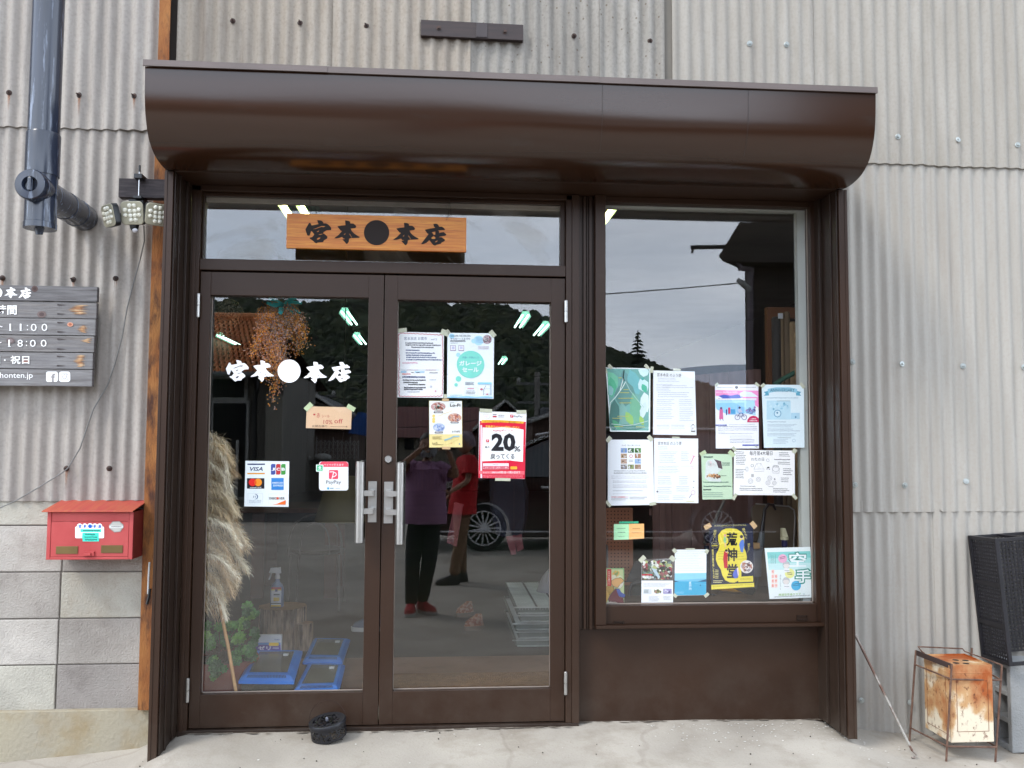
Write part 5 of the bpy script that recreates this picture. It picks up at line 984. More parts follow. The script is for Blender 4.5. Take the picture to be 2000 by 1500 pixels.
pr.blotch(740, 310, 1000, 420, [(176, 218, 236), (150, 200, 222), (206, 234, 244), (124, 180, 206)], 20, 4, .16); pr.n = 1
for i, (x0, x1, y0, y1) in enumerate(((745, 1005, 538, 560), (745, 1080, 568, 610), (745, 1110, 620, 660), (745, 1090, 670, 712), (810, 980, 735, 795))): pr.n = 1; pr.lines(x0, y0, x1, y1, max(1, (y1-y0)//14), (140, 160, 180), .35, (.02, .05), i)
pr.ring(1042, 752, 18, 4, (150, 180, 200)); pr.line([(852, 306), (1000, 306)], 4, (120, 140, 150)); pr.line([(855, 720), (1010, 722)], 4, (120, 140, 150)); pr.build('print', t)
t = notice('flyer', [Z2(-2, 900), Z2(345, 907), Z2(352, 1413), Z2(12, 1417)], (196, 220, 190), 'pale green flyer with a small food photograph in the window centre', 'flyer', [(1373, 885, 13, 7, -30), (1429, 886, 14, 8, 40)], 1)
pr = canvas(1370, 730, 5.77); pr.lines(25, 930, 130, 950, 1, (60, 90, 80), .8, (.06, .12), 4)
pr.poly([(50, 1000), (70, 970), (140, 960), (225, 985), (238, 1070), (180, 1120), (200, 1150), (225, 1215), (90, 1212), (40, 1180)], (214, 222, 218)); pr.poly([(140, 962), (222, 985), (238, 1075), (190, 1060), (170, 1000)], (88, 70, 74)); pr.blotch(60, 980, 170, 1060, [(226, 226, 222), (196, 206, 200), (222, 206, 206)], 14, 4, .3); pr.blotch(50, 1118, 220, 1190, [(214, 160, 110), (196, 126, 90), (226, 190, 150), (120, 90, 70)], 26, 5, .3)
for i, (x0, x1, y0, y1, c) in enumerate(((235, 325, 1000, 1045, (70, 96, 90)), (220, 285, 1145, 1160, (90, 110, 100)), (20, 330, 1216, 1240, (90, 120, 110)), (25, 335, 1262, 1285, (60, 90, 90)), (20, 110, 1298, 1330, (70, 90, 84)), (20, 250, 1335, 1400, (150, 176, 160)))): pr.n = 9; pr.lines(x0, y0, x1, y1, max(1, int((y1-y0)//18)), c, .5, (.02, .05), i, 0, .1)
pr.build('print', t)
t = notice('notice', [Z2(368, 857), Z2(1050, 866), Z2(1053, 1370), Z2(362, 1366)], (246, 246, 246), 'wide white hand drawn notice with line sketches of food', 'notice', [(1434, 877, 10, 6, 50), (1552, 881, 8, 9, 30), (1435, 970, 13, 6, -60), (1552, 970, 12, 6, 50)])
pr = canvas(1370, 730, 5.77); pr.text('毎月第4木曜日', 542, 872, 258, 48, (40, 40, 44), .004); pr.text('わたの日', 560, 945, 145, 38, (40, 40, 44), .004)
for i, (x0, x1, y0, y1, c) in enumerate(((388, 500, 875, 1032, (110, 110, 114)), (385, 500, 1072, 1185, (110, 110, 114)), (875, 1005, 885, 940, (110, 110, 114)), (820, 1010, 960, 985, (80, 80, 84)), (860, 1000, 992, 1030, (90, 90, 94)), (920, 1030, 1065, 1150, (100, 100, 104)), (895, 1000, 1170, 1230, (120, 120, 124)), (435, 620, 1262, 1278, (60, 60, 64)), (430, 690, 1288, 1325, (90, 90, 94)), (808, 990, 1290, 1345, (90, 90, 94)), (755, 820, 1268, 1280, (90, 90, 94)))): pr.n = 1; pr.lines(x0, y0, x1, y1, max(1, int((y1-y0)//18)), c, .42, (.02, .06), i, 4)
SK = (130, 130, 134); pr.n = 2; pr.line([(590, 1075), (625, 1010), (670, 1010), (705, 1072), (590, 1075), (595, 1100), (705, 1098), (705, 1072)], 3, SK); pr.line([(625, 1010), (650, 1075), (670, 1010)], 2, SK); pr.ring(748, 975, 18, 3, SK, 10); pr.ring(572, 1035, 18, 4, (90, 90, 94), 7)
pr.line([(800, 1062), (804, 1118), (874, 1122), (880, 1064)], 3, SK); pr.ring(838, 1068, 38, 3, SK, 16)
for x in (815, 838, 860): pr.ring(x, 1045, 11, 3, SK, 8)
for x, y, r in ((770, 1176, 26), (750, 1230, 26), (822, 1232, 24), (552, 1210, 28), (642, 1190, 26)): pr.n = 2; pr.ring(x, y, r, 3, (110, 110, 114), 12); pr.ring(x, y, r*.5, 3, (140, 140, 144), 9)
pr.blotch(730, 1045, 775, 1085, [(60, 60, 60), (120, 120, 120), (240, 240, 240)], 16, 3, .3); pr.ring(825, 1188, 10, 6, (90, 90, 90), 7); pr.rect(560, 1130, 590, 1165, (190, 190, 190)); pr.rect(500, 1050, 526, 1098, (150, 150, 150)); pr.rect(504, 1054, 522, 1094, (246, 246, 246)); pr.build('print', t)
# low row
def Z3(x, y): return (1170+x/5.77, 980+y/5.77)
t = notice('shop_card', [Z3(167, 252), Z3(337, 252), Z3(337, 425), Z3(167, 430)], (186, 240, 190), 'small mint green card beside the orange card', 'card')
pr = canvas(1170, 980, 5.77); pr.lines(200, 295, 300, 312, 1, (120, 170, 130), .6); pr.lines(210, 340, 296, 352, 1, (90, 130, 100), .6, (.1, .14)); pr.lines(215, 390, 290, 400, 1, (140, 180, 150), .6); pr.build('print', t)
t = notice('shop_card', [Z3(338, 250), Z3(507, 247), Z3(508, 413), Z3(338, 424)], (250, 190, 122), 'small orange card right of the mint green card', 'card')
pr = canvas(1170, 980, 5.77); pr.lines(375, 300, 465, 312, 1, (170, 120, 70), .6, (.06, .12)); pr.lines(370, 345, 480, 360, 1, (190, 140, 90), .6); pr.build('print', t)
notice('shop_card', [Z3(228, 222), Z3(444, 220), Z3(445, 244), Z3(226, 246)], (60, 170, 130), 'narrow dark green strip above the two small cards', 'card', Y=.0135)
t = notice('leaflet', [Z3(481, 650), Z3(836, 643), Z3(834, 1136), Z3(476, 1138)], (240, 243, 246), 'leaflet with busy painted artwork above three small pictures, standing on the sill', 'leaflet', [Z3(488, 645)+(14, 9, -45), Z3(828, 640)+(11, 9, 40)])
pr = canvas(1170, 980, 5.77); pr.rect(481, 648, 834, 888, (90, 84, 80)); pr.blotch(483, 650, 832, 885, [(60, 44, 42), (150, 90, 92), (200, 206, 190), (86, 110, 84), (170, 180, 120), (224, 224, 220), (36, 40, 36), (150, 60, 70), (110, 130, 130)], 210, 7, .13); pr.n = 9; pr.rect(484, 815, 600, 832, (180, 30, 50)); pr.text('芸術と市', 510, 840, 110, 26, W_, .03); pr.poly([(590, 745), (640, 760), (690, 850), (670, 868), (620, 800)], (176, 196, 204))
pr.lines(500, 915, 820, 970, 4, (160, 164, 172), .35, (.02, .05)); pr.rect(500, 985, 592, 1038, (214, 220, 224)); pr.lines(506, 990, 560, 1034, 4, (90, 110, 110), .5, (.1, .2)); pr.blotch(612, 982, 706, 1038, [(120, 90, 84), (160, 160, 110), (80, 90, 60), (190, 150, 130)], 24, 8, .3); pr.rect(724, 980, 818, 1036, (150, 140, 190)); pr.blotch(724, 982, 816, 1036, [(90, 84, 140), (220, 216, 232), (60, 60, 90)], 10, 9, .25); pr.lines(560, 1062, 680, 1125, 5, (170, 174, 180), .35, (.03, .07)); pr.lines(725, 1062, 815, 1110, 3, (170, 174, 180), .35, (.03, .07)); pr.build('print', t)
t = notice('leaflet', [Z3(855, 540), Z3(1210, 538), Z3(1208, 1052), Z3(850, 1058)], (234, 240, 246), 'leaflet with white text above a calm blue sea picture', 'leaflet', [Z3(853, 552)+(9, 7, 50), Z3(1028, 533)+(18, 3, 0), Z3(1214, 560)+(7, 8, 30), Z3(858, 1058)+(8, 6, 40), Z3(1212, 1052)+(10, 6, -40)])
pr = canvas(1170, 980, 5.77); pr.lines(870, 560, 1195, 790, 12, (206, 210, 216), .35, (.02, .05)); pr.poly([(853, 806), (1209, 802), (1208, 900), (852, 900)], (140, 206, 232)); pr.poly([(852, 884), (1208, 864), (1208, 905), (852, 905)], (110, 186, 216)); pr.poly([(852, 898), (1208, 896), (1207, 1050), (851, 1055)], (60, 166, 204)); pr.poly([(852, 888), (905, 900), (852, 904)], (30, 74, 110)); pr.poly([(1110, 900), (1208, 872), (1208, 902)], (30, 84, 120)); pr.text(['瀬', '戸', '内'], 1012, 900, 30, 95, (226, 244, 250), .01, vertical=True); pr.disc(1142, 942, 6, (20, 60, 90)); pr.lines(862, 1015, 960, 1045, 3, (150, 210, 230), .3, (.06, .12)); pr.line([(1080, 920), (1200, 930)], 3, (110, 196, 224)); pr.build('print', t)
def Z4(x, y): return (1380+x/8.823, 1010+y/8.823)
t = notice('poster', [Z4(48, 130), Z4(798, 105), Z4(822, 1200), Z4(80, 1250)], (38, 42, 62), 'dark navy festival poster with yellow gourd shape and brush lettering', 'poster', [Z4(20, 160)+(14, 9, -30), Z4(810, 135)+(14, 9, 50)], 2, Y=.013)
pr = canvas(1380, 1010, 8.823, .013); YE = (226, 210, 78)
g_ = []
for (x, y) in ((410, 192), (520, 205), (605, 260), (650, 350), (650, 450), (648, 540), (680, 610), (695, 690), (680, 790), (640, 850), (600, 920), (600, 1020), (550, 1095), (480, 1128), (400, 1125), (320, 1085), (270, 1000), (245, 900), (190, 820), (160, 730), (165, 640), (205, 560), (225, 490), (200, 400), (200, 310), (260, 230), (330, 198)): g_.append((x, y))
pr.poly(g_, YE); pr.text('KOUJINDO FESTIVAL', 140, 138, 550, 34, (200, 190, 120), 0, -1.5)
pr.lines(200, 580, 680, 760, 4, (186, 176, 70), .3, (.02, .08), 3, 0, .1)
pr.text('荒', 340, 262, 190, 235, DK, .03); pr.text('神', 335, 530, 195, 230, DK, .03); pr.text('堂', 350, 805, 190, 245, DK, .03)
pr.poly([(330, 570), (362, 600), (362, 880), (305, 880), (285, 720), (300, 600)], (190, 34, 50)); pr.disc(345, 590, 22, (236, 200, 180)); pr.disc(340, 575, 22, (46, 30, 36)); pr.poly([(590, 400), (640, 385), (650, 480), (625, 610), (590, 600), (560, 470)], (96, 130, 206)); pr.disc(605, 355, 24, (232, 196, 176)); pr.disc(602, 335, 28, (50, 46, 60)); pr.poly([(300, 340), (335, 350), (338, 440), (310, 450), (290, 400)], (150, 200, 150)); pr.disc(318, 315, 22, (214, 160, 150)); pr.poly([(310, 445), (335, 445), (330, 520), (318, 520)], (226, 190, 150)); pr.poly([(470, 930), (530, 870), (560, 950), (540, 1040), (480, 1060), (450, 1000)], (92, 110, 196)); pr.poly([(520, 880), (545, 870), (560, 1000), (540, 1010)], (232, 210, 200))
pr.disc(690, 855, 112, (226, 222, 218)); pr.blotch(590, 755, 790, 955, [(176, 110, 90), (110, 76, 70), (214, 206, 204), (150, 140, 150), (190, 150, 130)], 46, 5, .2, True)
pr.n = 12; pr.text(['遊', 'ぼ', 'う', '！'], 125, 215, 50, 185, (220, 206, 120), .01, 6, vertical=True); pr.text(['踊', 'ろ', 'う', '！'], 610, 200, 46, 190, (220, 206, 120), .01, -20, vertical=True); pr.text(['話', 'そ', 'う', '！'], 710, 448, 42, 165, (220, 206, 120), .01, 4, vertical=True)
pr.ring(143, 475, 64, 4, (180, 170, 110)); pr.text('2022.7', 110, 450, 66, 18, (220, 206, 120)); pr.text('参加費無料', 92, 478, 102, 26, YE, .02)
pr.text(list('尾道の夏を楽しもう祭'), 88, 555, 34, 500, (220, 206, 110), .02, -2.5, vertical=True); pr.lines(150, 905, 205, 1070, 6, (206, 196, 130), .5, (.2, .3), 3); pr.lines(115, 1090, 285, 1145, 2, (206, 200, 150), .5, (.04, .1), 4)
pr.poly([(545, 1030), (800, 1012), (804, 1110), (548, 1122)], YE); pr.lines(580, 1050, 780, 1095, 3, (110, 104, 40), .3, (.03, .08)); pr.poly([(82, 1168), (818, 1130), (822, 1200), (84, 1248)], YE); pr.lines(110, 1185, 800, 1215, 2, (110, 104, 40), .3, (.01, .05), 3, -40, .05); pr.build('print', t)
t = notice('poster', [Z4(1000, 535), Z4(1788, 512), Z4(1855, 1385), Z4(1085, 1412)], (232, 242, 242), 'white and turquoise karate class poster leaning in the lower right window corner', 'poster', Y=.012)
pr = canvas(1380, 1010, 8.823); TQ = (130, 210, 206)
pr.poly([(1042, 605), (1785, 585), (1795, 700), (1055, 715)], (136, 212, 208)); pr.poly([(1052, 712), (1794, 698), (1800, 790), (1062, 800)], (170, 224, 222)); pr.poly([(1062, 800), (1800, 788), (1808, 900), (1072, 910)], (200, 234, 234))
pr.lines(1100, 640, 1210, 790, 1, GY, .01); 
for x in (1112, 1145, 1185): pr.n = 4; pr.text(list('空手道教室生徒'), x-7, 650, 15, 150, (100, 116, 124), 0, vertical=True)
pr.disc(1310, 715, 76, (236, 176, 206)); pr.lines(1260, 690, 1360, 740, 2, (90, 70, 80), .4, (.05, .1), 1, -20); pr.disc(1432, 970, 84, (232, 232, 150)); pr.lines(1385, 945, 1480, 1000, 2, (90, 90, 70), .4, (.05, .1), 1, 15); pr.disc(1542, 1180, 84, (66, 176, 220)); pr.lines(1480, 1150, 1600, 1205, 2, (40, 90, 120), .4, (.05, .1), 1, -15)
for cx, cy in ((1375, 835), (1370, 1110)): pr.n = 5; pr.ring(cx, cy-10, 62, 5, (150, 160, 166)); pr.disc(cx, cy, 50, (232, 226, 222)); pr.poly([(cx-58, cy-10), (cx-40, cy-58), (cx+10, cy-70), (cx+52, cy-40), (cx+55, cy-12), (cx+20, cy-30), (cx-30, cy-26)], (196, 196, 200)); pr.poly([(cx-40, cy+45), (cx+50, cy+50), (cx+60, cy+110), (cx-30, cy+120)], (238, 240, 242)); pr.line([(cx-30, cy+82), (cx+52, cy+88)], 7, (120, 140, 150))
for i, ch in enumerate('祝 合格者募集中'): 
    if ch != ' ': pr.n = 6; pr.rect(1116+(i % 2)*56, 905+(i//2)*80, 1166+(i % 2)*56, 975+(i//2)*80, (246, 220, 214)); pr.text(ch, 1122+(i % 2)*56, 914+(i//2)*80, 38, 52, (232, 130, 110), .01)
pr.n = 6; pr.text(list('一緒に楽しく汗をかこう'), 1262, 985, 24, 270, (110, 120, 126), 0, vertical=True)
pr.text('空', 1405, 590, 330, 288, (56, 146, 130), .075); pr.text('空', 1425, 612, 292, 244, (240, 248, 250), .018); pr.text('手', 1515, 880, 300, 275, (56, 146, 130), .075); pr.text('手', 1538, 902, 252, 230, (240, 248, 250), .018)
pr.text('尾道空手道クラブ', 1240, 1318, 385, 40, (160, 196, 130), .02, -2); pr.text('☎', 1662, 1312, 32, 32, (140, 180, 180)); pr.lines(1165, 1370, 1790, 1392, 1, GY, .5, (.01, .03), 4, -30, .02); pr.build('print', t)
# ================================================================ INSIDE THE SHOP
IX0, IX1, IY1, CZ = -3.4, 4.2, 19.0, 2.95
FLOORM = mat('shop floor', srgb(60, 50, 44), .6, col2=srgb(78, 65, 57), scale=1.4, dark=(srgb(70, 58, 52), 3, .5, .75), bump=.05)
B().box(-1.2, 1.8, .052, .3, -.06, .0).box(IX0, IX1, .3, IY1, -.06, .0).build('floor', FLOORM, kind='structure')
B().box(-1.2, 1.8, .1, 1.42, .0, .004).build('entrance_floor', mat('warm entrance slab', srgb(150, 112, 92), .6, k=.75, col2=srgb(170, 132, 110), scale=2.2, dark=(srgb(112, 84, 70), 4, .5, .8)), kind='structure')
INW = mat('dark interior boarding', srgb(58, 46, 38), .75, col2=srgb(78, 62, 50), scale=3, stretch=(6, 6, .4))
iw = thing('interior_walls', (0, 10, 0), 'dark boarded walls of the shop interior behind the glass', 'wall')
B().box(IX0-.1, IX0, .2, IY1, 0, CZ).build('side_wall', INW, iw); B().box(IX1, IX1+.1, .2, IY1, 0, CZ).build('side_wall', INW, iw); B().box(IX0-.1, IX1+.1, IY1, IY1+.1, 0, CZ).build('back_wall', INW, iw)
B().box(IX0-.1, IX1+.1, .2, IY1+.1, CZ, CZ+.1).build('ceiling', mat('grey ceiling', srgb(176, 170, 160), .8, col2=srgb(196, 190, 180), scale=2), kind='structure')
# pale inner frame of the display window
PALE = mat('pale inner frame', srgb(186, 190, 184), .6, var=.06, scale=5)
zi1, zi0 = P(1378, 411, .03).z, P(1384, 1190, .03).z; xi = P(1561, 800, .03).x
ifr = thing('inner_window_frame', P(1378, 1178, .05), 'pale painted inner frame seen through the display window', 'frame')
B().box(xi, gx1+.12, .022, .06, zi0-.1, zi1+.1).build('side_board', PALE, ifr); B().box(gx0-.02, xi, .022, .06, zi1, zi1+.1).build('top_board', PALE, ifr)
# strip lights
TUBE = mat('lit tube', (1, 1, 1), .4, emit=(.6, 1, .85, 3.0)); TUBEW = mat('lit warm tube', (1, 1, 1), .4, emit=(1, .84, .36, 9.0)); REFL = mat('white reflector', srgb(150, 200, 182), .5, var=.03)
def fixture(px, py, label, warm=False, L=1.2, grp='ceiling strip lights'):
    c = G(px, py, CZ-.12); t = thing('strip_light', c, label, 'ceiling light', grp); z = c.z; W_h = .03 if warm else .07
    b = B(); b.add([(c.x-W_h, c.y-L/2, z-.02), (c.x-W_h*.5, c.y-L/2, z+.05), (c.x+W_h*.5, c.y-L/2, z+.05), (c.x+W_h, c.y-L/2, z-.02), (c.x-W_h, c.y+L/2, z-.02), (c.x-W_h*.5, c.y+L/2, z+.05), (c.x+W_h*.5, c.y+L/2, z+.05), (c.x+W_h, c.y+L/2, z-.02)], [(0, 1, 5, 4), (1, 2, 6, 5), (2, 3, 7, 6)])
    b.box(c.x-.05, c.x+.05, c.y-L/2, c.y+L/2, z+.052, z+.11); b.build('reflector', REFL, t)
    for dx in ((0,) if warm else (-.035, .035)): B().lathe((c.x+dx, c.y-L/2+.02, z), [(.0125, 0), (.0125, L-.04)], None, 8, Vector((0, 1, 0))).build('tube', TUBEW if warm else TUBE, t)
fixture(560, 408, 'warm strip light nearest the transom behind the name board', True, 2.4)  # these warm tubes run on unseen past their visible length, added to light the interior
fixture(1186, 418, 'warm strip light at the top left corner of the display window', True, 2.4)
fixture(592, 405, 'thin second warm strip light above the name board', True, 2.4)
for px, py, l in ((683, 622, 'strip light high in the left pane, right of the dried flowers'), (704, 664, 'strip light below the first in the left pane, near the stile'), (448, 664, 'strip light at the left over the tiled roof reflection'), (507, 700, 'strip light behind the dried flowers'), (585, 737, 'strip light behind the white dot'), (1018, 628, 'strip light high in the right door pane'), (1056, 645, 'strip light at the right edge of the right pane'), (981, 706, 'farthest strip light in the right pane')): fixture(px, py, l, False, 1.2)
# log stump and spray bottle
BARK = mat('tree bark', srgb(70, 52, 40), .9, k=1, col2=srgb(176, 152, 130), scale=11, stretch=(3, 3, .5), bump=.9, bscale=22, fac=(.4, .62)); RINGS = mat('sawn wood', srgb(136, 104, 78), .8, col2=srgb(160, 128, 98), scale=16)
def stump(px, py, r, h, label):
    c = G(px, py, 0); c.y += r; t = thing('log_stump', c, label, 'log'); b = B(); n = 40; rr = []
    for k, z in enumerate((0, h*.33, h*.66, h)):
        rr.append([Vector((c.x+(r*(1+.05*noise.noise(Vector((math.cos(a)*2.5, math.sin(a)*2.5, z*2)))+.03*math.sin(a*11+k*.3)))*math.cos(a), c.y+(r*(1+.05*noise.noise(Vector((math.cos(a)*2.5, math.sin(a)*2.5, z*2)))+.03*math.sin(a*11+k*.3)))*math.sin(a), z)) for a in [2*math.pi*j/n for j in range(n)]])
    b.add([v for q in rr for v in q], [(i*n+j, i*n+(j+1) % n, (i+1)*n+(j+1) % n, (i+1)*n+j) for i in range(3) for j in range(n)], BARK); b.build('bark', None, t, smooth=False)
    b = B(); b.add([v+Vector((0, 0, .001)) for v in rr[3]], [tuple(range(n))]); b.build('cut_face', RINGS, t); return c
sc_ = stump(542, 1274, .145, .25, 'sawn log stump with rough bark behind the left door pane')
stump(590, 1272, .055, .16, 'thin short log beside the bark stump')
bt = thing('spray_bottle', (sc_.x-.03, sc_.y-.02, .251), 'blue spray bottle with white trigger on the log stump', 'bottle')
bx_, by_ = sc_.x-.03, sc_.y-.03
B().lathe((bx_, by_, .252), [(.036, 0), (.042, .004), (.042, .11), (.034, .135), (.015, .155), (.013, .172)], None, 20, sy=.7).build('body', mat('blue plastic', srgb(120, 140, 178), .3, var=.05), bt, smooth=True)
LB = [mat('label white', srgb(222, 226, 232), .5), mat('label yellow', srgb(226, 196, 70), .5), mat('label red', srgb(200, 70, 70), .5), mat('label blue', srgb(60, 70, 130), .5), mat('label grey', srgb(90, 96, 104), .5)]
b = B(); yl = by_-.031
for x0_, x1_, z0_, z1_, m_, d in ((-.03, .03, .012, .105, 0, 0), (-.03, .03, .105, .116, 1, 0), (-.03, .03, .112, .124, 2, .0005), (-.008, .008, .098, .112, 3, .001), (-.016, .022, .076, .084, 4, .0005), (-.016, .02, .04, .062, 1, .0005), (-.03, .03, .006, .016, 1, .0005), (-.03, .03, .022, .028, 4, .0005)): b.box(bx_+x0_, bx_+x1_, yl-.0012-d, yl+.002, .252+z0_, .252+z1_, LB[m_])
b.build('label', None, bt)
b = B(); b.lathe((bx_, by_, .424), [(.016, 0), (.016, .018), (.012, .024), (.012, .034)], None, 14); b.hexa([Vector((bx_+u, by_+v, z)) for u, v, z in ((-.05, -.012, .462), (.022, -.012, .458), (.022, .012, .458), (-.05, .012, .462))], [Vector((bx_+u, by_+v, z)) for u, v, z in ((-.042, -.009, .49), (.018, -.009, .494), (.018, .009, .494), (-.042, .009, .49))]); b.tube([(bx_-.036, by_, .466), (bx_-.042, by_, .44), (bx_-.05, by_, .418)], .005, None, 6)
b.build('trigger_head', mat('white plastic', srgb(220, 222, 226), .4), bt, smooth=True)
# insect cases
BLU = mat('blue lid plastic', srgb(0, 104, 206), .35, k=1, col2=srgb(24, 128, 226), scale=5, spec=.5)
def case(tl, tr, br, bl, z, label, bottom=.02, clear_lid=False):
    c = [G(*q, z) for q in (bl, br, tr, tl)]; cen = sum(c, Vector())/4; t = thing('insect_case', (cen.x, cen.y, .002), label, 'insect case', 'clear insect cases with blue lids')
    ins = lambda k, dz: [cen+(v-cen)*k+Vector((0, 0, dz)) for v in c]
    b = B()
    def ringq(k0, z0, k1, z1):
        a, d = ins(k0, z0), ins(k1, z1); b.add(a+d, [(i, (i+1) % 4, 4+(i+1) % 4, 4+i) for i in range(4)])
    ringq(1.0, -.018, 1.0, -.004); ringq(1.0, -.004, .93, .003); ringq(.93, .003, .84, .012); ringq(.84, .012, .66, .013); ringq(.66, .013, .655, .004); ringq(1, -.018, .93, -.018)
    b.build('lid', BLU, t)
    sl = B(); a = ins(.92, .0045); d = ins(.85, .0125); n = 26
    for s0, s1 in ((0, 1), (3, 2)):
        for i in range(n):
            u0, u1 = .1+.8*i/n, .1+.8*(i+.5)/n; q = [a[s0].lerp(a[s1], u0), a[s0].lerp(a[s1], u1), d[s0].lerp(d[s1], u1), d[s0].lerp(d[s1], u0)]; sl.add([v+Vector((0, -.0006, .0008)) for v in q], [(0, 1, 2, 3)])
    sl.build('vent_slots', mat('slot shadow', srgb(18, 30, 56), .8), t, kind='stuff')
    w = ins(.70, .014); w2 = ins(.70, .0155); B().hexa(w, w2).build('clear_window', CLEAR, t)
    hb_ = ins(.2, .0165); q = cen+(c[2]-cen)*.42+Vector((0, 0, .017)); B().box(q.x-.012, q.x+.012, q.y-.012, q.y+.012, q.z-.002, q.z+.006).build('latch_knob', mat('white plastic', srgb(220, 222, 226), .4), t)
    lo = [Vector((cen.x+(v.x-cen.x)*.84, cen.y+(v.y-cen.y)*.84, .004)) for v in c]; up = ins(.93, -.018); b = B(); b.add(lo+up, [(i, (i+1) % 4, 4+(i+1) % 4, 4+i) for i in range(4)]+[(3, 2, 1, 0)]); b.build('clear_tub', CLEAR, t)
    lo2 = [cen+(v-cen)*.82 for v in c]; B().hexa([Vector((v.x, v.y, .006)) for v in lo2], [Vector((v.x, v.y, .03)) for v in lo2]).build('bedding', mat('dark soil', srgb(44, 40, 34), .95, bump=.5), t)
case((497, 1271), (591, 1270), (574, 1329), (466, 1328), .17, 'largest blue lidded clear insect case, front left by the door glass')
case((601, 1296), (674, 1298), (662, 1347), (572, 1350), .12, 'low blue lidded insect case at the front right of the three')
case((612, 1247), (684, 1248), (669, 1292), (591, 1291), .12, 'blue lidded insect case at the back behind the other two')
pk = thing('paper_packet', P(524, 1275, .86), 'white and purple printed packet standing behind the insect case', 'packet')
a, c_ = P(500, 1285, .86), P(550, 1240, .86); B().box(a.x, c_.x, .86, .885, .02, c_.z).build('packet_body', mat('white packet', srgb(214, 216, 220), .5), pk)
pr = Print(.8595, 380, 1080, 5.17, .0002); pr.rect(600, 905, 870, 1020, (88, 70, 140)); pr.rect(600, 910, 870, 925, (90, 140, 190)); pr.rrect(750, 905, 850, 938, 12, (238, 200, 60)); pr.rect(590, 915, 618, 985, (196, 40, 50)); pr.text('ゼリー', 640, 940, 210, 40, (232, 226, 240), .03); pr.text('TOSO', 805, 868, 54, 14, (60, 90, 150), .02); pr.build('packet_print', pk)
# potted succulent
TERR = mat('dark terracotta', srgb(134, 66, 52), .7, col2=srgb(156, 82, 64), scale=6)
pc_ = Vector((P(428, 1300, .62).x, .66, 0)); pt = thing('potted_plant', pc_, 'bushy green succulent in a round terracotta pot at the left door edge', 'plant')
B().lathe(pc_, [(.10, 0), (.15, .03), (.185, .10), (.19, .17), (.18, .2), (.165, .2), (.165, .17)], None, 32).build('pot', TERR, pt, smooth=True)
B().lathe(pc_+Vector((0, 0, .175)), [(.0001, .001), (.165, 0)], None, 24).build('soil', mat('dark soil', srgb(44, 40, 34), .95, bump=.5), pt)
LEAF = [mat(f'succulent {i}', c, .45, var=.2, scale=30, spec=.5) for i, c in enumerate((srgb(76, 132, 62), srgb(98, 156, 72), srgb(130, 180, 84), srgb(58, 106, 54)))]
def rosette(b, c, r, nrm, rd, mt):
    q = Vector((0, 0, 1)).rotation_difference(nrm)
    for ring, (n, k, el) in enumerate(((7, 1, .25), (6, .72, .6), (4, .42, 1.0))):
        for i in range(n):
            a = 2*math.pi*i/n+ring*.5+rd.random()*.2; e = el+rd.uniform(-.1, .1); d = Vector((math.cos(a)*math.cos(e), math.sin(a)*math.cos(e), math.sin(e))); s_ = Vector((-math.sin(a), math.cos(a), 0)); u = d.cross(s_)*-.12
            L = r*k; w = L*.36; pts = [d*.1*L, d*.6*L+s_*w-u*L, d*L*.98+s_*w*.5, d*L*.98-s_*w*.5, d*.6*L-s_*w-u*L]; ct = d*.62*L+u*L*1.2
            vs = [c+q @ p_ for p_ in pts]+[c+q @ ct]; b.add(vs, [(0, 1, 5), (1, 2, 5), (2, 3, 5), (3, 4, 5), (4, 0, 5)], mt)
rd = random.Random(12); fo = B(); stp = B(); spots = []
for (x0_, x1_, y0_, y1_, n, Y0, Y1) in ((398, 440, 1222, 1268, 16, .5, .75), (440, 500, 1208, 1262, 30, .48, .8), (462, 498, 1262, 1285, 9, .46, .6), (478, 492, 1178, 1205, 4, .6, .7), (486, 502, 1200, 1222, 4, .6, .7), (452, 470, 1278, 1296, 4, .44, .5), (410, 438, 1286, 1324, 11, .42, .48)):
    for _ in range(n): spots.append((rd.uniform(x0_, x1_), rd.uniform(y0_, y1_), rd.uniform(Y0, Y1)))
for x, y, Y in spots:
    c = P(x, y, Y); nr = Vector((rd.uniform(-.6, .6), -1, rd.uniform(.1, 1.2))).normalized(); rosette(fo, c, rd.uniform(.022, .034), nr, rd, LEAF[rd.choice((0, 0, 1, 1, 2, 3))])
    stp.tube([c, c.lerp(pc_+Vector((0, 0, .2)), .4)+Vector((0, 0, -.02)), pc_+Vector((rd.uniform(-.1, .1), rd.uniform(-.1, .1), .18))], .0028, None, 4)
fo.build('foliage', None, pt, kind='stuff'); stp.build('stems', mat('plant stem', srgb(96, 78, 54), .8), pt, kind='stuff')
# pampas grass and its stick
pg = thing('pampas_grass', P(440, 1345, .14), 'tall fluffy beige pampas grass plume on a pale stick behind the left door pane', 'dried grass')
B().tube([P(461, 1352, .10), P(445, 1260, .16), P(424, 1160, .25)], [.0075, .0078, .007], None, 8).build('stick', mat('pale bamboo', srgb(196, 150, 98), .6, stretch=(1, 1, 6)), pg, smooth=True)
PAM = [mat(f'pampas {i}', srgb(*c), .9, k=1, var=.08, spec=.1) for i, c in enumerate(((222, 200, 162), (238, 222, 190), (196, 168, 132), (250, 240, 216)))]
edge = [(838, 425), (850, 447), (880, 449), (910, 455), (925, 463), (950, 448), (980, 450), (1010, 466), (1040, 474), (1075, 484), (1100, 487), (1120, 478), (1145, 462), (1170, 452), (1195, 445), (1205, 436)]
def edge_x(y):
    for (a, xa), (c, xc) in zip(edge, edge[1:]):
        if y <= c: return xa+(xc-xa)*(y-a)/(c-a)
    return edge[-1][1]
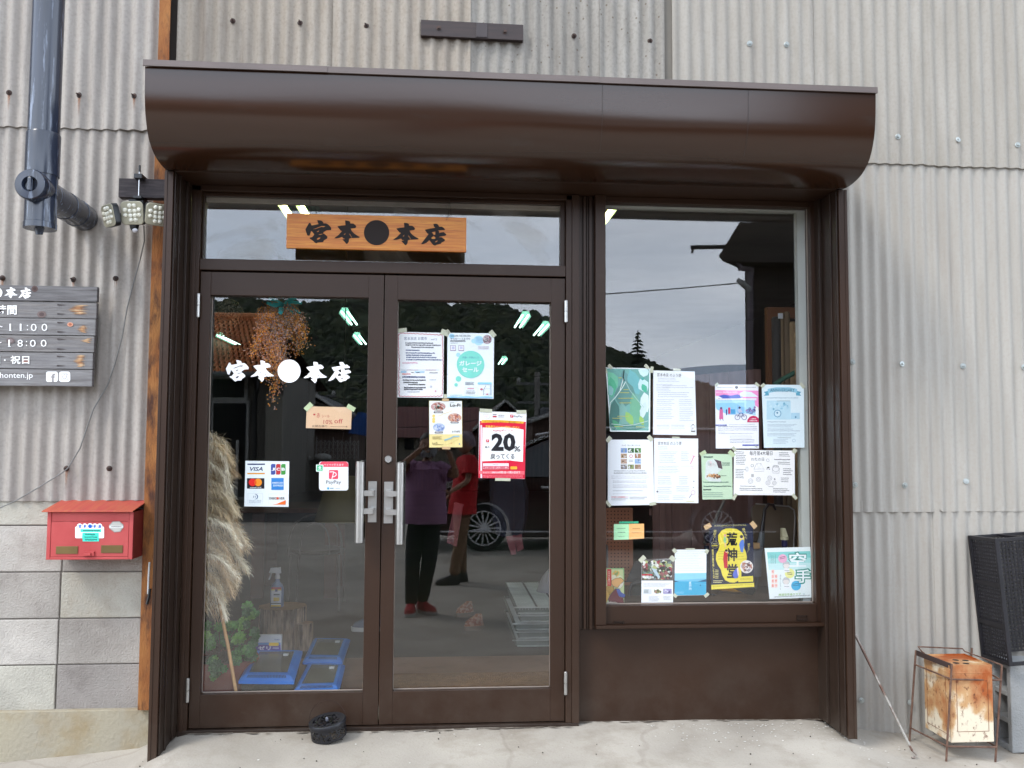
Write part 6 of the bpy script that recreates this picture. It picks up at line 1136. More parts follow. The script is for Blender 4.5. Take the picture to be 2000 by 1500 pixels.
for pi in range(4):
    b = B(); rd = random.Random(20+pi)
    for ax in range(13):
        y0 = 836+(ax*4+pi)*5.6; e_y = min(1206, y0+rd.uniform(45, 120)); ex = edge_x(min(1204, e_y))+rd.uniform(-16, 5); x0_ = rd.uniform(372, 412); Yb = rd.uniform(.08, .4)
        A0, A1 = P(x0_, y0, Yb), P(ex, e_y, max(.05, Yb-.06)); mid = A0.lerp(A1, .5)+Vector((.02, 0, .03))
        for _ in range(300):
            t_ = rd.random()**.8; q = A0.lerp(mid, t_*2) if t_ < .5 else mid.lerp(A1, t_*2-1); dv = (A1-A0).normalized(); wob = Vector((rd.gauss(0, 1), rd.gauss(0, 1), rd.gauss(0, 1)))
            d = (dv*.9+wob*.55+Vector((0, 0, -.25))).normalized(); L = rd.uniform(.014, .046)*(1.15-.5*abs(t_-.4)); q = q+wob*.006
            w = d.cross(wob).normalized()*rd.uniform(.0005, .0011); p1 = q+d*L*.55+Vector((0, 0, .002)); p2 = q+d*L+Vector((0, 0, -.005)); b.add([q-w, q+w, p1+w, p1-w, p2], [(0, 1, 2, 3), (3, 2, 4)])
    for _ in range(500):
        y = rd.uniform(860, 1190); x = rd.uniform(366, edge_x(y)-14); q = P(x, y, rd.uniform(.3, .42)); w = Vector((.002, 0, .0)); d = Vector((rd.uniform(.1, .6), 0, -1)).normalized()*.05; b.add([q-w, q+w, q+d], [(0, 1, 2)])
    b.build('plume', PAM[pi], pg, kind='stuff')
# hanging dried flowers
hf = thing('dried_flowers', P(548, 690, .2), 'bunch of orange and mauve dried flowers with teal ribbon hanging in the left door', 'dried flowers')
RIB = mat('teal ribbon', srgb(60, 196, 200), .4, var=.15, scale=20, spec=.6); top = P(553, 594, .18)
for (x1, y1, x2, y2) in ((520, 592, 522, 590), (537, 598, 522, 592), (548, 600, 546, 612), (552, 602, 548, 614), (560, 600, 573, 611), (566, 597, 587, 612), (570, 590, 590, 592), (562, 586, 580, 582), (540, 586, 524, 584)):
    m1, m2 = P(x1, y1, .165), P(x2, y2, .155); w = Vector((.0, .002, .007)) if abs(x2-553) > 15 else Vector((.007, .002, 0)); b = B(); b.add([top-w*.6, top+w*.6, m1+w, m1-w, m2+w, m2-w], [(0, 1, 2, 3), (3, 2, 4, 5)]); b.build('ribbon', RIB, hf)
MAU = [mat('mauve dried leaf', srgb(206, 166, 150), .85, var=.25, scale=40), mat('grey pink dried leaf', srgb(184, 154, 138), .85, var=.25, scale=40)]; ORA = [mat('orange berries', srgb(240, 164, 64), .6, k=1, var=.2, scale=60), mat('rust berries', srgb(216, 130, 62), .7, k=1, var=.2, scale=60)]
rd = random.Random(31); sprigs = B(); ber = [B(), B()]; lv = [B(), B()]
ends = [(494, 690, 0), (500, 668, 0), (502, 650, 0), (502, 618, 0), (515, 612, 0), (500, 690, 0), (515, 700, 1), (530, 700, 0), (528, 725, 1), (545, 700, 1), (552, 745, 1), (540, 765, 0), (536, 785, 0), (560, 700, 1), (570, 690, 0), (585, 685, 0), (597, 672, 0), (592, 650, 0), (588, 625, 1), (596, 632, 1), (586, 622, 0), (575, 640, 1), (540, 660, 1), (548, 650, 0), (530, 650, 0), (560, 665, 1), (512, 665, 0), (590, 660, 0), (522, 735, 0), (548, 728, 1), (545, 755, 1), (565, 650, 0), (585, 640, 1), (505, 640, 1)]
for ex, ey, kd in ends:
    for s_ in range(2):
        Y = rd.uniform(.13, .3); e = P(ex+rd.uniform(-6, 6), ey+rd.uniform(-6, 6), Y); md = top.lerp(e, .5)+Vector((rd.uniform(-.015, .015), 0, .02)); path = [top, md, e]; sprigs.tube(path, .0014, None, 4)
        for i in range(120):
            t_ = .25+.78*i/120; p_ = (top.lerp(md, t_*2) if t_ < .5 else md.lerp(e, t_*2-1)); sp_ = .005+.008*t_
            q = p_+Vector((rd.gauss(0, sp_), rd.gauss(0, sp_), rd.gauss(0, sp_)))
            if rd.random() < (.75 if kd == 0 else .2):
                r = rd.uniform(.0024, .0042); bb = ber[rd.random() < .35]; bb.add([q+Vector(v)*r for v in ((1, 0, 0), (-1, 0, 0), (0, 1, 0), (0, -1, 0), (0, 0, 1), (0, 0, -1))], [(0, 2, 4), (2, 1, 4), (1, 3, 4), (3, 0, 4), (2, 0, 5), (1, 2, 5), (3, 1, 5), (0, 3, 5)])
            else:
                d = Vector((rd.uniform(-1, 1), rd.uniform(-.6, .3), rd.uniform(-1.2, .2))).normalized()*rd.uniform(.008, .016); w = d.orthogonal().normalized()*.003; lv[rd.random() < .4].add([q, q+d*.5+w, q+d, q+d*.5-w], [(0, 1, 2, 3)])
sprigs.build('stems', mat('dry stem', srgb(110, 88, 62), .8), hf, kind='stuff')
for k in (0, 1): ber[k].build('berries', ORA[k], hf, kind='stuff'); lv[k].build('dry_leaves', MAU[k], hf, kind='stuff')
hy = thing('dried_hydrangea', P(445, 640, .5), 'pale beige round dried hydrangea at the upper left of the door pane', 'dried flowers'); b = B(); rd = random.Random(5)
for i in range(900):
    d = Vector((rd.gauss(0, 1), rd.gauss(0, 1), rd.gauss(0, 1))).normalized(); k = rd.random(); cc_ = P(447, 612, .5) if k < .75 else P(437, 640, .5); c = cc_+d*(.075 if k < .75 else .05)*rd.uniform(.85, 1); w = d.orthogonal().normalized()*.006; w2 = d.cross(w)
    b.add([c+w, c+w2, c-w, c-w2], [(0, 1, 2, 3)])
b.build('florets', mat('beige petals', srgb(112, 104, 84), .9, var=.15, scale=20), hy, kind='stuff')
# table, chair, shade, shoes, gratings, mat
tb = thing('work_table', G(572, 1168, 0), 'brown wooden table deep behind the left door pane', 'table'); TW_ = mat('red brown wood', srgb(96, 60, 46), .6, stretch=(5, 5, .6)); g1 = G(501, 1168, 0); g2 = G(644, 1168, 0)
for g_, dy in ((g1, 0), (g2, 0), (g1, .6), (g2, .6)): B().box(g_.x-.05, g_.x+.05, g_.y+dy, g_.y+dy+.05, 0, .69).build('leg', TW_, tb)
B().box(g1.x-.15, g2.x+.15, g1.y-.05, g1.y+.72, .69, .73).build('table_top', TW_, tb, bevel=.004)
chh = thing('bentwood_chair', G(610, 1200, 0), 'dark bentwood chair with curved back behind the left door pane', 'chair'); cc_ = G(612, 1195, 0); CHM = mat('dark bent steel', srgb(96, 92, 86), .35, metal=.4)
for s_ in (-1, 1): B().tube([cc_+Vector((.19*s_, .0, 0)), cc_+Vector((.18*s_, .02, .42))], .011, None, 7).build('leg', CHM, chh); B().tube([cc_+Vector((.19*s_, .4, 0)), cc_+Vector((.17*s_, .36, .42))], .011, None, 7).build('leg', CHM, chh)
B().tube([cc_+Vector((.2*math.cos(t), .02, .42+.3*math.sin(t)**.6)) for t in [math.pi*i/16 for i in range(17)]], .009, None, 7).build('back_hoop', CHM, chh, smooth=True)
B().tube([cc_+Vector((.11*math.cos(t), .02, .42+.24*math.sin(t)**.6)) for t in [math.pi*i/16 for i in range(17)]], .006, None, 7).build('inner_hoop', CHM, chh, smooth=True)
B().lathe(cc_+Vector((0, .2, .42)), [(.0001, 0), (.2, 0), (.21, .015), (.19, .03), (.0001, .032)], None, 24).build('seat', mat('dark seat', srgb(50, 38, 32), .6), chh, smooth=True)
sh_ = thing('lamp_shade_olive', P(665, 1025, 1.6), 'olive cloth lamp shade hanging behind the left door handle', 'lamp shade'); s0 = P(668, 1018, 1.6); s1 = P(664, 930, 1.6)
B().lathe((s0.x, s0.y, s0.z), [(.165, 0), (.168, .006), (.09, s1.z-s0.z), (.086, s1.z-s0.z)], None, 28).build('shade', mat('olive cloth', srgb(98, 90, 58), .8, bump=.1), sh_, smooth=True)
B().tube([(s0.x, s0.y, s1.z), (s0.x, s0.y, CZ)], .003, None, 6).build('cord', mat('dark wire', srgb(58, 44, 40), .4, metal=.6), sh_)
def shoe(c, L, yaw, up, sole, parent, lace=True):
    """a low sneaker or shoe: sole, upper, made of stacked outlines; c = heel on the ground, yaw = direction of the toe"""
    Mx = Matrix.Translation(c) @ Matrix.Rotation(yaw, 4, 'Z'); out = []
    N = 20
    def ringp(z, k, x0, x1):
        pts = []
        for i in range(N):
            t = 2*math.pi*i/N; u = (1-math.cos(t))/2; w = .19*L*(.78+.42*u-.35*max(0, u-.8)*5*.5)*abs(math.sin(t))**.75*(1 if math.sin(t) > 0 else -1); pts.append(Mx @ Vector((x0+(x1-x0)*u, w*k, z)))
        return pts
    so_ = B(); rr = [ringp(0, 1, 0, L), ringp(.028, 1.02, -.003, L*1.01)]; so_.hexa(rr[0], rr[1]); so_.build('sole', sole, parent, smooth=True)
    ub = B(); rr = [ringp(.028, .98, 0, L*.99), ringp(.055, .92, .004, L*.93), ringp(.075, .78, .008, L*.74), ringp(.095, .62, .01, L*.5), ringp(.105, .5, .015, L*.42)]
    ub.add([v for q in rr for v in q], [(i*N+j, i*N+(j+1) % N, (i+1)*N+(j+1) % N, (i+1)*N+j) for i in range(4) for j in range(N)]+[tuple(4*N+j for j in range(N))]); ub.build('upper', up, parent, smooth=True)
sn = thing('sneaker', G(722, 1243, 0), 'blue grey sneaker with white sole on the shop floor at the left pane edge', 'shoe'); shoe(G(716, 1236, 0)+Vector((.16, .1, 0)), .27, R(187), mat('blue grey mesh', srgb(76, 92, 122), .8), mat('white sole', srgb(200, 200, 198), .6), sn)
GAL = mat('galvanised steel', srgb(206, 216, 212), .45, metal=.1, var=.15, scale=8); GALD = mat('dull galvanised plate', srgb(112, 124, 118), .6, var=.2, scale=8); ga = G(1012, 1268, 0)
for k in range(5):
    z = .02+.05*k; ox = ga.x+(-.015, .0, -.02, .01, -.01)[k]; t = thing('steel_grating', (ox+.4, ga.y+.5, z), ('bottom galvanised grating of the stack with red tag', 'second galvanised grating from the bottom of the stack', 'middle galvanised grating of the stack', 'second galvanised grating from the top of the stack', 'topmost galvanised grating of the stack in the right door pane')[k], 'grating', 'stacked galvanised gratings')
    b = B(); b.box(ox, ox+.95, ga.y, ga.y+.005, z, z+.036).box(ox, ox+.95, ga.y+.995, ga.y+1, z, z+.036).box(ox, ox+.005, ga.y, ga.y+1, z, z+.036); b.build('frame', GALD, t); B().box(ox-.02, ox+.95, ga.y-.008, ga.y-.001, z+.032, z+.039).build('rod', GAL, t); B().box(ox+.01, ox+.95, ga.y-.012, ga.y-.001, z-.003, z+.004).build('rod', GAL, t)
    if k in (4,):
        b = B(); [b.box(ox+.0, ox+.95, ga.y+.022*i, ga.y+.022*i+.005, z+.012, z+.036) for i in range(1, 45)]; [b.box(ox+.018*i, ox+.018*i+.003, ga.y, ga.y+1, z+.02, z+.035) for i in range(1, 52)]; b.build('bars', GAL, t, kind='stuff'); b = B(); [b.box(ox+.12*i, ox+.12*i+.012, ga.y, ga.y+1, z+.02, z+.038) for i in range(1, 8)]; b.build('dark_bars', BLACKM, t, kind='stuff')
    else:
        b = B(); [b.box(ox, ox+.95, ga.y+.06*i, ga.y+.06*i+.003, z+.01, z+.034) for i in range(1, 16)]; b.build('bars', GAL, t, kind='stuff')
    if k == 0: B().box(ox+.22, ox+.6, ga.y-.003, ga.y-.0005, z+.008, z+.03).build('red_tag', mat('red tag', srgb(170, 50, 60), .6), t)
MT = mat('tan coir mat', srgb(128, 92, 52), .95, bump=.6, bscale=200, col2=srgb(150, 110, 66), scale=30)
for a, c_, l in (((760, 1352), (932, 1318), 'left tan coir mat inside the right door'), ((938, 1352), (1085, 1316), 'right tan coir mat inside the right door')):
    q0, q1 = G(a[0], a[1], 0), G(c_[0], c_[1], 0); B().box(q0.x, q1.x+(q1.x-q0.x)*.01, q0.y, q1.y, .0045, .014).build('door_mat', MT, bevel=.002, label=l, cat='mat')
cn = P(1070, 1140, 2.2); B().lathe((cn.x+.05, cn.y, .232), [(.14, 0), (.09, .12), (.02, .2), (.0001, .21)], None, 20).build('white_cone', mat('white cloth cover', srgb(170, 172, 186), .8), smooth=True, label='white cone shaped cover on the gratings at the right pane edge', cat='cover')
# ---- behind the display window: a ledge and what stands on it
lz = P(1384, 1181, .02).z-.004; DW = mat('dark shutter wood', srgb(120, 88, 80), .6, col2=srgb(144, 110, 100), scale=4, stretch=(6, 1, .5))
B().box(gx0-.1, gx1+.2, .022, .75, lz-.03, lz).build('display_ledge', mat('ledge board', srgb(84, 66, 52), .6), label='wooden display ledge inside the window', cat='ledge')
sp = thing('slatted_screen', P(1380, 1120, 1.0), 'dark brown vertical slat screen leaning behind the window posters', 'screen')
for i in range(17):
    x0_ = 1276+i*12.6; a, c_ = P(x0_, 1140, 1.0), P(x0_+9.6, 760, 1.0); tz = P(x0_, 740-(i*1.2), 1.0).z; B().box(a.x, c_.x, 1.0+(i % 3)*.004, 1.02+(i % 3)*.004, lz-.1, tz).build('slat', DW, sp)
for y in (790, 1000): B().box(P(1270, y, 1.02).x, P(1490, y, 1.02).x, 1.032, 1.05, P(1380, y+6, 1.03).z, P(1380, y-6, 1.03).z).build('cross_bar', DW, sp)
pb = thing('pegboard', P(1205, 1150, .6), 'brown perforated pegboard behind the window at lower left', 'board'); a, c_ = P(1176, 1176, .6), P(1236, 992, .6); B().box(a.x, c_.x, .6, .608, lz, c_.z).build('panel', mat('hardboard', srgb(150, 96, 68), .7), pb)
b = B()
for i in range(9):
    for j in range(26):
        u, v = a.x+.012+i*.018, lz+.02+j*.018
        if v < c_.z-.01 and u < c_.x-.006: b.lathe((u, .5995, v), [(.0035, 0)], None, 6, Vector((0, -1, 0)))
b.build('peg_holes', mat('peg hole', srgb(20, 12, 10), .9), pb, kind='stuff')
def stand_box(name, x0_, y1_, x1_, y0_, Y, d, mt, label, cat):
    a, c_ = P(x0_, y1_, Y), P(x1_, y0_, Y); t = thing(name, ((a.x+c_.x)/2, Y+d/2, a.z), label, cat); B().box(a.x, c_.x, Y, Y+d, a.z, c_.z).build('body', mt, t, bevel=.003); return t
# picture card of rounded coloured shapes
a, c_ = P(1180, 1178, .06), P(1219, 1110, .06); t = thing('picture_board', ((a.x+c_.x)/2, .07, lz), 'upright picture board with leaded coloured shapes at the window corner', 'picture')
B().box(P(1179, 1178, .06).x, c_.x, .06, .072, lz, c_.z).build('board', mat('green edge card', srgb(150, 196, 130), .6), t)
pr = Print(.0595, 1170, 980, 5.77, .0002); pr.poly([(58, 762), (270, 762), (285, 1140), (58, 1150)], (196, 206, 150)); pr.blotch(60, 765, 270, 900, [(226, 180, 90), (150, 190, 110), (220, 214, 180)], 14, 3, .3); pr.rect(92, 758, 140, 950, (200, 50, 44)); pr.text(list('おのみち暮らし'), 104, 780, 18, 150, (240, 220, 200), .01, vertical=True)
BK = (40, 34, 30)
for sh, c in (([(60, 960), (110, 948), (165, 960), (170, 990), (120, 1050), (80, 1000)], (176, 136, 56)), ([(58, 985), (90, 1000), (118, 1055), (80, 1140), (58, 1130)], (206, 158, 70)), ([(142, 890), (190, 862), (250, 860), (278, 890), (240, 930), (205, 968), (160, 950), (140, 920)], (222, 168, 104)), ([(278, 900), (272, 940), (240, 978), (212, 975), (240, 930)], (222, 216, 196)), ([(190, 975), (210, 1030), (225, 1070), (270, 1082), (280, 1140), (120, 1130), (105, 1100), (130, 1050), (172, 1000)], (110, 36, 48)), ([(195, 980), (230, 985), (250, 1020), (300, 1050), (280, 1080), (225, 1065), (205, 1030)], (70, 90, 160)), ([(85, 1140), (130, 1120), (190, 1125), (215, 1145)], (214, 208, 190))):
    cx_ = sum(p_[0] for p_ in sh)/len(sh); cy_ = sum(p_[1] for p_ in sh)/len(sh); pr.n = 12; pr.poly([(cx_+(x-cx_)*1.06, cy_+(y-cy_)*1.06) for x, y in sh], BK); pr.poly(sh, c)
pr.build('coloured_shapes', t)
stand_box('grey_box', 1186, 1110, 1188, 1065, .3, .05, mat('grey plastic', srgb(84, 84, 88), .5), 'thin grey upright plate at the left window edge', 'plate')
tt = thing('folding_chair', P(1245, 1178, .3), 'dark grey chair back standing inside the window behind the leaflets', 'chair'); cg = mat('dark grey plastic', srgb(62, 62, 66), .5)
b = B(); p_ = [P(1231, 1180, .3), P(1230, 1152, .3), P(1234, 1141, .3), P(1246, 1137, .3), P(1275, 1137, .3), P(1290, 1150, .3), P(1292, 1180, .3)]; b.tube(p_, .009, None, 8); b.build('back_frame', cg, tt, smooth=True); a, c_ = P(1235, 1178, .3), P(1288, 1142, .3); B().box(a.x, c_.x, .3, .306, a.z, c_.z).build('back_panel', mat('dark green grey', srgb(58, 64, 62), .6), tt)
b = B(); b.hexa([P(1222, 1137, .4), P(1255, 1137, .4), P(1255, 1137, .5), P(1222, 1137, .5)], [P(1240, 1096, .4), P(1262, 1096, .4), P(1262, 1096, .5), P(1240, 1096, .5)]); b.build('grey_cloth_bag', mat('dark cloth', srgb(66, 66, 68), .8), label='dark grey cloth bag behind the leaflets inside the window', cat='bag')
B().tube([P(1414, 978, .5), P(1376, 1062, .42)], .0085, None, 10).build('metal_pole', mat('dull aluminium', srgb(130, 126, 122), .4, metal=.4), smooth=True, label='slanting grey metal pole behind the navy festival poster', cat='pole')
kb = P(1383, 1050, .4); B().ball(kb, .022, mat('dark violet plastic', srgb(38, 34, 56), .3), 14, 1.3).build('pole_knob', smooth=True, label='dark oval knob beside the slanting pole', cat='knob')
B().tube([P(1380, 1066, .36), P(1382, 1120, .36), P(1380, 1178, .36)], .012, mat('dark navy cloth', srgb(40, 44, 70), .7), 10).build('umbrella', smooth=True, label='folded dark navy umbrella left of the festival poster', cat='umbrella')
# backing board, umbrella, bottle, bucket, yellow box
cd_ = thing('cardboard_sheet', P(1512, 1175, .55), 'large beige cardboard sheet with white edge at the right of the window', 'cardboard'); q = [P(x, y, .55) for x, y in ((1468, 1178), (1545, 1178), (1552, 1010), (1551, 997), (1540, 990), (1475, 985), (1468, 992))]
B().hexa(q, [v+Vector((0, .01, 0)) for v in q]).build('sheet', mat('beige card', srgb(120, 106, 88), .8), cd_); B().tube([P(1545, 1178, .548), P(1553, 1010, .548), P(1551, 996, .548), P(1541, 989, .548), P(1476, 984, .548)], .004, None, 6).build('edge_strip', mat('off white edge', srgb(180, 176, 172), .6), cd_, smooth=True)
um = thing('grey_umbrella', P(1485, 1150, .42), 'grey folded umbrella with black curved handle inside the window', 'umbrella'); B().tube([P(1515, 996, .42), P(1510, 986, .42), P(1501, 985, .42), P(1494, 994, .42), P(1491, 1015, .42), P(1488, 1042, .42)], [.006, .0085, .009, .009, .009, .012], None, 10).build('handle', BP, um, smooth=True)
B().tube([P(1488, 1040, .42), P(1486, 1060, .42), P(1478, 1090, .42), P(1474, 1150, .42)], [.014, .018, .022, .012], mat('grey umbrella cloth', srgb(118, 124, 128), .6, bump=.5, bscale=30), 10).build('canopy', None, um, smooth=True)
nb = P(1537, 1178, .2); dv = thing('pump_bottle', nb, 'navy bottle with cream spout cap above the karate poster', 'bottle'); B().lathe((nb.x, .22, lz), [(.028, 0), (.03, .01), (.03, .2), (.0135, .22), (.0135, P(1537, 1055, .2).z-lz)], None, 18).build('body', mat('navy plastic', srgb(36, 36, 84), .35), dv, smooth=True)
zc_ = P(1537, 1055, .2).z; b = B(); b.lathe((nb.x, .22, zc_), [(.019, 0), (.019, .012), (.015, .015)], None, 16); b.hexa([Vector((nb.x+u, .22+v, zc_+.014)) for u, v in ((-.015, -.012), (.015, -.012), (.015, .012), (-.015, .012))], [Vector((nb.x+u, .22+v, zc_+.055)) for u, v in ((-.016, -.008), (.002, -.008), (.002, .008), (-.016, .008))]); b.build('cap', mat('cream plastic', srgb(222, 214, 176), .4), dv, smooth=False)
yb = P(1450, 1172, .3); B().lathe((yb.x, .42, lz), [(.085, 0), (.1, .01), (.1, .075), (.095, .08), (.0001, .081)], None, 28).build('yellow_tub', mat('yellow plastic', srgb(212, 150, 30), .4), smooth=True, label='round yellow tub under the festival poster', cat='tub')
gb = P(1482, 1120, .3); B().lathe((gb.x-.02, .36, lz+.082), [(.05, 0), (.056, .12), (.06, .125), (.06, .14), (.0001, .141)], None, 24).build('grey_canister', mat('light grey canister', srgb(140, 142, 150), .5), smooth=True, label='pale grey canister beside the festival poster', cat='canister')
B().box(P(1471, 1085, .28).x, P(1484, 1074, .28).x, .28, .31, lz+.222, lz+.25).build('wooden_block', mat('pale wood', srgb(176, 142, 100), .7), label='small pale wooden block on the canister', cat='block')
q = [P(x, y, .2) for x, y in ((1436, 1151), (1474, 1148), (1476, 1155), (1470, 1163), (1460, 1161))]; B().hexa([v+Vector((0, .03, 0)) for v in q], q).build('black_trigger', BP, label='black plastic grip lying on the yellow tub', cat='grip')
B().ball(P(1392, 1172, .3), .035, mat('coiled dark hose', srgb(70, 70, 78), .6, bump=.5), 14, .9).build('hose_coil', smooth=True, label='coiled dark hose behind the blue sea leaflet', cat='hose')
# right hand stack: orange wood frame, rolls, osb
of = thing('wood_rack', P(1540, 760, .7), 'orange wooden frame standing inside the window at upper right', 'frame'); OW = mat('orange wood', srgb(128, 78, 44), .6, stretch=(4, 1, .6))
a, c_ = P(1506, 1150, .7), P(1513, 600, .7); B().box(a.x, c_.x, .7, .74, lz, c_.z).build('stile', OW, of); c2 = P(1572, 600, .7); B().box(c_.x, c2.x, .7, .74, c_.z-.06, c_.z).build('top_rail', OW, of); B().box(c_.x, c2.x, .735, .74, lz, c_.z-.06).build('back_panel', mat('dark panel', srgb(44, 34, 28), .8), of)
for px0, px1, yt, c, l in ((1517, 1527, 618, (58, 56, 54), 'dark grey rolled mat standing in the orange frame'), (1530, 1534, 610, (134, 112, 84), 'thin tan board edge left of the middle in the frame'), (1541, 1545, 608, (120, 100, 76), 'thin tan board edge right of the middle in the frame'), (1549, 1560, 628, (158, 132, 96), 'pale straw roll at the right of the orange frame')):
    a, c_ = P(px0, 1150, .6), P(px1, yt, .6); r = (c_.x-a.x)/2; B().lathe(((a.x+c_.x)/2, .62, lz), [(r, 0), (r, c_.z-lz-.01), (r*.7, c_.z-lz)], None, 12).build('roll', mat(f'roll {c}', srgb(*c), .8, bump=.4, bscale=60), smooth=True, label=l, cat='roll')
a, c_ = P(1562, 1150, .3), P(1572, 640, .3); B().box(a.x-.004, c_.x+.06, .3, .312, lz, c_.z).build('strand_board', mat('strand board', srgb(132, 104, 70), .8, col2=srgb(176, 148, 104), scale=60, stretch=(1, 1, .5), fac=(.4, .6)), label='narrow strip of strand board at the right window edge', cat='board')
B().tube([P(1512, 752, .5), P(1530, 740, .5), P(1552, 728, .5), P(1560, 724, .5)], .013, mat('green hose', srgb(60, 110, 90), .5), 8).build('green_hose', smooth=True, label='green hose end poking above the anniversary poster', cat='hose')
a, c_ = P(1520, 622, .58), P(1529, 612, .58); B().box(a.x, c_.x, .58, .583, a.z, c_.z).build('paper_tag', mat('white packet', srgb(214, 216, 220), .5), label='small white paper tag on the dark rolled mat', cat='tag')

# navy apron dress hanging inside, slippers on the shop floor
AY = .95; ap = thing('hanging_apron', P(994, 1050, AY), 'dark navy apron dress hanging inside the right door pane under the red poster', 'apron')
b = B(); outl = [(966, 905), (1020, 905), (1032, 960), (1031, 1000), (1022, 1048), (992, 1052), (968, 1044), (957, 990), (956, 940)]; n = len(outl)
for k, dy in enumerate((-.03, .0, .03)):
    kk = 1 if k == 1 else .86
    for (x, y) in outl: b.v.append(P(994+(x-994)*kk, y, AY+dy)+Vector((0, .012*math.sin(x*.35), 0)))
for k in (0, 1):
    for i in range(n): b.f.append([k*n+i, k*n+(i+1) % n, (k+1)*n+(i+1) % n, (k+1)*n+i]); b.m.append(0)
b.f += [list(range(n))[::-1], [2*n+i for i in range(n)]]; b.m += [0, 0]; b.build('cloth', mat('navy apron cloth', srgb(22, 26, 42), .85, bump=.3, bscale=14), ap)
B().tube([P(994, 905, AY), P(994, 780, AY)], .002, None, 5).build('hanger_cord', mat('dark wire', srgb(58, 44, 40), .4, metal=.6), ap)
FLO = mat('orange flowered cloth', srgb(196, 112, 76), .8, k=.45, col2=srgb(226, 170, 140), scale=60, fac=(.45, .55))
for px, py, yaw, l in ((905, 1203, 20, 'orange flowered slipper farther from the door on the shop floor'), (925, 1230, 12, 'orange flowered slipper nearer the door on the shop floor')):
    sl_ = thing('slipper', G(px+10, py, 0), l, 'slipper'); shoe(G(px+20, py, 0)+Vector((.0, .02, 0)), .14, R(180+yaw), FLO, mat('tan sole', srgb(120, 100, 84), .7), sl_)
q = [P(x, y, 1.1) for x, y in ((872, 1060), (892, 1068), (905, 985), (888, 980))]; B().hexa(q, [v+Vector((0, .002, 0)) for v in q]).build('pink_slip', mat('faded pink paper', srgb(120, 66, 70), .8), label='faded pink slip hanging before the brown trousers reflection', cat='paper')
# ================================================================ THE STREET BEHIND THE CAMERA (seen mirrored in the glass)
GZ = -.285
RIDGE = [(-900, 560), (100, 575), (300, 570), (400, 590), (440, 586), (480, 582), (510, 590), (570, 585), (614, 592), (632, 598), (650, 590), (668, 582), (720, 574), (778, 584), (848, 585), (866, 594), (884, 601), (902, 594), (920, 593), (947, 593), (992, 599), (1019, 609), (1046, 612), (1075, 628), (1130, 652), (1180, 678), (1218, 696), (1268, 706), (1300, 724), (1380, 752), (1460, 790), (1600, 830), (2600, 850)]
def ridge(x):
    for (a, ya), (c, yc) in zip(RIDGE, RIDGE[1:]):
        if x <= c: return ya+(yc-ya)*(x-a)/(c-a)
    return 850
hb = B(); NX, NY = 150, 16; hp_ = []
for j in range(NY):
    for i in range(NX):
        px = -900+3500*i/(NX-1); t = j/(NY-1); y = ridge(px)+9+(862-ridge(px))*t; D = 210-150*t**.8; D += 14*noise.noise(Vector((px*.01, t*4, 2)))*(1-t); v = M(px, y, D); hb.v.append(v)
for j in range(NY-1):
    for i in range(NX-1): hb.f.append([j*NX+i, (j+1)*NX+i, (j+1)*NX+i+1, j*NX+i+1]); hb.m.append(0)
fb = len(hb.v); back = [M(-900+3500*i/(NX-1), 866, 320) for i in range(NX)]; hb.v += back
for i in range(NX-1): hb.f.append([i, i+1, fb+i+1, fb+i]); hb.m.append(0)
FOR = mat('forest floor', srgb(38, 48, 30), .95, k=.55, col2=srgb(54, 62, 38), scale=.08); hb.build('hills', FOR, kind='structure', smooth=True)
# tree crowns of the wooded hill
bm = bmesh.new(); bmesh.ops.create_icosphere(bm, subdivisions=2, radius=1)
ico_v = [v.co.copy() for v in bm.verts]; ico_f = [tuple(v.index for v in f.verts) for f in bm.faces]; bm.free()
CRN = [mat(f'foliage {i}', srgb(*c), .9, k=.55, var=.35, scale=.9, detail=8) for i, c in enumerate(((44, 60, 34), (58, 72, 40), (38, 50, 32), (72, 80, 46)))]
rd = random.Random(77); cr_ = [B() for _ in CRN]
def crown(b, c, r, rd, sz=1.0):
    s_ = rd.random()*50; vs = []
    for v in ico_v:
        k = 1+.45*noise.noise(v*1.7+Vector((s_, 0, 0)))+.25*noise.noise(v*4.5+Vector((0, s_, 0))); vs.append(c+Vector((v.x*r*k, v.y*r*k, v.z*r*k*sz)))
    b.add(vs, ico_f)
for _ in range(6500):
    px = rd.uniform(250, 1420); t = rd.random()**1.5; y = ridge(px)+8+(855-ridge(px))*t; D = 209-150*t**.8
    r = rd.uniform(.55, 1.35)*(.5+D/300); crown(cr_[rd.choice((0, 0, 1, 1, 2, 3))], M(px, y, D-3), r, rd, rd.uniform(.9, 1.3))
for k, b in enumerate(cr_): b.build('hillside_forest', CRN[k], kind='stuff', label='dark green wooded hillside reflected in the glass', smooth=False)
# far pale mountain
mb = B(); mp_ = [(1100, 735), (1250, 728), (1360, 716), (1420, 712), (1470, 712), (1560, 720), (1700, 735)]
q = [M(x, y, 900) for x, y in mp_]; q2 = [M(x, 866, 880) for x, y in mp_]; q3 = [M(x, 866, 1100) for x, y in mp_]; n = len(q); mb.add(q2+q+q3, [(i, i+1, n+i+1, n+i) for i in range(n-1)]+[(n+i, n+i+1, 2*n+i+1, 2*n+i) for i in range(n-1)]); mb.build('mountain', mat('far hazy hill', srgb(206, 216, 228), .95, var=.05, scale=.01), kind='structure')
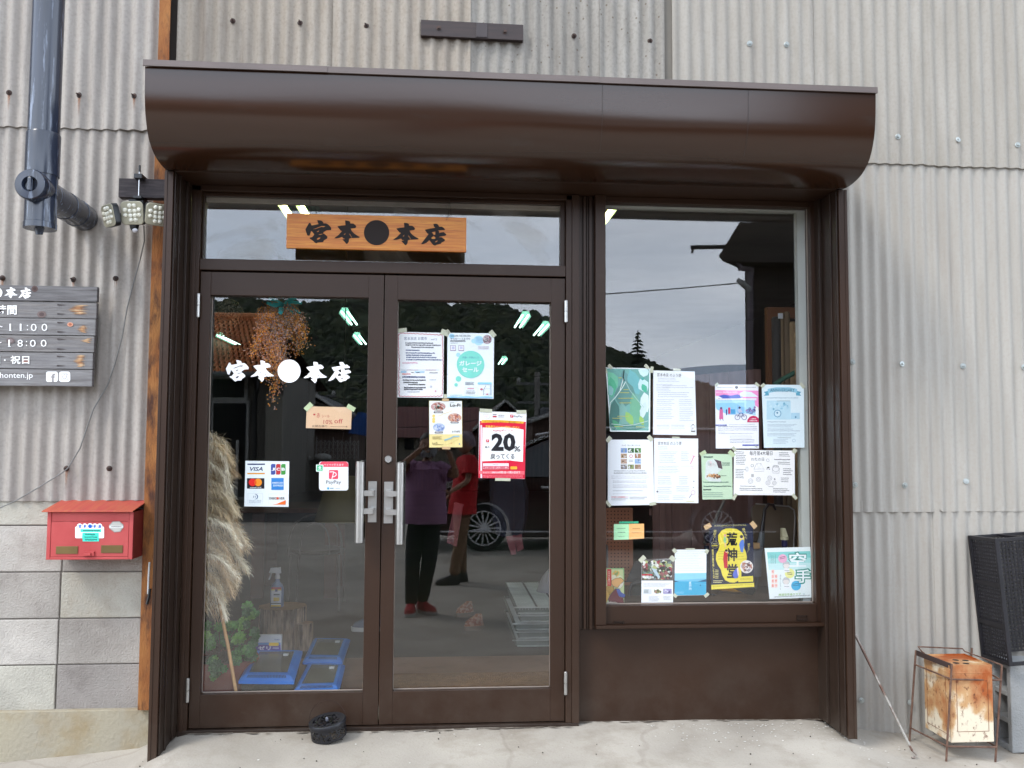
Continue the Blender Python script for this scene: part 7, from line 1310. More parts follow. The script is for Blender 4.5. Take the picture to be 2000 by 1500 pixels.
# conifer on the ridge
tc_ = thing('conifer', M(1246, 706, 150), 'dark conifer standing up on the ridge, mirrored left in the display window', 'tree'); b = B(); bs = M(1246, 712, 150); B().tube([bs, bs+Vector((0, 0, 6))], .15, None, 6).build('trunk', mat('bark brown', srgb(60, 48, 40), .9), tc_)
rd = random.Random(8)
for i in range(9):
    z = bs.z+.4+i*.62; r = 2.1*(1-i/10)+.2
    for j in range(9): a = rd.random()*6.28; d = Vector((math.cos(a), math.sin(a), -.15)); w = Vector((-math.sin(a), math.cos(a), 0))*.35; c = Vector((bs.x, bs.y, z)); L = r*rd.uniform(.7, 1.1); b.add([c+Vector((0, 0, .3)), c+d*L*.6+w, c+d*L, c+d*L*.6-w, c+d*L*.5+Vector((0, 0, .35))], [(0, 1, 4), (1, 2, 4), (2, 3, 4), (3, 0, 4), (0, 3, 2, 1)])
b.build('crown', CRN[0], tc_)
# asphalt road and far verge
ASP = mat('asphalt', srgb(74, 72, 70), .9, col2=srgb(92, 90, 86), scale=2, bump=.2, bscale=120)
B().add([(-60, -26, -.272), (60, -26, -.272), (60, -13.5, -.272), (-60, -13.5, -.272)], [(0, 1, 2, 3)]).build('road', ASP, kind='structure', org=(0, -20, -.272))
# ---- houses
PLA = mat('grey plaster', srgb(120, 116, 108), .85, var=.08, scale=3); CLAY = mat('clay roof tile', srgb(176, 106, 62), .7, k=1, col2=srgb(216, 142, 86), scale=2.4, fac=(.3, .7)); REDR = mat('dark red roof', srgb(96, 44, 40), .7); GREYR = mat('grey slate roof', srgb(78, 80, 84), .7); WIN = mat('dark window glass', srgb(24, 28, 32), .1, spec=.8); WHF = mat('white aluminium', srgb(170, 170, 166), .5); BRW = mat('brown boarding', srgb(74, 54, 44), .8, stretch=(3, 3, .5))
hA = thing('tiled_house', M(480, 990, 16), 'house with orange clay tile roof mirrored in the left door pane', 'house')
e0, e1 = M(330, 727, 15.0), M(566, 727, 15.0); r0, r1 = M(330, 622, 18.0), M(536, 622, 18.0); wl_, wr_ = M(340, 800, 16), M(553, 800, 16)
b = B(); b.box(e0.x-6, wr_.x, -16.0, -21, GZ, e0.z+.15); b.build('wall', PLA, hA)
nc, nr_ = 22, 13; vx = (e1-e0)/nc; sl_ = (r0-e0); tile = B(); tw = vx.x
seg = 7; rows_ = [];
for v_ in (0, 1):
    for i in range(seg): u = i/(seg-1); rows_.append(Vector((tw*1.04*u, 0, 0))+Vector((0, 0, .045*math.sin(u*math.pi*2)+.03*(1-v_)))+Vector((0, sl_.y/nr_*1.12*v_, sl_.z/nr_*1.12*v_)))
tile.add(rows_+[v+Vector((0, 0, -.03)) for v in rows_], [(i, i+1, seg+i+1, seg+i) for i in range(seg-1)]+[(2*seg+i, 2*seg+i+1, i+1, i) for i in range(seg-1)])
t0 = tile.build('tile', CLAY, hA); me = t0.data
for v in me.vertices: v.co += base_loc(hA)
first = True
for r_ in range(nr_):
    for c in range(-9, nc):
        if r_ > 0 and c > nc-1-r_*.2: continue
        o = t0 if first else bpy.data.objects.new('tile', me)
        if not first: C.objects.link(o); o.parent = hA
        first = False; o.location = (e0+vx*c+sl_*(r_/nr_))-base_loc(hA)
B().add([e0+Vector((-6, 0, -.05)), e1+Vector((0, 0, -.05)), r1+Vector((0, 0, -.05)), r0+Vector((-6, 0, -.05)), e0+Vector((-6, -6.5, -.05)), e1+Vector((0, -6.5, -.05))], [(0, 1, 2, 3), (3, 2, 5, 4)]).build('roof_deck', mat('roof underside', srgb(70, 50, 38), .8), hA)
B().tube([r0+Vector((-6, 0, .03)), r1+Vector((0, 0, .03))], .1, None, 8).build('ridge_tiles', CLAY, hA); B().tube([e0+Vector((-6, .06, -.06)), e1+Vector((0, .06, -.06))], .06, None, 8).build('gutter', mat('grey gutter', srgb(90, 90, 90), .6), hA)
for (x0_, y0_, x1_, y1_) in ((410, 742, 478, 776), (414, 788, 482, 970)):
    a, c_ = M(x0_, y1_, 15.95), M(x1_, y0_, 15.95); B().box(a.x-.06, c_.x+.06, -15.99, -15.9, a.z-.06, c_.z+.06).build('window_frame', WHF, hA); B().box(a.x, c_.x, -15.9, -15.88, a.z, c_.z).build('window_pane', WIN, hA)
for x in (440, 462): a = M(x, 970, 15.9); B().box(a.x-.03, a.x+.03, -15.87, -15.85, a.z, M(x, 860, 15.9).z).build('door_bar', WHF, hA)
B().tube([M(492, 738, 15.8), M(501, 745, 15.75), M(502, 760, 15.75), M(498, 778, 15.8), M(497, 990, 15.85)], .045, None, 8).build('drainpipe', mat('black pipe', srgb(24, 24, 26), .5), hA)
a, c_ = M(515, 990, 15.6), M(552, 770, 15.6); B().box(a.x, c_.x, -15.9, -15.6, GZ, c_.z).build('porch_wall', mat('pale porch', srgb(136, 132, 122), .8), hA)
def gable(px0, px1, py_eave, py_apex, D, name, label, wall, roof, depth=7, apex=None, base=GZ):
    a, c_ = M(px0, py_eave, D), M(px1, py_eave, D); ap = M(apex if apex else (px0+px1)/2, py_apex, D); t = thing(name, ((a.x+c_.x)/2, -D-depth/2, base), label, 'house')
    ov = (c_.x-a.x)*.05; b = B(); pts = [(a.x+ov, base), (c_.x-ov, base), (c_.x-ov, a.z), (ap.x, ap.z-.12), (a.x+ov, a.z)]; b.hexa([Vector((x, -D, z)) for x, z in pts], [Vector((x, -D-depth, z)) for x, z in pts]); b.build('wall', wall, t)
    for s_, q in ((-1, a), (1, c_)):
        b = B(); b.hexa([Vector((ap.x, -D+.4, ap.z)), Vector((q.x, -D+.4, a.z-.1)), Vector((q.x, -D-depth, a.z-.1)), Vector((ap.x, -D-depth, ap.z))], [Vector((ap.x, -D+.4, ap.z+.14)), Vector((q.x, -D+.4, a.z+.04)), Vector((q.x, -D-depth, a.z+.04)), Vector((ap.x, -D-depth, ap.z+.14))]); b.build('roof', roof, t)
        B().tube([Vector((ap.x, -D+.42, ap.z+.07)), Vector((q.x, -D+.42, a.z-.03))], .06, None, 6).build('barge_board', WHF, t)
    return t, a, c_
t, a, c_ = gable(568, 668, 803, 776, 33, 'gabled_house', 'small grey gabled house behind the tan card reflection', PLA, GREYR)
for x0_, x1_ in ((572, 592), (640, 655)): p0, p1 = M(x0_, 838, 32.9), M(x1_, 812, 32.9); B().box(p0.x, p1.x, -32.98, -32.9, p0.z, p1.z).build('window', WIN, t)
gable(545, 612, 812, 768, 40, 'gabled_house', 'pale gabled house rising behind the small grey one', mat('cream wall', srgb(132, 126, 112), .8), GREYR, apex=560)
bh = thing('brown_house', M(600, 880, 28), 'brown boarded low house behind the folding gate', 'house'); a, c_ = M(556, 900, 28), M(690, 838, 28); B().box(a.x, c_.x, -28, -33, GZ, c_.z).build('wall', BRW, bh); p0, p1 = M(571, 836+16, 27.95), M(594, 842, 27.95)
B().box(a.x-.3, c_.x+.3, -27.6, -33.4, c_.z, c_.z+.12).build('roof', REDR, bh)
t, a, c_ = gable(925, 1048, 838, 786, 36, 'gabled_house', 'dark gabled house behind the red poster reflection', BRW, mat('brown grey roof', srgb(92, 84, 76), .7))
gable(1035, 1130, 822, 796, 30, 'gabled_house', 'low house with sloping roof at the right door edge', BRW, GREYR, apex=1120)
rr = thing('red_roofed_house', M(830, 870, 38), 'long house with dark red roof mirrored behind the photographer', 'house'); a, c_ = M(730, 850, 38), M(925, 850, 38); zt_ = M(830, 794, 41).z; B().box(a.x, c_.x, -38, -45, GZ, a.z).build('wall', mat('cream wall', srgb(132, 126, 112), .8), rr)
B().add([Vector((a.x-.4, -37.4, a.z-.1)), Vector((c_.x+.4, -37.4, a.z-.1)), Vector((c_.x+.4, -41.5, zt_)), Vector((a.x-.4, -41.5, zt_)), Vector((a.x-.4, -45.6, a.z-.1)), Vector((c_.x+.4, -45.6, a.z-.1))], [(0, 1, 2, 3), (3, 2, 5, 4), (0, 3, 4), (1, 5, 2)]).build('roof', REDR, rr)
for x in (760, 790, 870): p0, p1 = M(x, 878, 37.9), M(x+18, 858, 37.9); B().box(p0.x, p1.x, -37.98, -37.9, p0.z, p1.z).build('window', WIN, rr)
bl = thing('blue_sheet', M(703, 850, 22), 'bright blue tarpaulin sheet behind the left door pane reflection', 'tarpaulin'); q = [M(x, y, 22) for x, y in ((680, 846), (722, 852), (720, 808), (700, 804), (688, 822))]; B().hexa([v+Vector((0, -1.2, 0)) for v in q], q).build('sheet', mat('blue tarp', srgb(40, 92, 170), .6), bl)
# folding lattice gate with white sandbags
fg = thing('folding_gate', M(625, 900, 21), 'silver folding lattice gate across the drive, mirrored in the left pane', 'gate'); zt_, zb_ = M(620, 860, 21).z, M(620, 897, 21).z; X0, X1 = M(552, 880, 21).x, M(700, 880, 21).x; ng = 18
for i in range(ng+1): x = X0+(X1-X0)*i/ng; B().box(x-.012, x+.012, -21.01, -20.99, zb_, zt_+(.1 if i % 4 == 0 else 0)).build('upright', WHF, fg)
b = B()
for i in range(ng):
    xa, xb = X0+(X1-X0)*i/ng, X0+(X1-X0)*(i+1)/ng
    for k in range(3):
        za, zb2 = zb_+(zt_-zb_)*k/3, zb_+(zt_-zb_)*(k+1)/3; b.tube([(xa, -20.98, za), (xb, -20.98, zb2)], .009, None, 4, cap=False); b.tube([(xa, -21.02, zb2), (xb, -21.02, za)], .009, None, 4, cap=False)
b.build('lattice', WHF, fg, kind='stuff')
for i, (x0_, x1_, yt) in enumerate(((553, 569, 889), (571, 589, 890), (591, 609, 890), (612, 648, 885))):
    c = M((x0_+x1_)/2, 894, 20); c1 = M(x1_, 894, 20); rx_ = abs(c1.x-c.x); B().ball(c, rx_, mat('white sack', srgb(178, 178, 172), .8, bump=.4), 12, (M(600, yt, 20).z-c.z)/rx_, 1, .8).build('sandbag', smooth=True, label=('leftmost small white sack under the folding gate', 'second white sack from the left under the gate', 'third white sack from the left under the gate', 'largest white sack at the right under the gate')[i], cat='sack')
lw = thing('low_wall', M(630, 905, 20.3), 'low concrete wall under the folding gate', 'wall'); B().box(M(540, 905, 20.4).x, M(735, 905, 20.4).x, -20.6, -20.2, GZ, M(630, 898, 20.3).z).build('wall_body', PLA, lw)
# utility poles and wires
def pole(px, yt, D, label):
    p0 = M(px, 862, D); zt = M(px, yt, D).z; t = thing('utility_pole', (p0.x, p0.y, GZ), label, 'utility pole'); B().lathe((p0.x, p0.y, GZ), [(.16, 0), (.11, zt-GZ)], None, 10).build('post', mat('concrete pole', srgb(128, 124, 118), .8), t)
    for dz in (.5, 1.3): B().box(p0.x-.9, p0.x+.9, p0.y-.05, p0.y+.05, zt-dz-.05, zt-dz+.05).build('crossarm', mat('galvanised arm', srgb(110, 110, 108), .6), t)
    for dx in (-.8, 0, .8): B().lathe((p0.x+dx, p0.y, zt-.45), [(.06, 0), (.09, .1), (.04, .2)], None, 8).build('insulator', WHF, t)
    B().lathe((p0.x+.35, p0.y, zt-2.4), [(.25, 0), (.28, .1), (.28, .8), (.1, .9)], None, 12).build('transformer', mat('grey can', srgb(100, 102, 104), .6), t); return Vector((p0.x, p0.y, zt-.4))
pA = pole(614, 752, 36, 'utility pole left of the tan card reflection'); pB = pole(1049, 727, 34, 'utility pole at the right edge of the right door pane')
for i, (dz, sag) in enumerate(((0, .6), (-.8, .9))):
    B().tube([pA.lerp(pB, t_)+Vector((0, 0, dz-sag*4*t_*(1-t_))) for t_ in [k/14 for k in range(15)]], .018, mat('black wire', srgb(20, 20, 22), .6), 4).build('overhead_wire', label=('upper overhead wire between the two utility poles', 'lower overhead wire between the two utility poles')[i], cat='wire')
wA, wB = M(900, 589, 14), M(1440, 553, 12.5); B().tube([wA.lerp(wB, k/12)+Vector((0, 0, -.04*4*(k/12)*(1-k/12))) for k in range(13)], .012, None, 5).build('service_wire', mat('black wire', srgb(20, 20, 22), .6), label='thin black service wire crossing the mirrored sky in the window', cat='wire')
# dark building on the right with its eaves
db = thing('dark_building', M(1560, 1000, 9), 'tall dark boarded building with eaves, mirrored in the right of the window', 'building'); DKB = mat('charred boards', srgb(52, 44, 38), .85, col2=srgb(70, 60, 50), scale=3, stretch=(8, 8, .4)); cxx = M(1470, 700, 9).x; zE = M(1470, 509, 9).z
for i in range(12): B().box(cxx+i*.42, cxx+i*.42+.41, -9-.012*(i % 2), -9.3, GZ, zE+3.2 if i > 1 else zE+.02+.8*i).build('board', DKB, db)
B().hexa([Vector(v) for v in ((cxx+2.6, -14, GZ), (cxx+9, -14, GZ), (cxx+5.05, -9.31, GZ), (cxx+.02, -9.31, GZ))], [Vector(v) for v in ((cxx+2.6, -14, zE+2), (cxx+9, -14, zE+2), (cxx+5.05, -9.31, zE+2), (cxx+.02, -9.31, zE+2))]).build('wall', DKB, db)
pts = [(1404, 500), (1411, 510), (1476, 512), (1700, 512), (1700, 240), (1500, 345), (1457, 414)]; b = B(); b.hexa([M(x, y, 8.6)+Vector((.5, -.6, 0)) for x, y in pts][::-1], [M(x, y, 8.6) for x, y in pts][::-1]); b.build('roof', mat('dark eaves', srgb(48, 42, 36), .85), db)
b = B(); b.tube([M(1350, 483, 8.8), M(1418, 482, 8.8)], .035, None, 6); b.tube([M(1354, 484, 8.8), M(1352, 494, 8.8)], .02, None, 6); b.build('projecting_beam', mat('black beam', srgb(26, 24, 24), .8), db)
B().tube([M(1440, 508, 8.7), M(1446, 524, 8.7), M(1468, 525, 8.8), M(1466, 545, 8.85), M(1465, 1010, 8.85)], .045, None, 8).build('rain_pipe', mat('mauve grey pipe', srgb(112, 102, 108), .6), db, smooth=True)
lp = M(1455, 557, 8.7); B().tube([M(1440, 546, 8.7), M(1450, 553, 8.7), M(1464, 566, 8.75)], [.03, .05, .045], WHF, 10).build('lamp', None, db, smooth=True, label='pale street lamp on the building corner')
# ================================================================ CAR
cz = GZ; CX = M(945, 1030, 8.8).x; PAINT = mat('dark maroon car paint', srgb(50, 15, 15), .22, var=.05, coat=.6, spec=.6); TYRE = mat('tyre rubber', srgb(22, 22, 22), .85); RIM = mat('alloy', srgb(222, 222, 224), .4, metal=.15, k=1); CGL = mat('tinted car glass', srgb(14, 16, 18), .06, spec=.9)
car = thing('parked_car', (CX+1.35, -9.7, cz), 'dark maroon minivan parked behind the photographer, mirrored in the right pane', 'car')
out_ = [(-.93, .30), (-.95, .52), (-.88, .74), (-.62, .88), (.05, 1.03), (.62, 1.50), (1.0, 1.66), (2.2, 1.75), (3.75, 1.72), (4.17, 1.62), (4.33, 1.2), (4.39, .8), (4.37, .42), (4.27, .26), (3.8, .24)]
def arch(cx_): return [(cx_+.37*math.cos(R(a)), .33+.37*math.sin(R(a))) for a in range(0, 181, 20)]
prof_ = out_+[(x, max(z, .22)) for x, z in arch(3.4)]+[(2.8, .2), (.42, .2)]+[(x, max(z, .22)) for x, z in arch(0)]+[(-.5, .22)]
b = B(); n = len(prof_); secs = [(-8.86, .0), (-8.80, .03), (-8.80, 0)]
ys_ = [(-8.84, .965), (-8.79, 1.0), (-10.5, 1.0), (-10.55, .965)]
def bodyring(y, k): 
    r = []
    for x, z in prof_:
        tumble = max(0, z-.95)*.22; yy = y+(-tumble if y > -9.6 else tumble); r.append(Vector((CX+1.4+(x-1.4)*k, yy, cz+.6+(z-.6)*k)))
    return r
rg = [bodyring(y, k) for y, k in ys_]
tri = [tuple(t) for t in tessellate_polygon([[Vector((x, z, 0)) for x, z in prof_]])]
b.add([v for q in rg for v in q], [(i*n+j, i*n+(j+1) % n, (i+1)*n+(j+1) % n, (i+1)*n+j) for i in range(3) for j in range(n)]+tri+[tuple(3*n+k for k in t[::-1]) for t in tri]); b.build('body', PAINT, car, smooth=True)
def sidepanel(pts, y, mt, name, par=car):
    b = B(); q = [Vector((CX+x, y-max(0, z-.95)*.22, cz+z)) for x, z in pts]; b.hexa([v+Vector((0, -.03, 0)) for v in q], [v+Vector((0, .012, 0)) for v in q]); return b.build(name, mt, par)
sidepanel([(.28, 1.06), (.95, 1.06), (.98, 1.54), (.72, 1.45)], -8.79, CGL, 'window'); sidepanel([(1.05, 1.06), (2.1, 1.06), (2.1, 1.6), (1.08, 1.57)], -8.79, CGL, 'window'); sidepanel([(2.2, 1.06), (3.95, 1.08), (3.85, 1.58), (2.2, 1.6)], -8.79, CGL, 'window')
for x in (1.0, 2.15): sidepanel([(x-.006, .35), (x+.006, .35), (x+.006, 1.02), (x-.006, 1.02)], -8.786, mat('door gap', srgb(12, 8, 8), .8), 'door_seam')
for x in (.9, 1.2): sidepanel([(x-.08, .9), (x+.08, .9), (x+.08, .93), (x-.08, .93)], -8.77, RIM, 'door_handle')
B().tube([(CX+.75, -8.95, cz+1.66), (CX+1.4, -8.97, cz+1.775), (CX+3.85, -8.97, cz+1.76)], .016, None, 6).build('roof_rail', RIM, car); sidepanel([(-.9, .28), (4.25, .26), (4.25, .275), (-.9, .30)], -8.775, RIM, 'sill_trim')
B().ball((CX+.25, -8.7, cz+1.08), .1, PAINT, 12, .7, 1, 1).build('side_mirror', None, car, smooth=True); B().ball((CX-.78, -8.95, cz+.68), .16, mat('headlamp', srgb(180, 184, 188), .1, spec=.9), 12, .6, 1.2, .8).build('headlight', None, car, smooth=True)
def wheel(cx_, y):
    w = B(); c = Vector((cx_, y, cz+.33)); ax = Vector((0, 1, 0)); w.lathe(c+Vector((0, -.1, 0)), [(.24, 0), (.31, .0), (.33, .02), (.33, .18), (.31, .2), (.245, .2)], TYRE, 36, ax, caps=False); t = w.build('wheel', TYRE, car, smooth=True)
    B().lathe(c+Vector((0, -.08, 0)), [(.0001, .02), (.235, .02)], mat('brake dark', srgb(16, 16, 18), .7), 32, ax).build('wheel_well', None, t)
    B().lathe(c+Vector((0, .09, 0)), [(.247, 0), (.247, .012), (.232, .012), (.228, -.02)], None, 40, ax, caps=False).build('rim', RIM, t, smooth=True)
    for i in range(15):
        a = 2*math.pi*i/15; d = Vector((math.cos(a), 0, math.sin(a))); s_ = Vector((-math.sin(a), 0, math.cos(a))); q = [c+Vector((0, .085, 0))+d*r_+s_*w_*sg for r_, w_, sg in ((.05, .011, 1), (.232, .009, 1), (.232, .009, -1), (.05, .011, -1))]
        B().hexa([v+Vector((0, -.02, 0)) for v in q], [v+Vector((0, .008, 0)) for v in q]).build('spoke', RIM, t)
    B().lathe(c+Vector((0, .07, 0)), [(.06, 0), (.055, .03), (.0001, .034)], None, 20, ax).build('hub_cap', RIM, t, smooth=True)
wheel(CX, -8.9); wheel(CX+3.4, -8.9)
# ================================================================ PEOPLE
SKIN = mat('skin', srgb(176, 132, 108), .55, var=.05)
def skin(name, verts, edges, mt, parent, sub=2, root=0):
    """verts: (position, radius x, radius y)"""
    me = bpy.data.meshes.new(name); o0 = base_loc(parent); me.from_pydata([Vector(v[0])-o0 for v in verts], edges, []); me.materials.append(mt)
    o = bpy.data.objects.new(name, me); C.objects.link(o); o.parent = parent; ORG[o.name] = o0
    sk = o.modifiers.new('skin', 'SKIN'); sk.use_smooth_shade = True; sk.branch_smoothing = .4
    for i, v in enumerate(verts): me.skin_vertices[0].data[i].radius = (v[1], v[2] if len(v) > 2 else v[1]); me.skin_vertices[0].data[i].use_root = (i == root)
    ss = o.modifiers.new('sub', 'SUBSURF'); ss.levels = sub; ss.render_levels = sub; return o
def head(c, fdir, parent, hairm, mask=None, r=.105, hair_long=False, scarf=None):
    """skull, face features, ears, hair; fdir = the way the face looks"""
    f = fdir.normalized(); s_ = Vector((0, 0, 1)).cross(f).normalized(); u = f.cross(s_)
    L = lambda a, b_, c2: c+s_*a+f*b_+u*c2
    b = B(); N = 20; rings = []
    for k in range(13):
        t = math.pi*k/12; z = -math.cos(t)*r*1.18; w = math.sin(t); ring = []
        for j in range(N):
            a = 2*math.pi*j/N; x = math.cos(a)*w*r*.78; y = math.sin(a)*w*r*.95
            if z < 0 and y > 0: x *= 1+z/r*.18; y *= 1+z/r*.06
            if z < 0 and y < 0: y *= 1+z/r*.35
            ring.append(L(x, y+.008, z))
        rings.append(ring)
    b.add([v for q in rings for v in q], [(i*N+j, i*N+(j+1) % N, (i+1)*N+(j+1) % N, (i+1)*N+j) for i in range(12) for j in range(N)])
    b.add([L(-.011, r*.9, .012), L(.011, r*.9, .012), L(.016, r*.98, -.028), L(-.016, r*.98, -.028), L(0, r*1.22, -.024), L(0, r*.98, .02)], [(0, 3, 4, 5), (2, 1, 5, 4), (3, 2, 4)])
    for sx in (-1, 1): b.ball(L(sx*r*.78, -.005, -.005), .022, None, 8, 1.3, .45, .8)
    h = b.build('head', SKIN, parent, smooth=True)
    e = B()
    for sx in (-1, 1): e.ball(L(sx*.032, r*.9, .012), .010, mat('eye white', srgb(210, 206, 200), .3), 8); e.ball(L(sx*.032, r*.965, .012), .0055, mat('iris', srgb(30, 22, 18), .3), 8); e.ball(L(sx*.032, r*.93, .034), .013, mat('brow', srgb(26, 20, 18), .8), 8, .22, 1.1, .5)
    e.build('eyes', None, h, smooth=True)
    if mask:
        q = B(); M2 = 10; vs = []
        for zz, kk in ((.0, .80), (-.03, 1.0), (-.065, .97), (-.1, .7)):
            for j in range(M2+1): a = R(10+160*j/M2); vs.append(L(math.cos(a)*r*.84*kk if zz > -.09 else math.cos(a)*r*.7*kk, math.sin(a)*r*1.12*(1 if kk > .75 else .9)+.006, zz))
        q.add(vs, [(i*(M2+1)+j, i*(M2+1)+j+1, (i+1)*(M2+1)+j+1, (i+1)*(M2+1)+j) for i in range(3) for j in range(M2)]); q.build('mask', mask, h, smooth=True)
    else: B().ball(L(0, r*.93, -.052), .022, mat('lips', srgb(140, 80, 72), .5), 8, .3, 1, .4).build('mouth', None, h, smooth=True)
    hb_ = B(); hr = []; K = 9
    for k in range(K):
        t = R(8+k*(112 if hair_long else 98)/(K-1)); ring = []
        for j in range(N):
            a = 2*math.pi*j/N; fr = max(0, math.sin(a)); tt = t if fr < .25 else min(t, R(52+20*(1-fr))); ring.append(L(math.cos(a)*math.sin(tt)*r*.86, math.sin(a)*math.sin(tt)*r*1.05+.004, math.cos(tt)*r*1.27))
        hr.append(ring)
    hb_.add([v for q in hr for v in q], [(i*N+j, i*N+(j+1) % N, (i+1)*N+(j+1) % N, (i+1)*N+j) for i in range(K-1) for j in range(N)]+[tuple(range(N))]); hb_.build('scarf' if scarf else 'hair', scarf or hairm, h, smooth=True); return h
def hand(wrist, dirv, palm_n, parent, name='hand', curl=.9):
    """palm plus four unequal curled fingers and a thumb from its side"""
    d = dirv.normalized(); nrm = (palm_n-d*palm_n.dot(d)).normalized(); s_ = d.cross(nrm); V_ = [(wrist, .022, .017), (wrist+d*.045, .03, .016), (wrist+d*.075, .032, .015)]; E_ = [(0, 1), (1, 2)]
    for k, (off, ln) in enumerate(((-.027, .064), (-.009, .074), (.009, .07), (.026, .056))):
        i0 = len(V_); b0 = wrist+d*.08+s_*off; V_ += [(b0, .0095), (b0+(d*math.cos(curl*.5)+nrm*math.sin(curl*.5))*ln*.45, .0088), (b0+(d*math.cos(curl*.5)+nrm*math.sin(curl*.5))*ln*.45+(d*math.cos(curl*1.5)+nrm*math.sin(curl*1.5))*ln*.5, .0075)]; E_ += [(2, i0), (i0, i0+1), (i0+1, i0+2)]
    i0 = len(V_); V_ += [(wrist+d*.03-s_*.032+nrm*.008, .011), (wrist+d*.06-s_*.05+nrm*.02, .010), (wrist+d*.085-s_*.048+nrm*.03, .0085)]; E_ += [(1, i0), (i0, i0+1), (i0+1, i0+2)]
    return skin(name, V_, E_, SKIN, parent, 1)
def person(label, J, fdir, shirt, pants, shoe_up, shoe_sole, loc, mask=None, hairm=None, scarf=None, dress=None, feet_dir=None, collar=False, cap=None):
    t = thing('person', loc, label, 'person')
    # one continuous body: pelvis, spine, neck, arms, legs
    V_ = [(J['pelvis'], .12, .09), (J['waist'], .115, .085), (J['chest'], .13, .09), (J['neckb'], .05, .05), (J['neck'], .045, .045)]; E_ = [(0, 1), (1, 2), (2, 3), (3, 4)]
    for s_ in 'LR':
        i = len(V_); V_ += [(J['sh'+s_], .048), (J['el'+s_], .034), (J['wr'+s_], .024)]; E_ += [(2, i), (i, i+1), (i+1, i+2)]
        i = len(V_); V_ += [(J['hip'+s_], .085), (J['kn'+s_], .055), (J['an'+s_], .036)]; E_ += [(0, i), (i, i+1), (i+1, i+2)]
    skin('body', V_, E_, SKIN, t, 2)
    # clothes follow the same joints, a little fuller
    ax_ = (J['shR']-J['shL']); ax_.z = 0; wd = max(.13, ax_.length*.5); ax_ = ax_.normalized() if ax_.length > .05 else Vector((0, 1, 0)); dp_ = Vector((0, 0, 1)).cross(ax_); b = B(); N = 28; rg = []; rd = random.Random(len(label))
    hem = J['pelvis']+Vector((0, 0, -.10)); ph = rd.random()*6
    for c, w, d in ((hem, .205, .15), (J['pelvis'], .20, .148), (J['waist'].lerp(J['pelvis'], .4), .19, .14), (J['waist'], .185, .135), (J['waist'].lerp(J['chest'], .5), .19, .135), (J['chest'], .2, .135), (J['chest'].lerp(J['neckb'], .55), .195, .12), (J['neckb']+Vector((0, 0, -.035)), .15, .09), (J['neckb']+Vector((0, 0, .01)), .07, .065)):
        rg.append([c+ax_*w*math.cos(a)*(1+.035*math.sin(a*5+ph+c.z*9))+dp_*d*math.sin(a)*(1+.06*math.sin(a*7+ph+c.z*14)) for a in [2*math.pi*k/N for k in range(N)]])
    b.add([v for q in rg for v in q], [(i*N+k, i*N+(k+1) % N, (i+1)*N+(k+1) % N, (i+1)*N+k) for i in range(len(rg)-1) for k in range(N)])
    for s_ in 'LR': a_, m_ = J['sh'+s_], J['sh'+s_].lerp(J['el'+s_], .66); ins_ = a_.lerp(J['chest'], .28); b.tube([ins_, a_+Vector((0, 0, .008)), a_.lerp(m_, .6), m_], [.085, .078, .074, .078], None, 14, cap=False)
    b.build('shirt', shirt, t, smooth=True)
    if dress: V_ = [(J['pelvis']+Vector((0, 0, .08)), .14, .11), (J['pelvis'], .155, .125), (J['hipL'].lerp(J['hipR'], .5)+Vector((0, 0, -.12)), .16, .13)]; skin('skirt', V_, [(0, 1), (1, 2)], dress, t, 2)
    sl = .95 if dress else 1
    if pants:
        V_ = [(J['pelvis']+Vector((0, 0, .06)), .14, .11), (J['pelvis']+Vector((0, 0, -.03)), .145, .115)]; E_ = [(0, 1)]
        for s_ in 'LR': i = len(V_); V_ += [(J['hip'+s_]+Vector((0, 0, -.03)), .10*sl, .1*sl), (J['hip'+s_].lerp(J['kn'+s_], .5), .088*sl), (J['kn'+s_], .074*sl), (J['kn'+s_].lerp(J['an'+s_], .6), .066*sl), (J['an'+s_]+Vector((0, 0, -.02)), .064*sl)]; E_ += [(1, i), (i, i+1), (i+1, i+2), (i+2, i+3), (i+3, i+4)]
        skin('trousers', V_, E_, pants, t, 2)
    for s_ in 'LR':
        fd = (feet_dir or {}).get(s_, math.atan2(fdir.y, fdir.x)); c = J['an'+s_].copy(); c.z = GZ+.004; c -= Vector((math.cos(fd), math.sin(fd), 0))*.07
        if gz(c.x, c.y) > c.z: c.z = gz(c.x, c.y)+.003
        shoe(c, .27, fd, shoe_up, shoe_sole, t)
    head(J['head'], fdir, t, hairm, mask, scarf=scarf)
    return t
def JM(d, D):   # joints read off the mirrored figure, x y [extra distance]
    return {k: M(v[0], v[1], D+(v[2] if len(v) > 2 else 0)) for k, v in d.items()}
HAIRB = mat('black hair', srgb(18, 16, 16), .5, var=.3, scale=60)
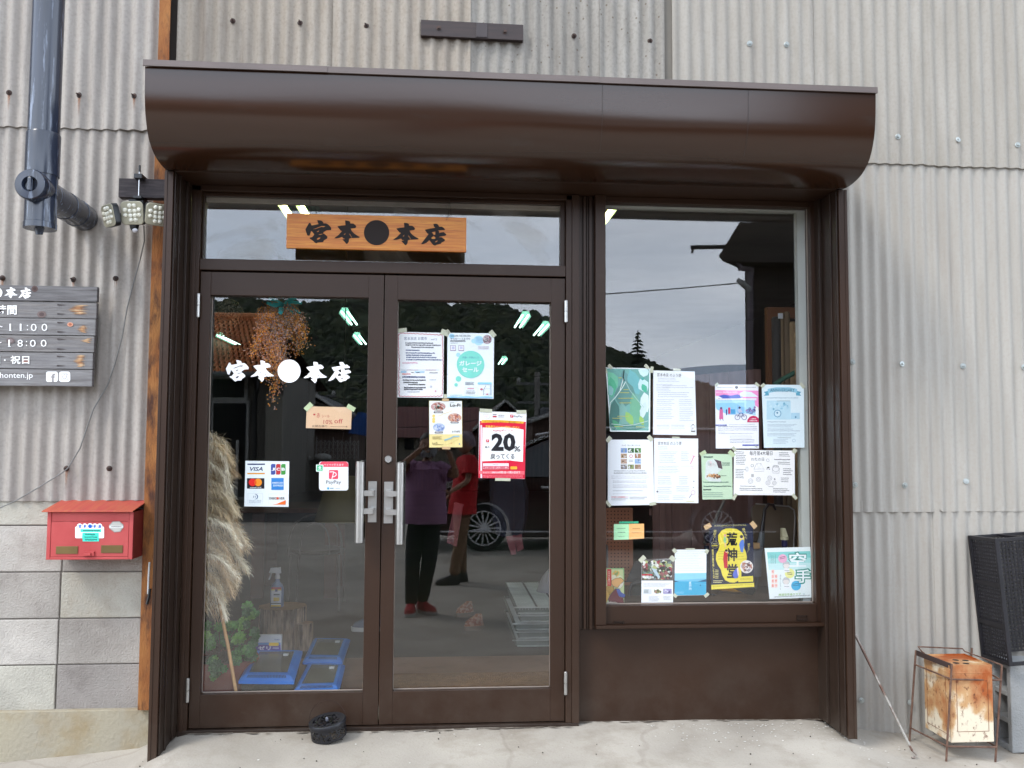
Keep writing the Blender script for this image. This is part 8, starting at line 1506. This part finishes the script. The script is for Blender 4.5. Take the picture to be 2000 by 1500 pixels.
# the photographer, arms up to the camera
J = JM(dict(pelvis=(829, 1000), waist=(830, 965), chest=(832, 930), neckb=(833, 903), neck=(834, 893), head=(836, 872, .03), shL=(805, 916), elL=(781, 912, -.12), wrL=(824, 876, -.19), shR=(860, 918), elR=(893, 930, -.10), wrR=(876, 880, -.19), hipL=(813, 1018), knL=(806, 1100, -.03), anL=(803, 1180), hipR=(845, 1018), knR=(838, 1098, -.03), anR=(824, 1172, .05)), 4.28)
SHIRT1 = mat('mauve shirt', srgb(168, 122, 158), .8, var=.1, scale=8, bump=.3, bscale=14); TR1 = mat('black trousers', srgb(22, 22, 24), .85, bump=.2)
p1 = person('photographer in a mauve short sleeved shirt, black trousers and red shoes', J, Vector((0, 1, 0)), SHIRT1, TR1, mat('red mesh', srgb(170, 24, 40), .7), mat('white sole', srgb(200, 200, 198), .6), Vector((J['pelvis'].x, -4.3, GZ)), mask=mat('grey face mask', srgb(150, 152, 156), .8), hairm=HAIRB, feet_dir={'L': R(95), 'R': R(50)})
hand(J['wrL'], Vector((.05, .03, .02))-Vector((0, 0, 0)), Vector((.3, 1, .1)), p1); hand(J['wrR'], Vector((-.05, .03, .02)), Vector((-.3, 1, .1)), p1)
b = B()
for i in range(5): q = J['neckb'].lerp(J['pelvis'], .12+i*.19)+Vector((0, .145, 0)); b.ball(q, .005, mat('button', srgb(190, 180, 190), .4), 6)
b.build('buttons', None, p1); 
cmr = thing('camera_body', (0.0, -4.07, 1.25), 'small black camera held up at the photographer face', 'camera'); B().box(-.058, .058, -4.085, -4.055, 1.243, 1.313).build('casing', BP, cmr, bevel=.006); B().lathe((0, -4.056, 1.283), [(.03, 0), (.03, .022), (.026, .024), (.024, .012)], None, 24, Vector((0, 1, 0))).build('lens_barrel', BP, cmr, smooth=True)
# the man in red walking to the left
J = JM(dict(pelvis=(903, 985), waist=(908, 955), chest=(912, 918), neckb=(914, 890), neck=(913, 882), head=(911, 865), shL=(904, 903, .14), elL=(893, 938, .16), wrL=(880, 966, .14), shR=(917, 903, -.14), elR=(914, 940, -.22), wrR=(878, 962, -.2), hipL=(900, 1000, .09), knL=(900, 1062, .1), anL=(902, 1118, .1), hipR=(905, 1000, -.09), knR=(898, 1062, -.1), anR=(886, 1122, -.1)), 6.0)
TR2 = mat('brown trousers', srgb(138, 104, 78), .85, bump=.3, bscale=12)
p2 = person('person in a red T-shirt and brown trousers with a pale head scarf, seen sideways', J, Vector((-1, .15, 0)), mat('red t shirt', srgb(206, 26, 34), .8, bump=.2, bscale=12), TR2, mat('black shoe', srgb(22, 20, 20), .5), mat('black rubber sole', srgb(16, 16, 16), .7), Vector((J['pelvis'].x, -6, GZ)), hairm=HAIRB, scarf=mat('mauve patterned scarf', srgb(124, 104, 118), .8, col2=srgb(164, 146, 152), scale=30), feet_dir={'L': R(176), 'R': R(172)})
hand(J['wrR'], Vector((-.06, 0, .01)), Vector((0, 0, 1)), p2); hand(J['wrL'], Vector((-.05, 0, -.04)), Vector((0, -1, 0)), p2)
pp = thing('pink_papers', P(1008, 1085, .9), 'pair of faded pink paper slips hanging behind the right door pane', 'paper')
for k, q in enumerate((((988, 1048), (1006, 1045), (1008, 1083), (998, 1084)), ((1005, 1047), (1019, 1043), (1023, 1072), (1010, 1078)))):
    v = [P(x, y, .9+.01*k) for x, y in q]; B().hexa([v[3], v[2], v[2]+Vector((0, .001, 0)), v[3]+Vector((0, .001, 0))], [v[0], v[1], v[1]+Vector((0, .001, 0)), v[0]+Vector((0, .001, 0))]).build('slip', mat('faded pink paper', srgb(120, 66, 70), .8), pp)
B().tube([P(1004, 1046, .9), P(1004, 700, .9)], .0008, None, 4).build('thread', mat('dark wire', srgb(58, 44, 40), .4, metal=.6), pp)
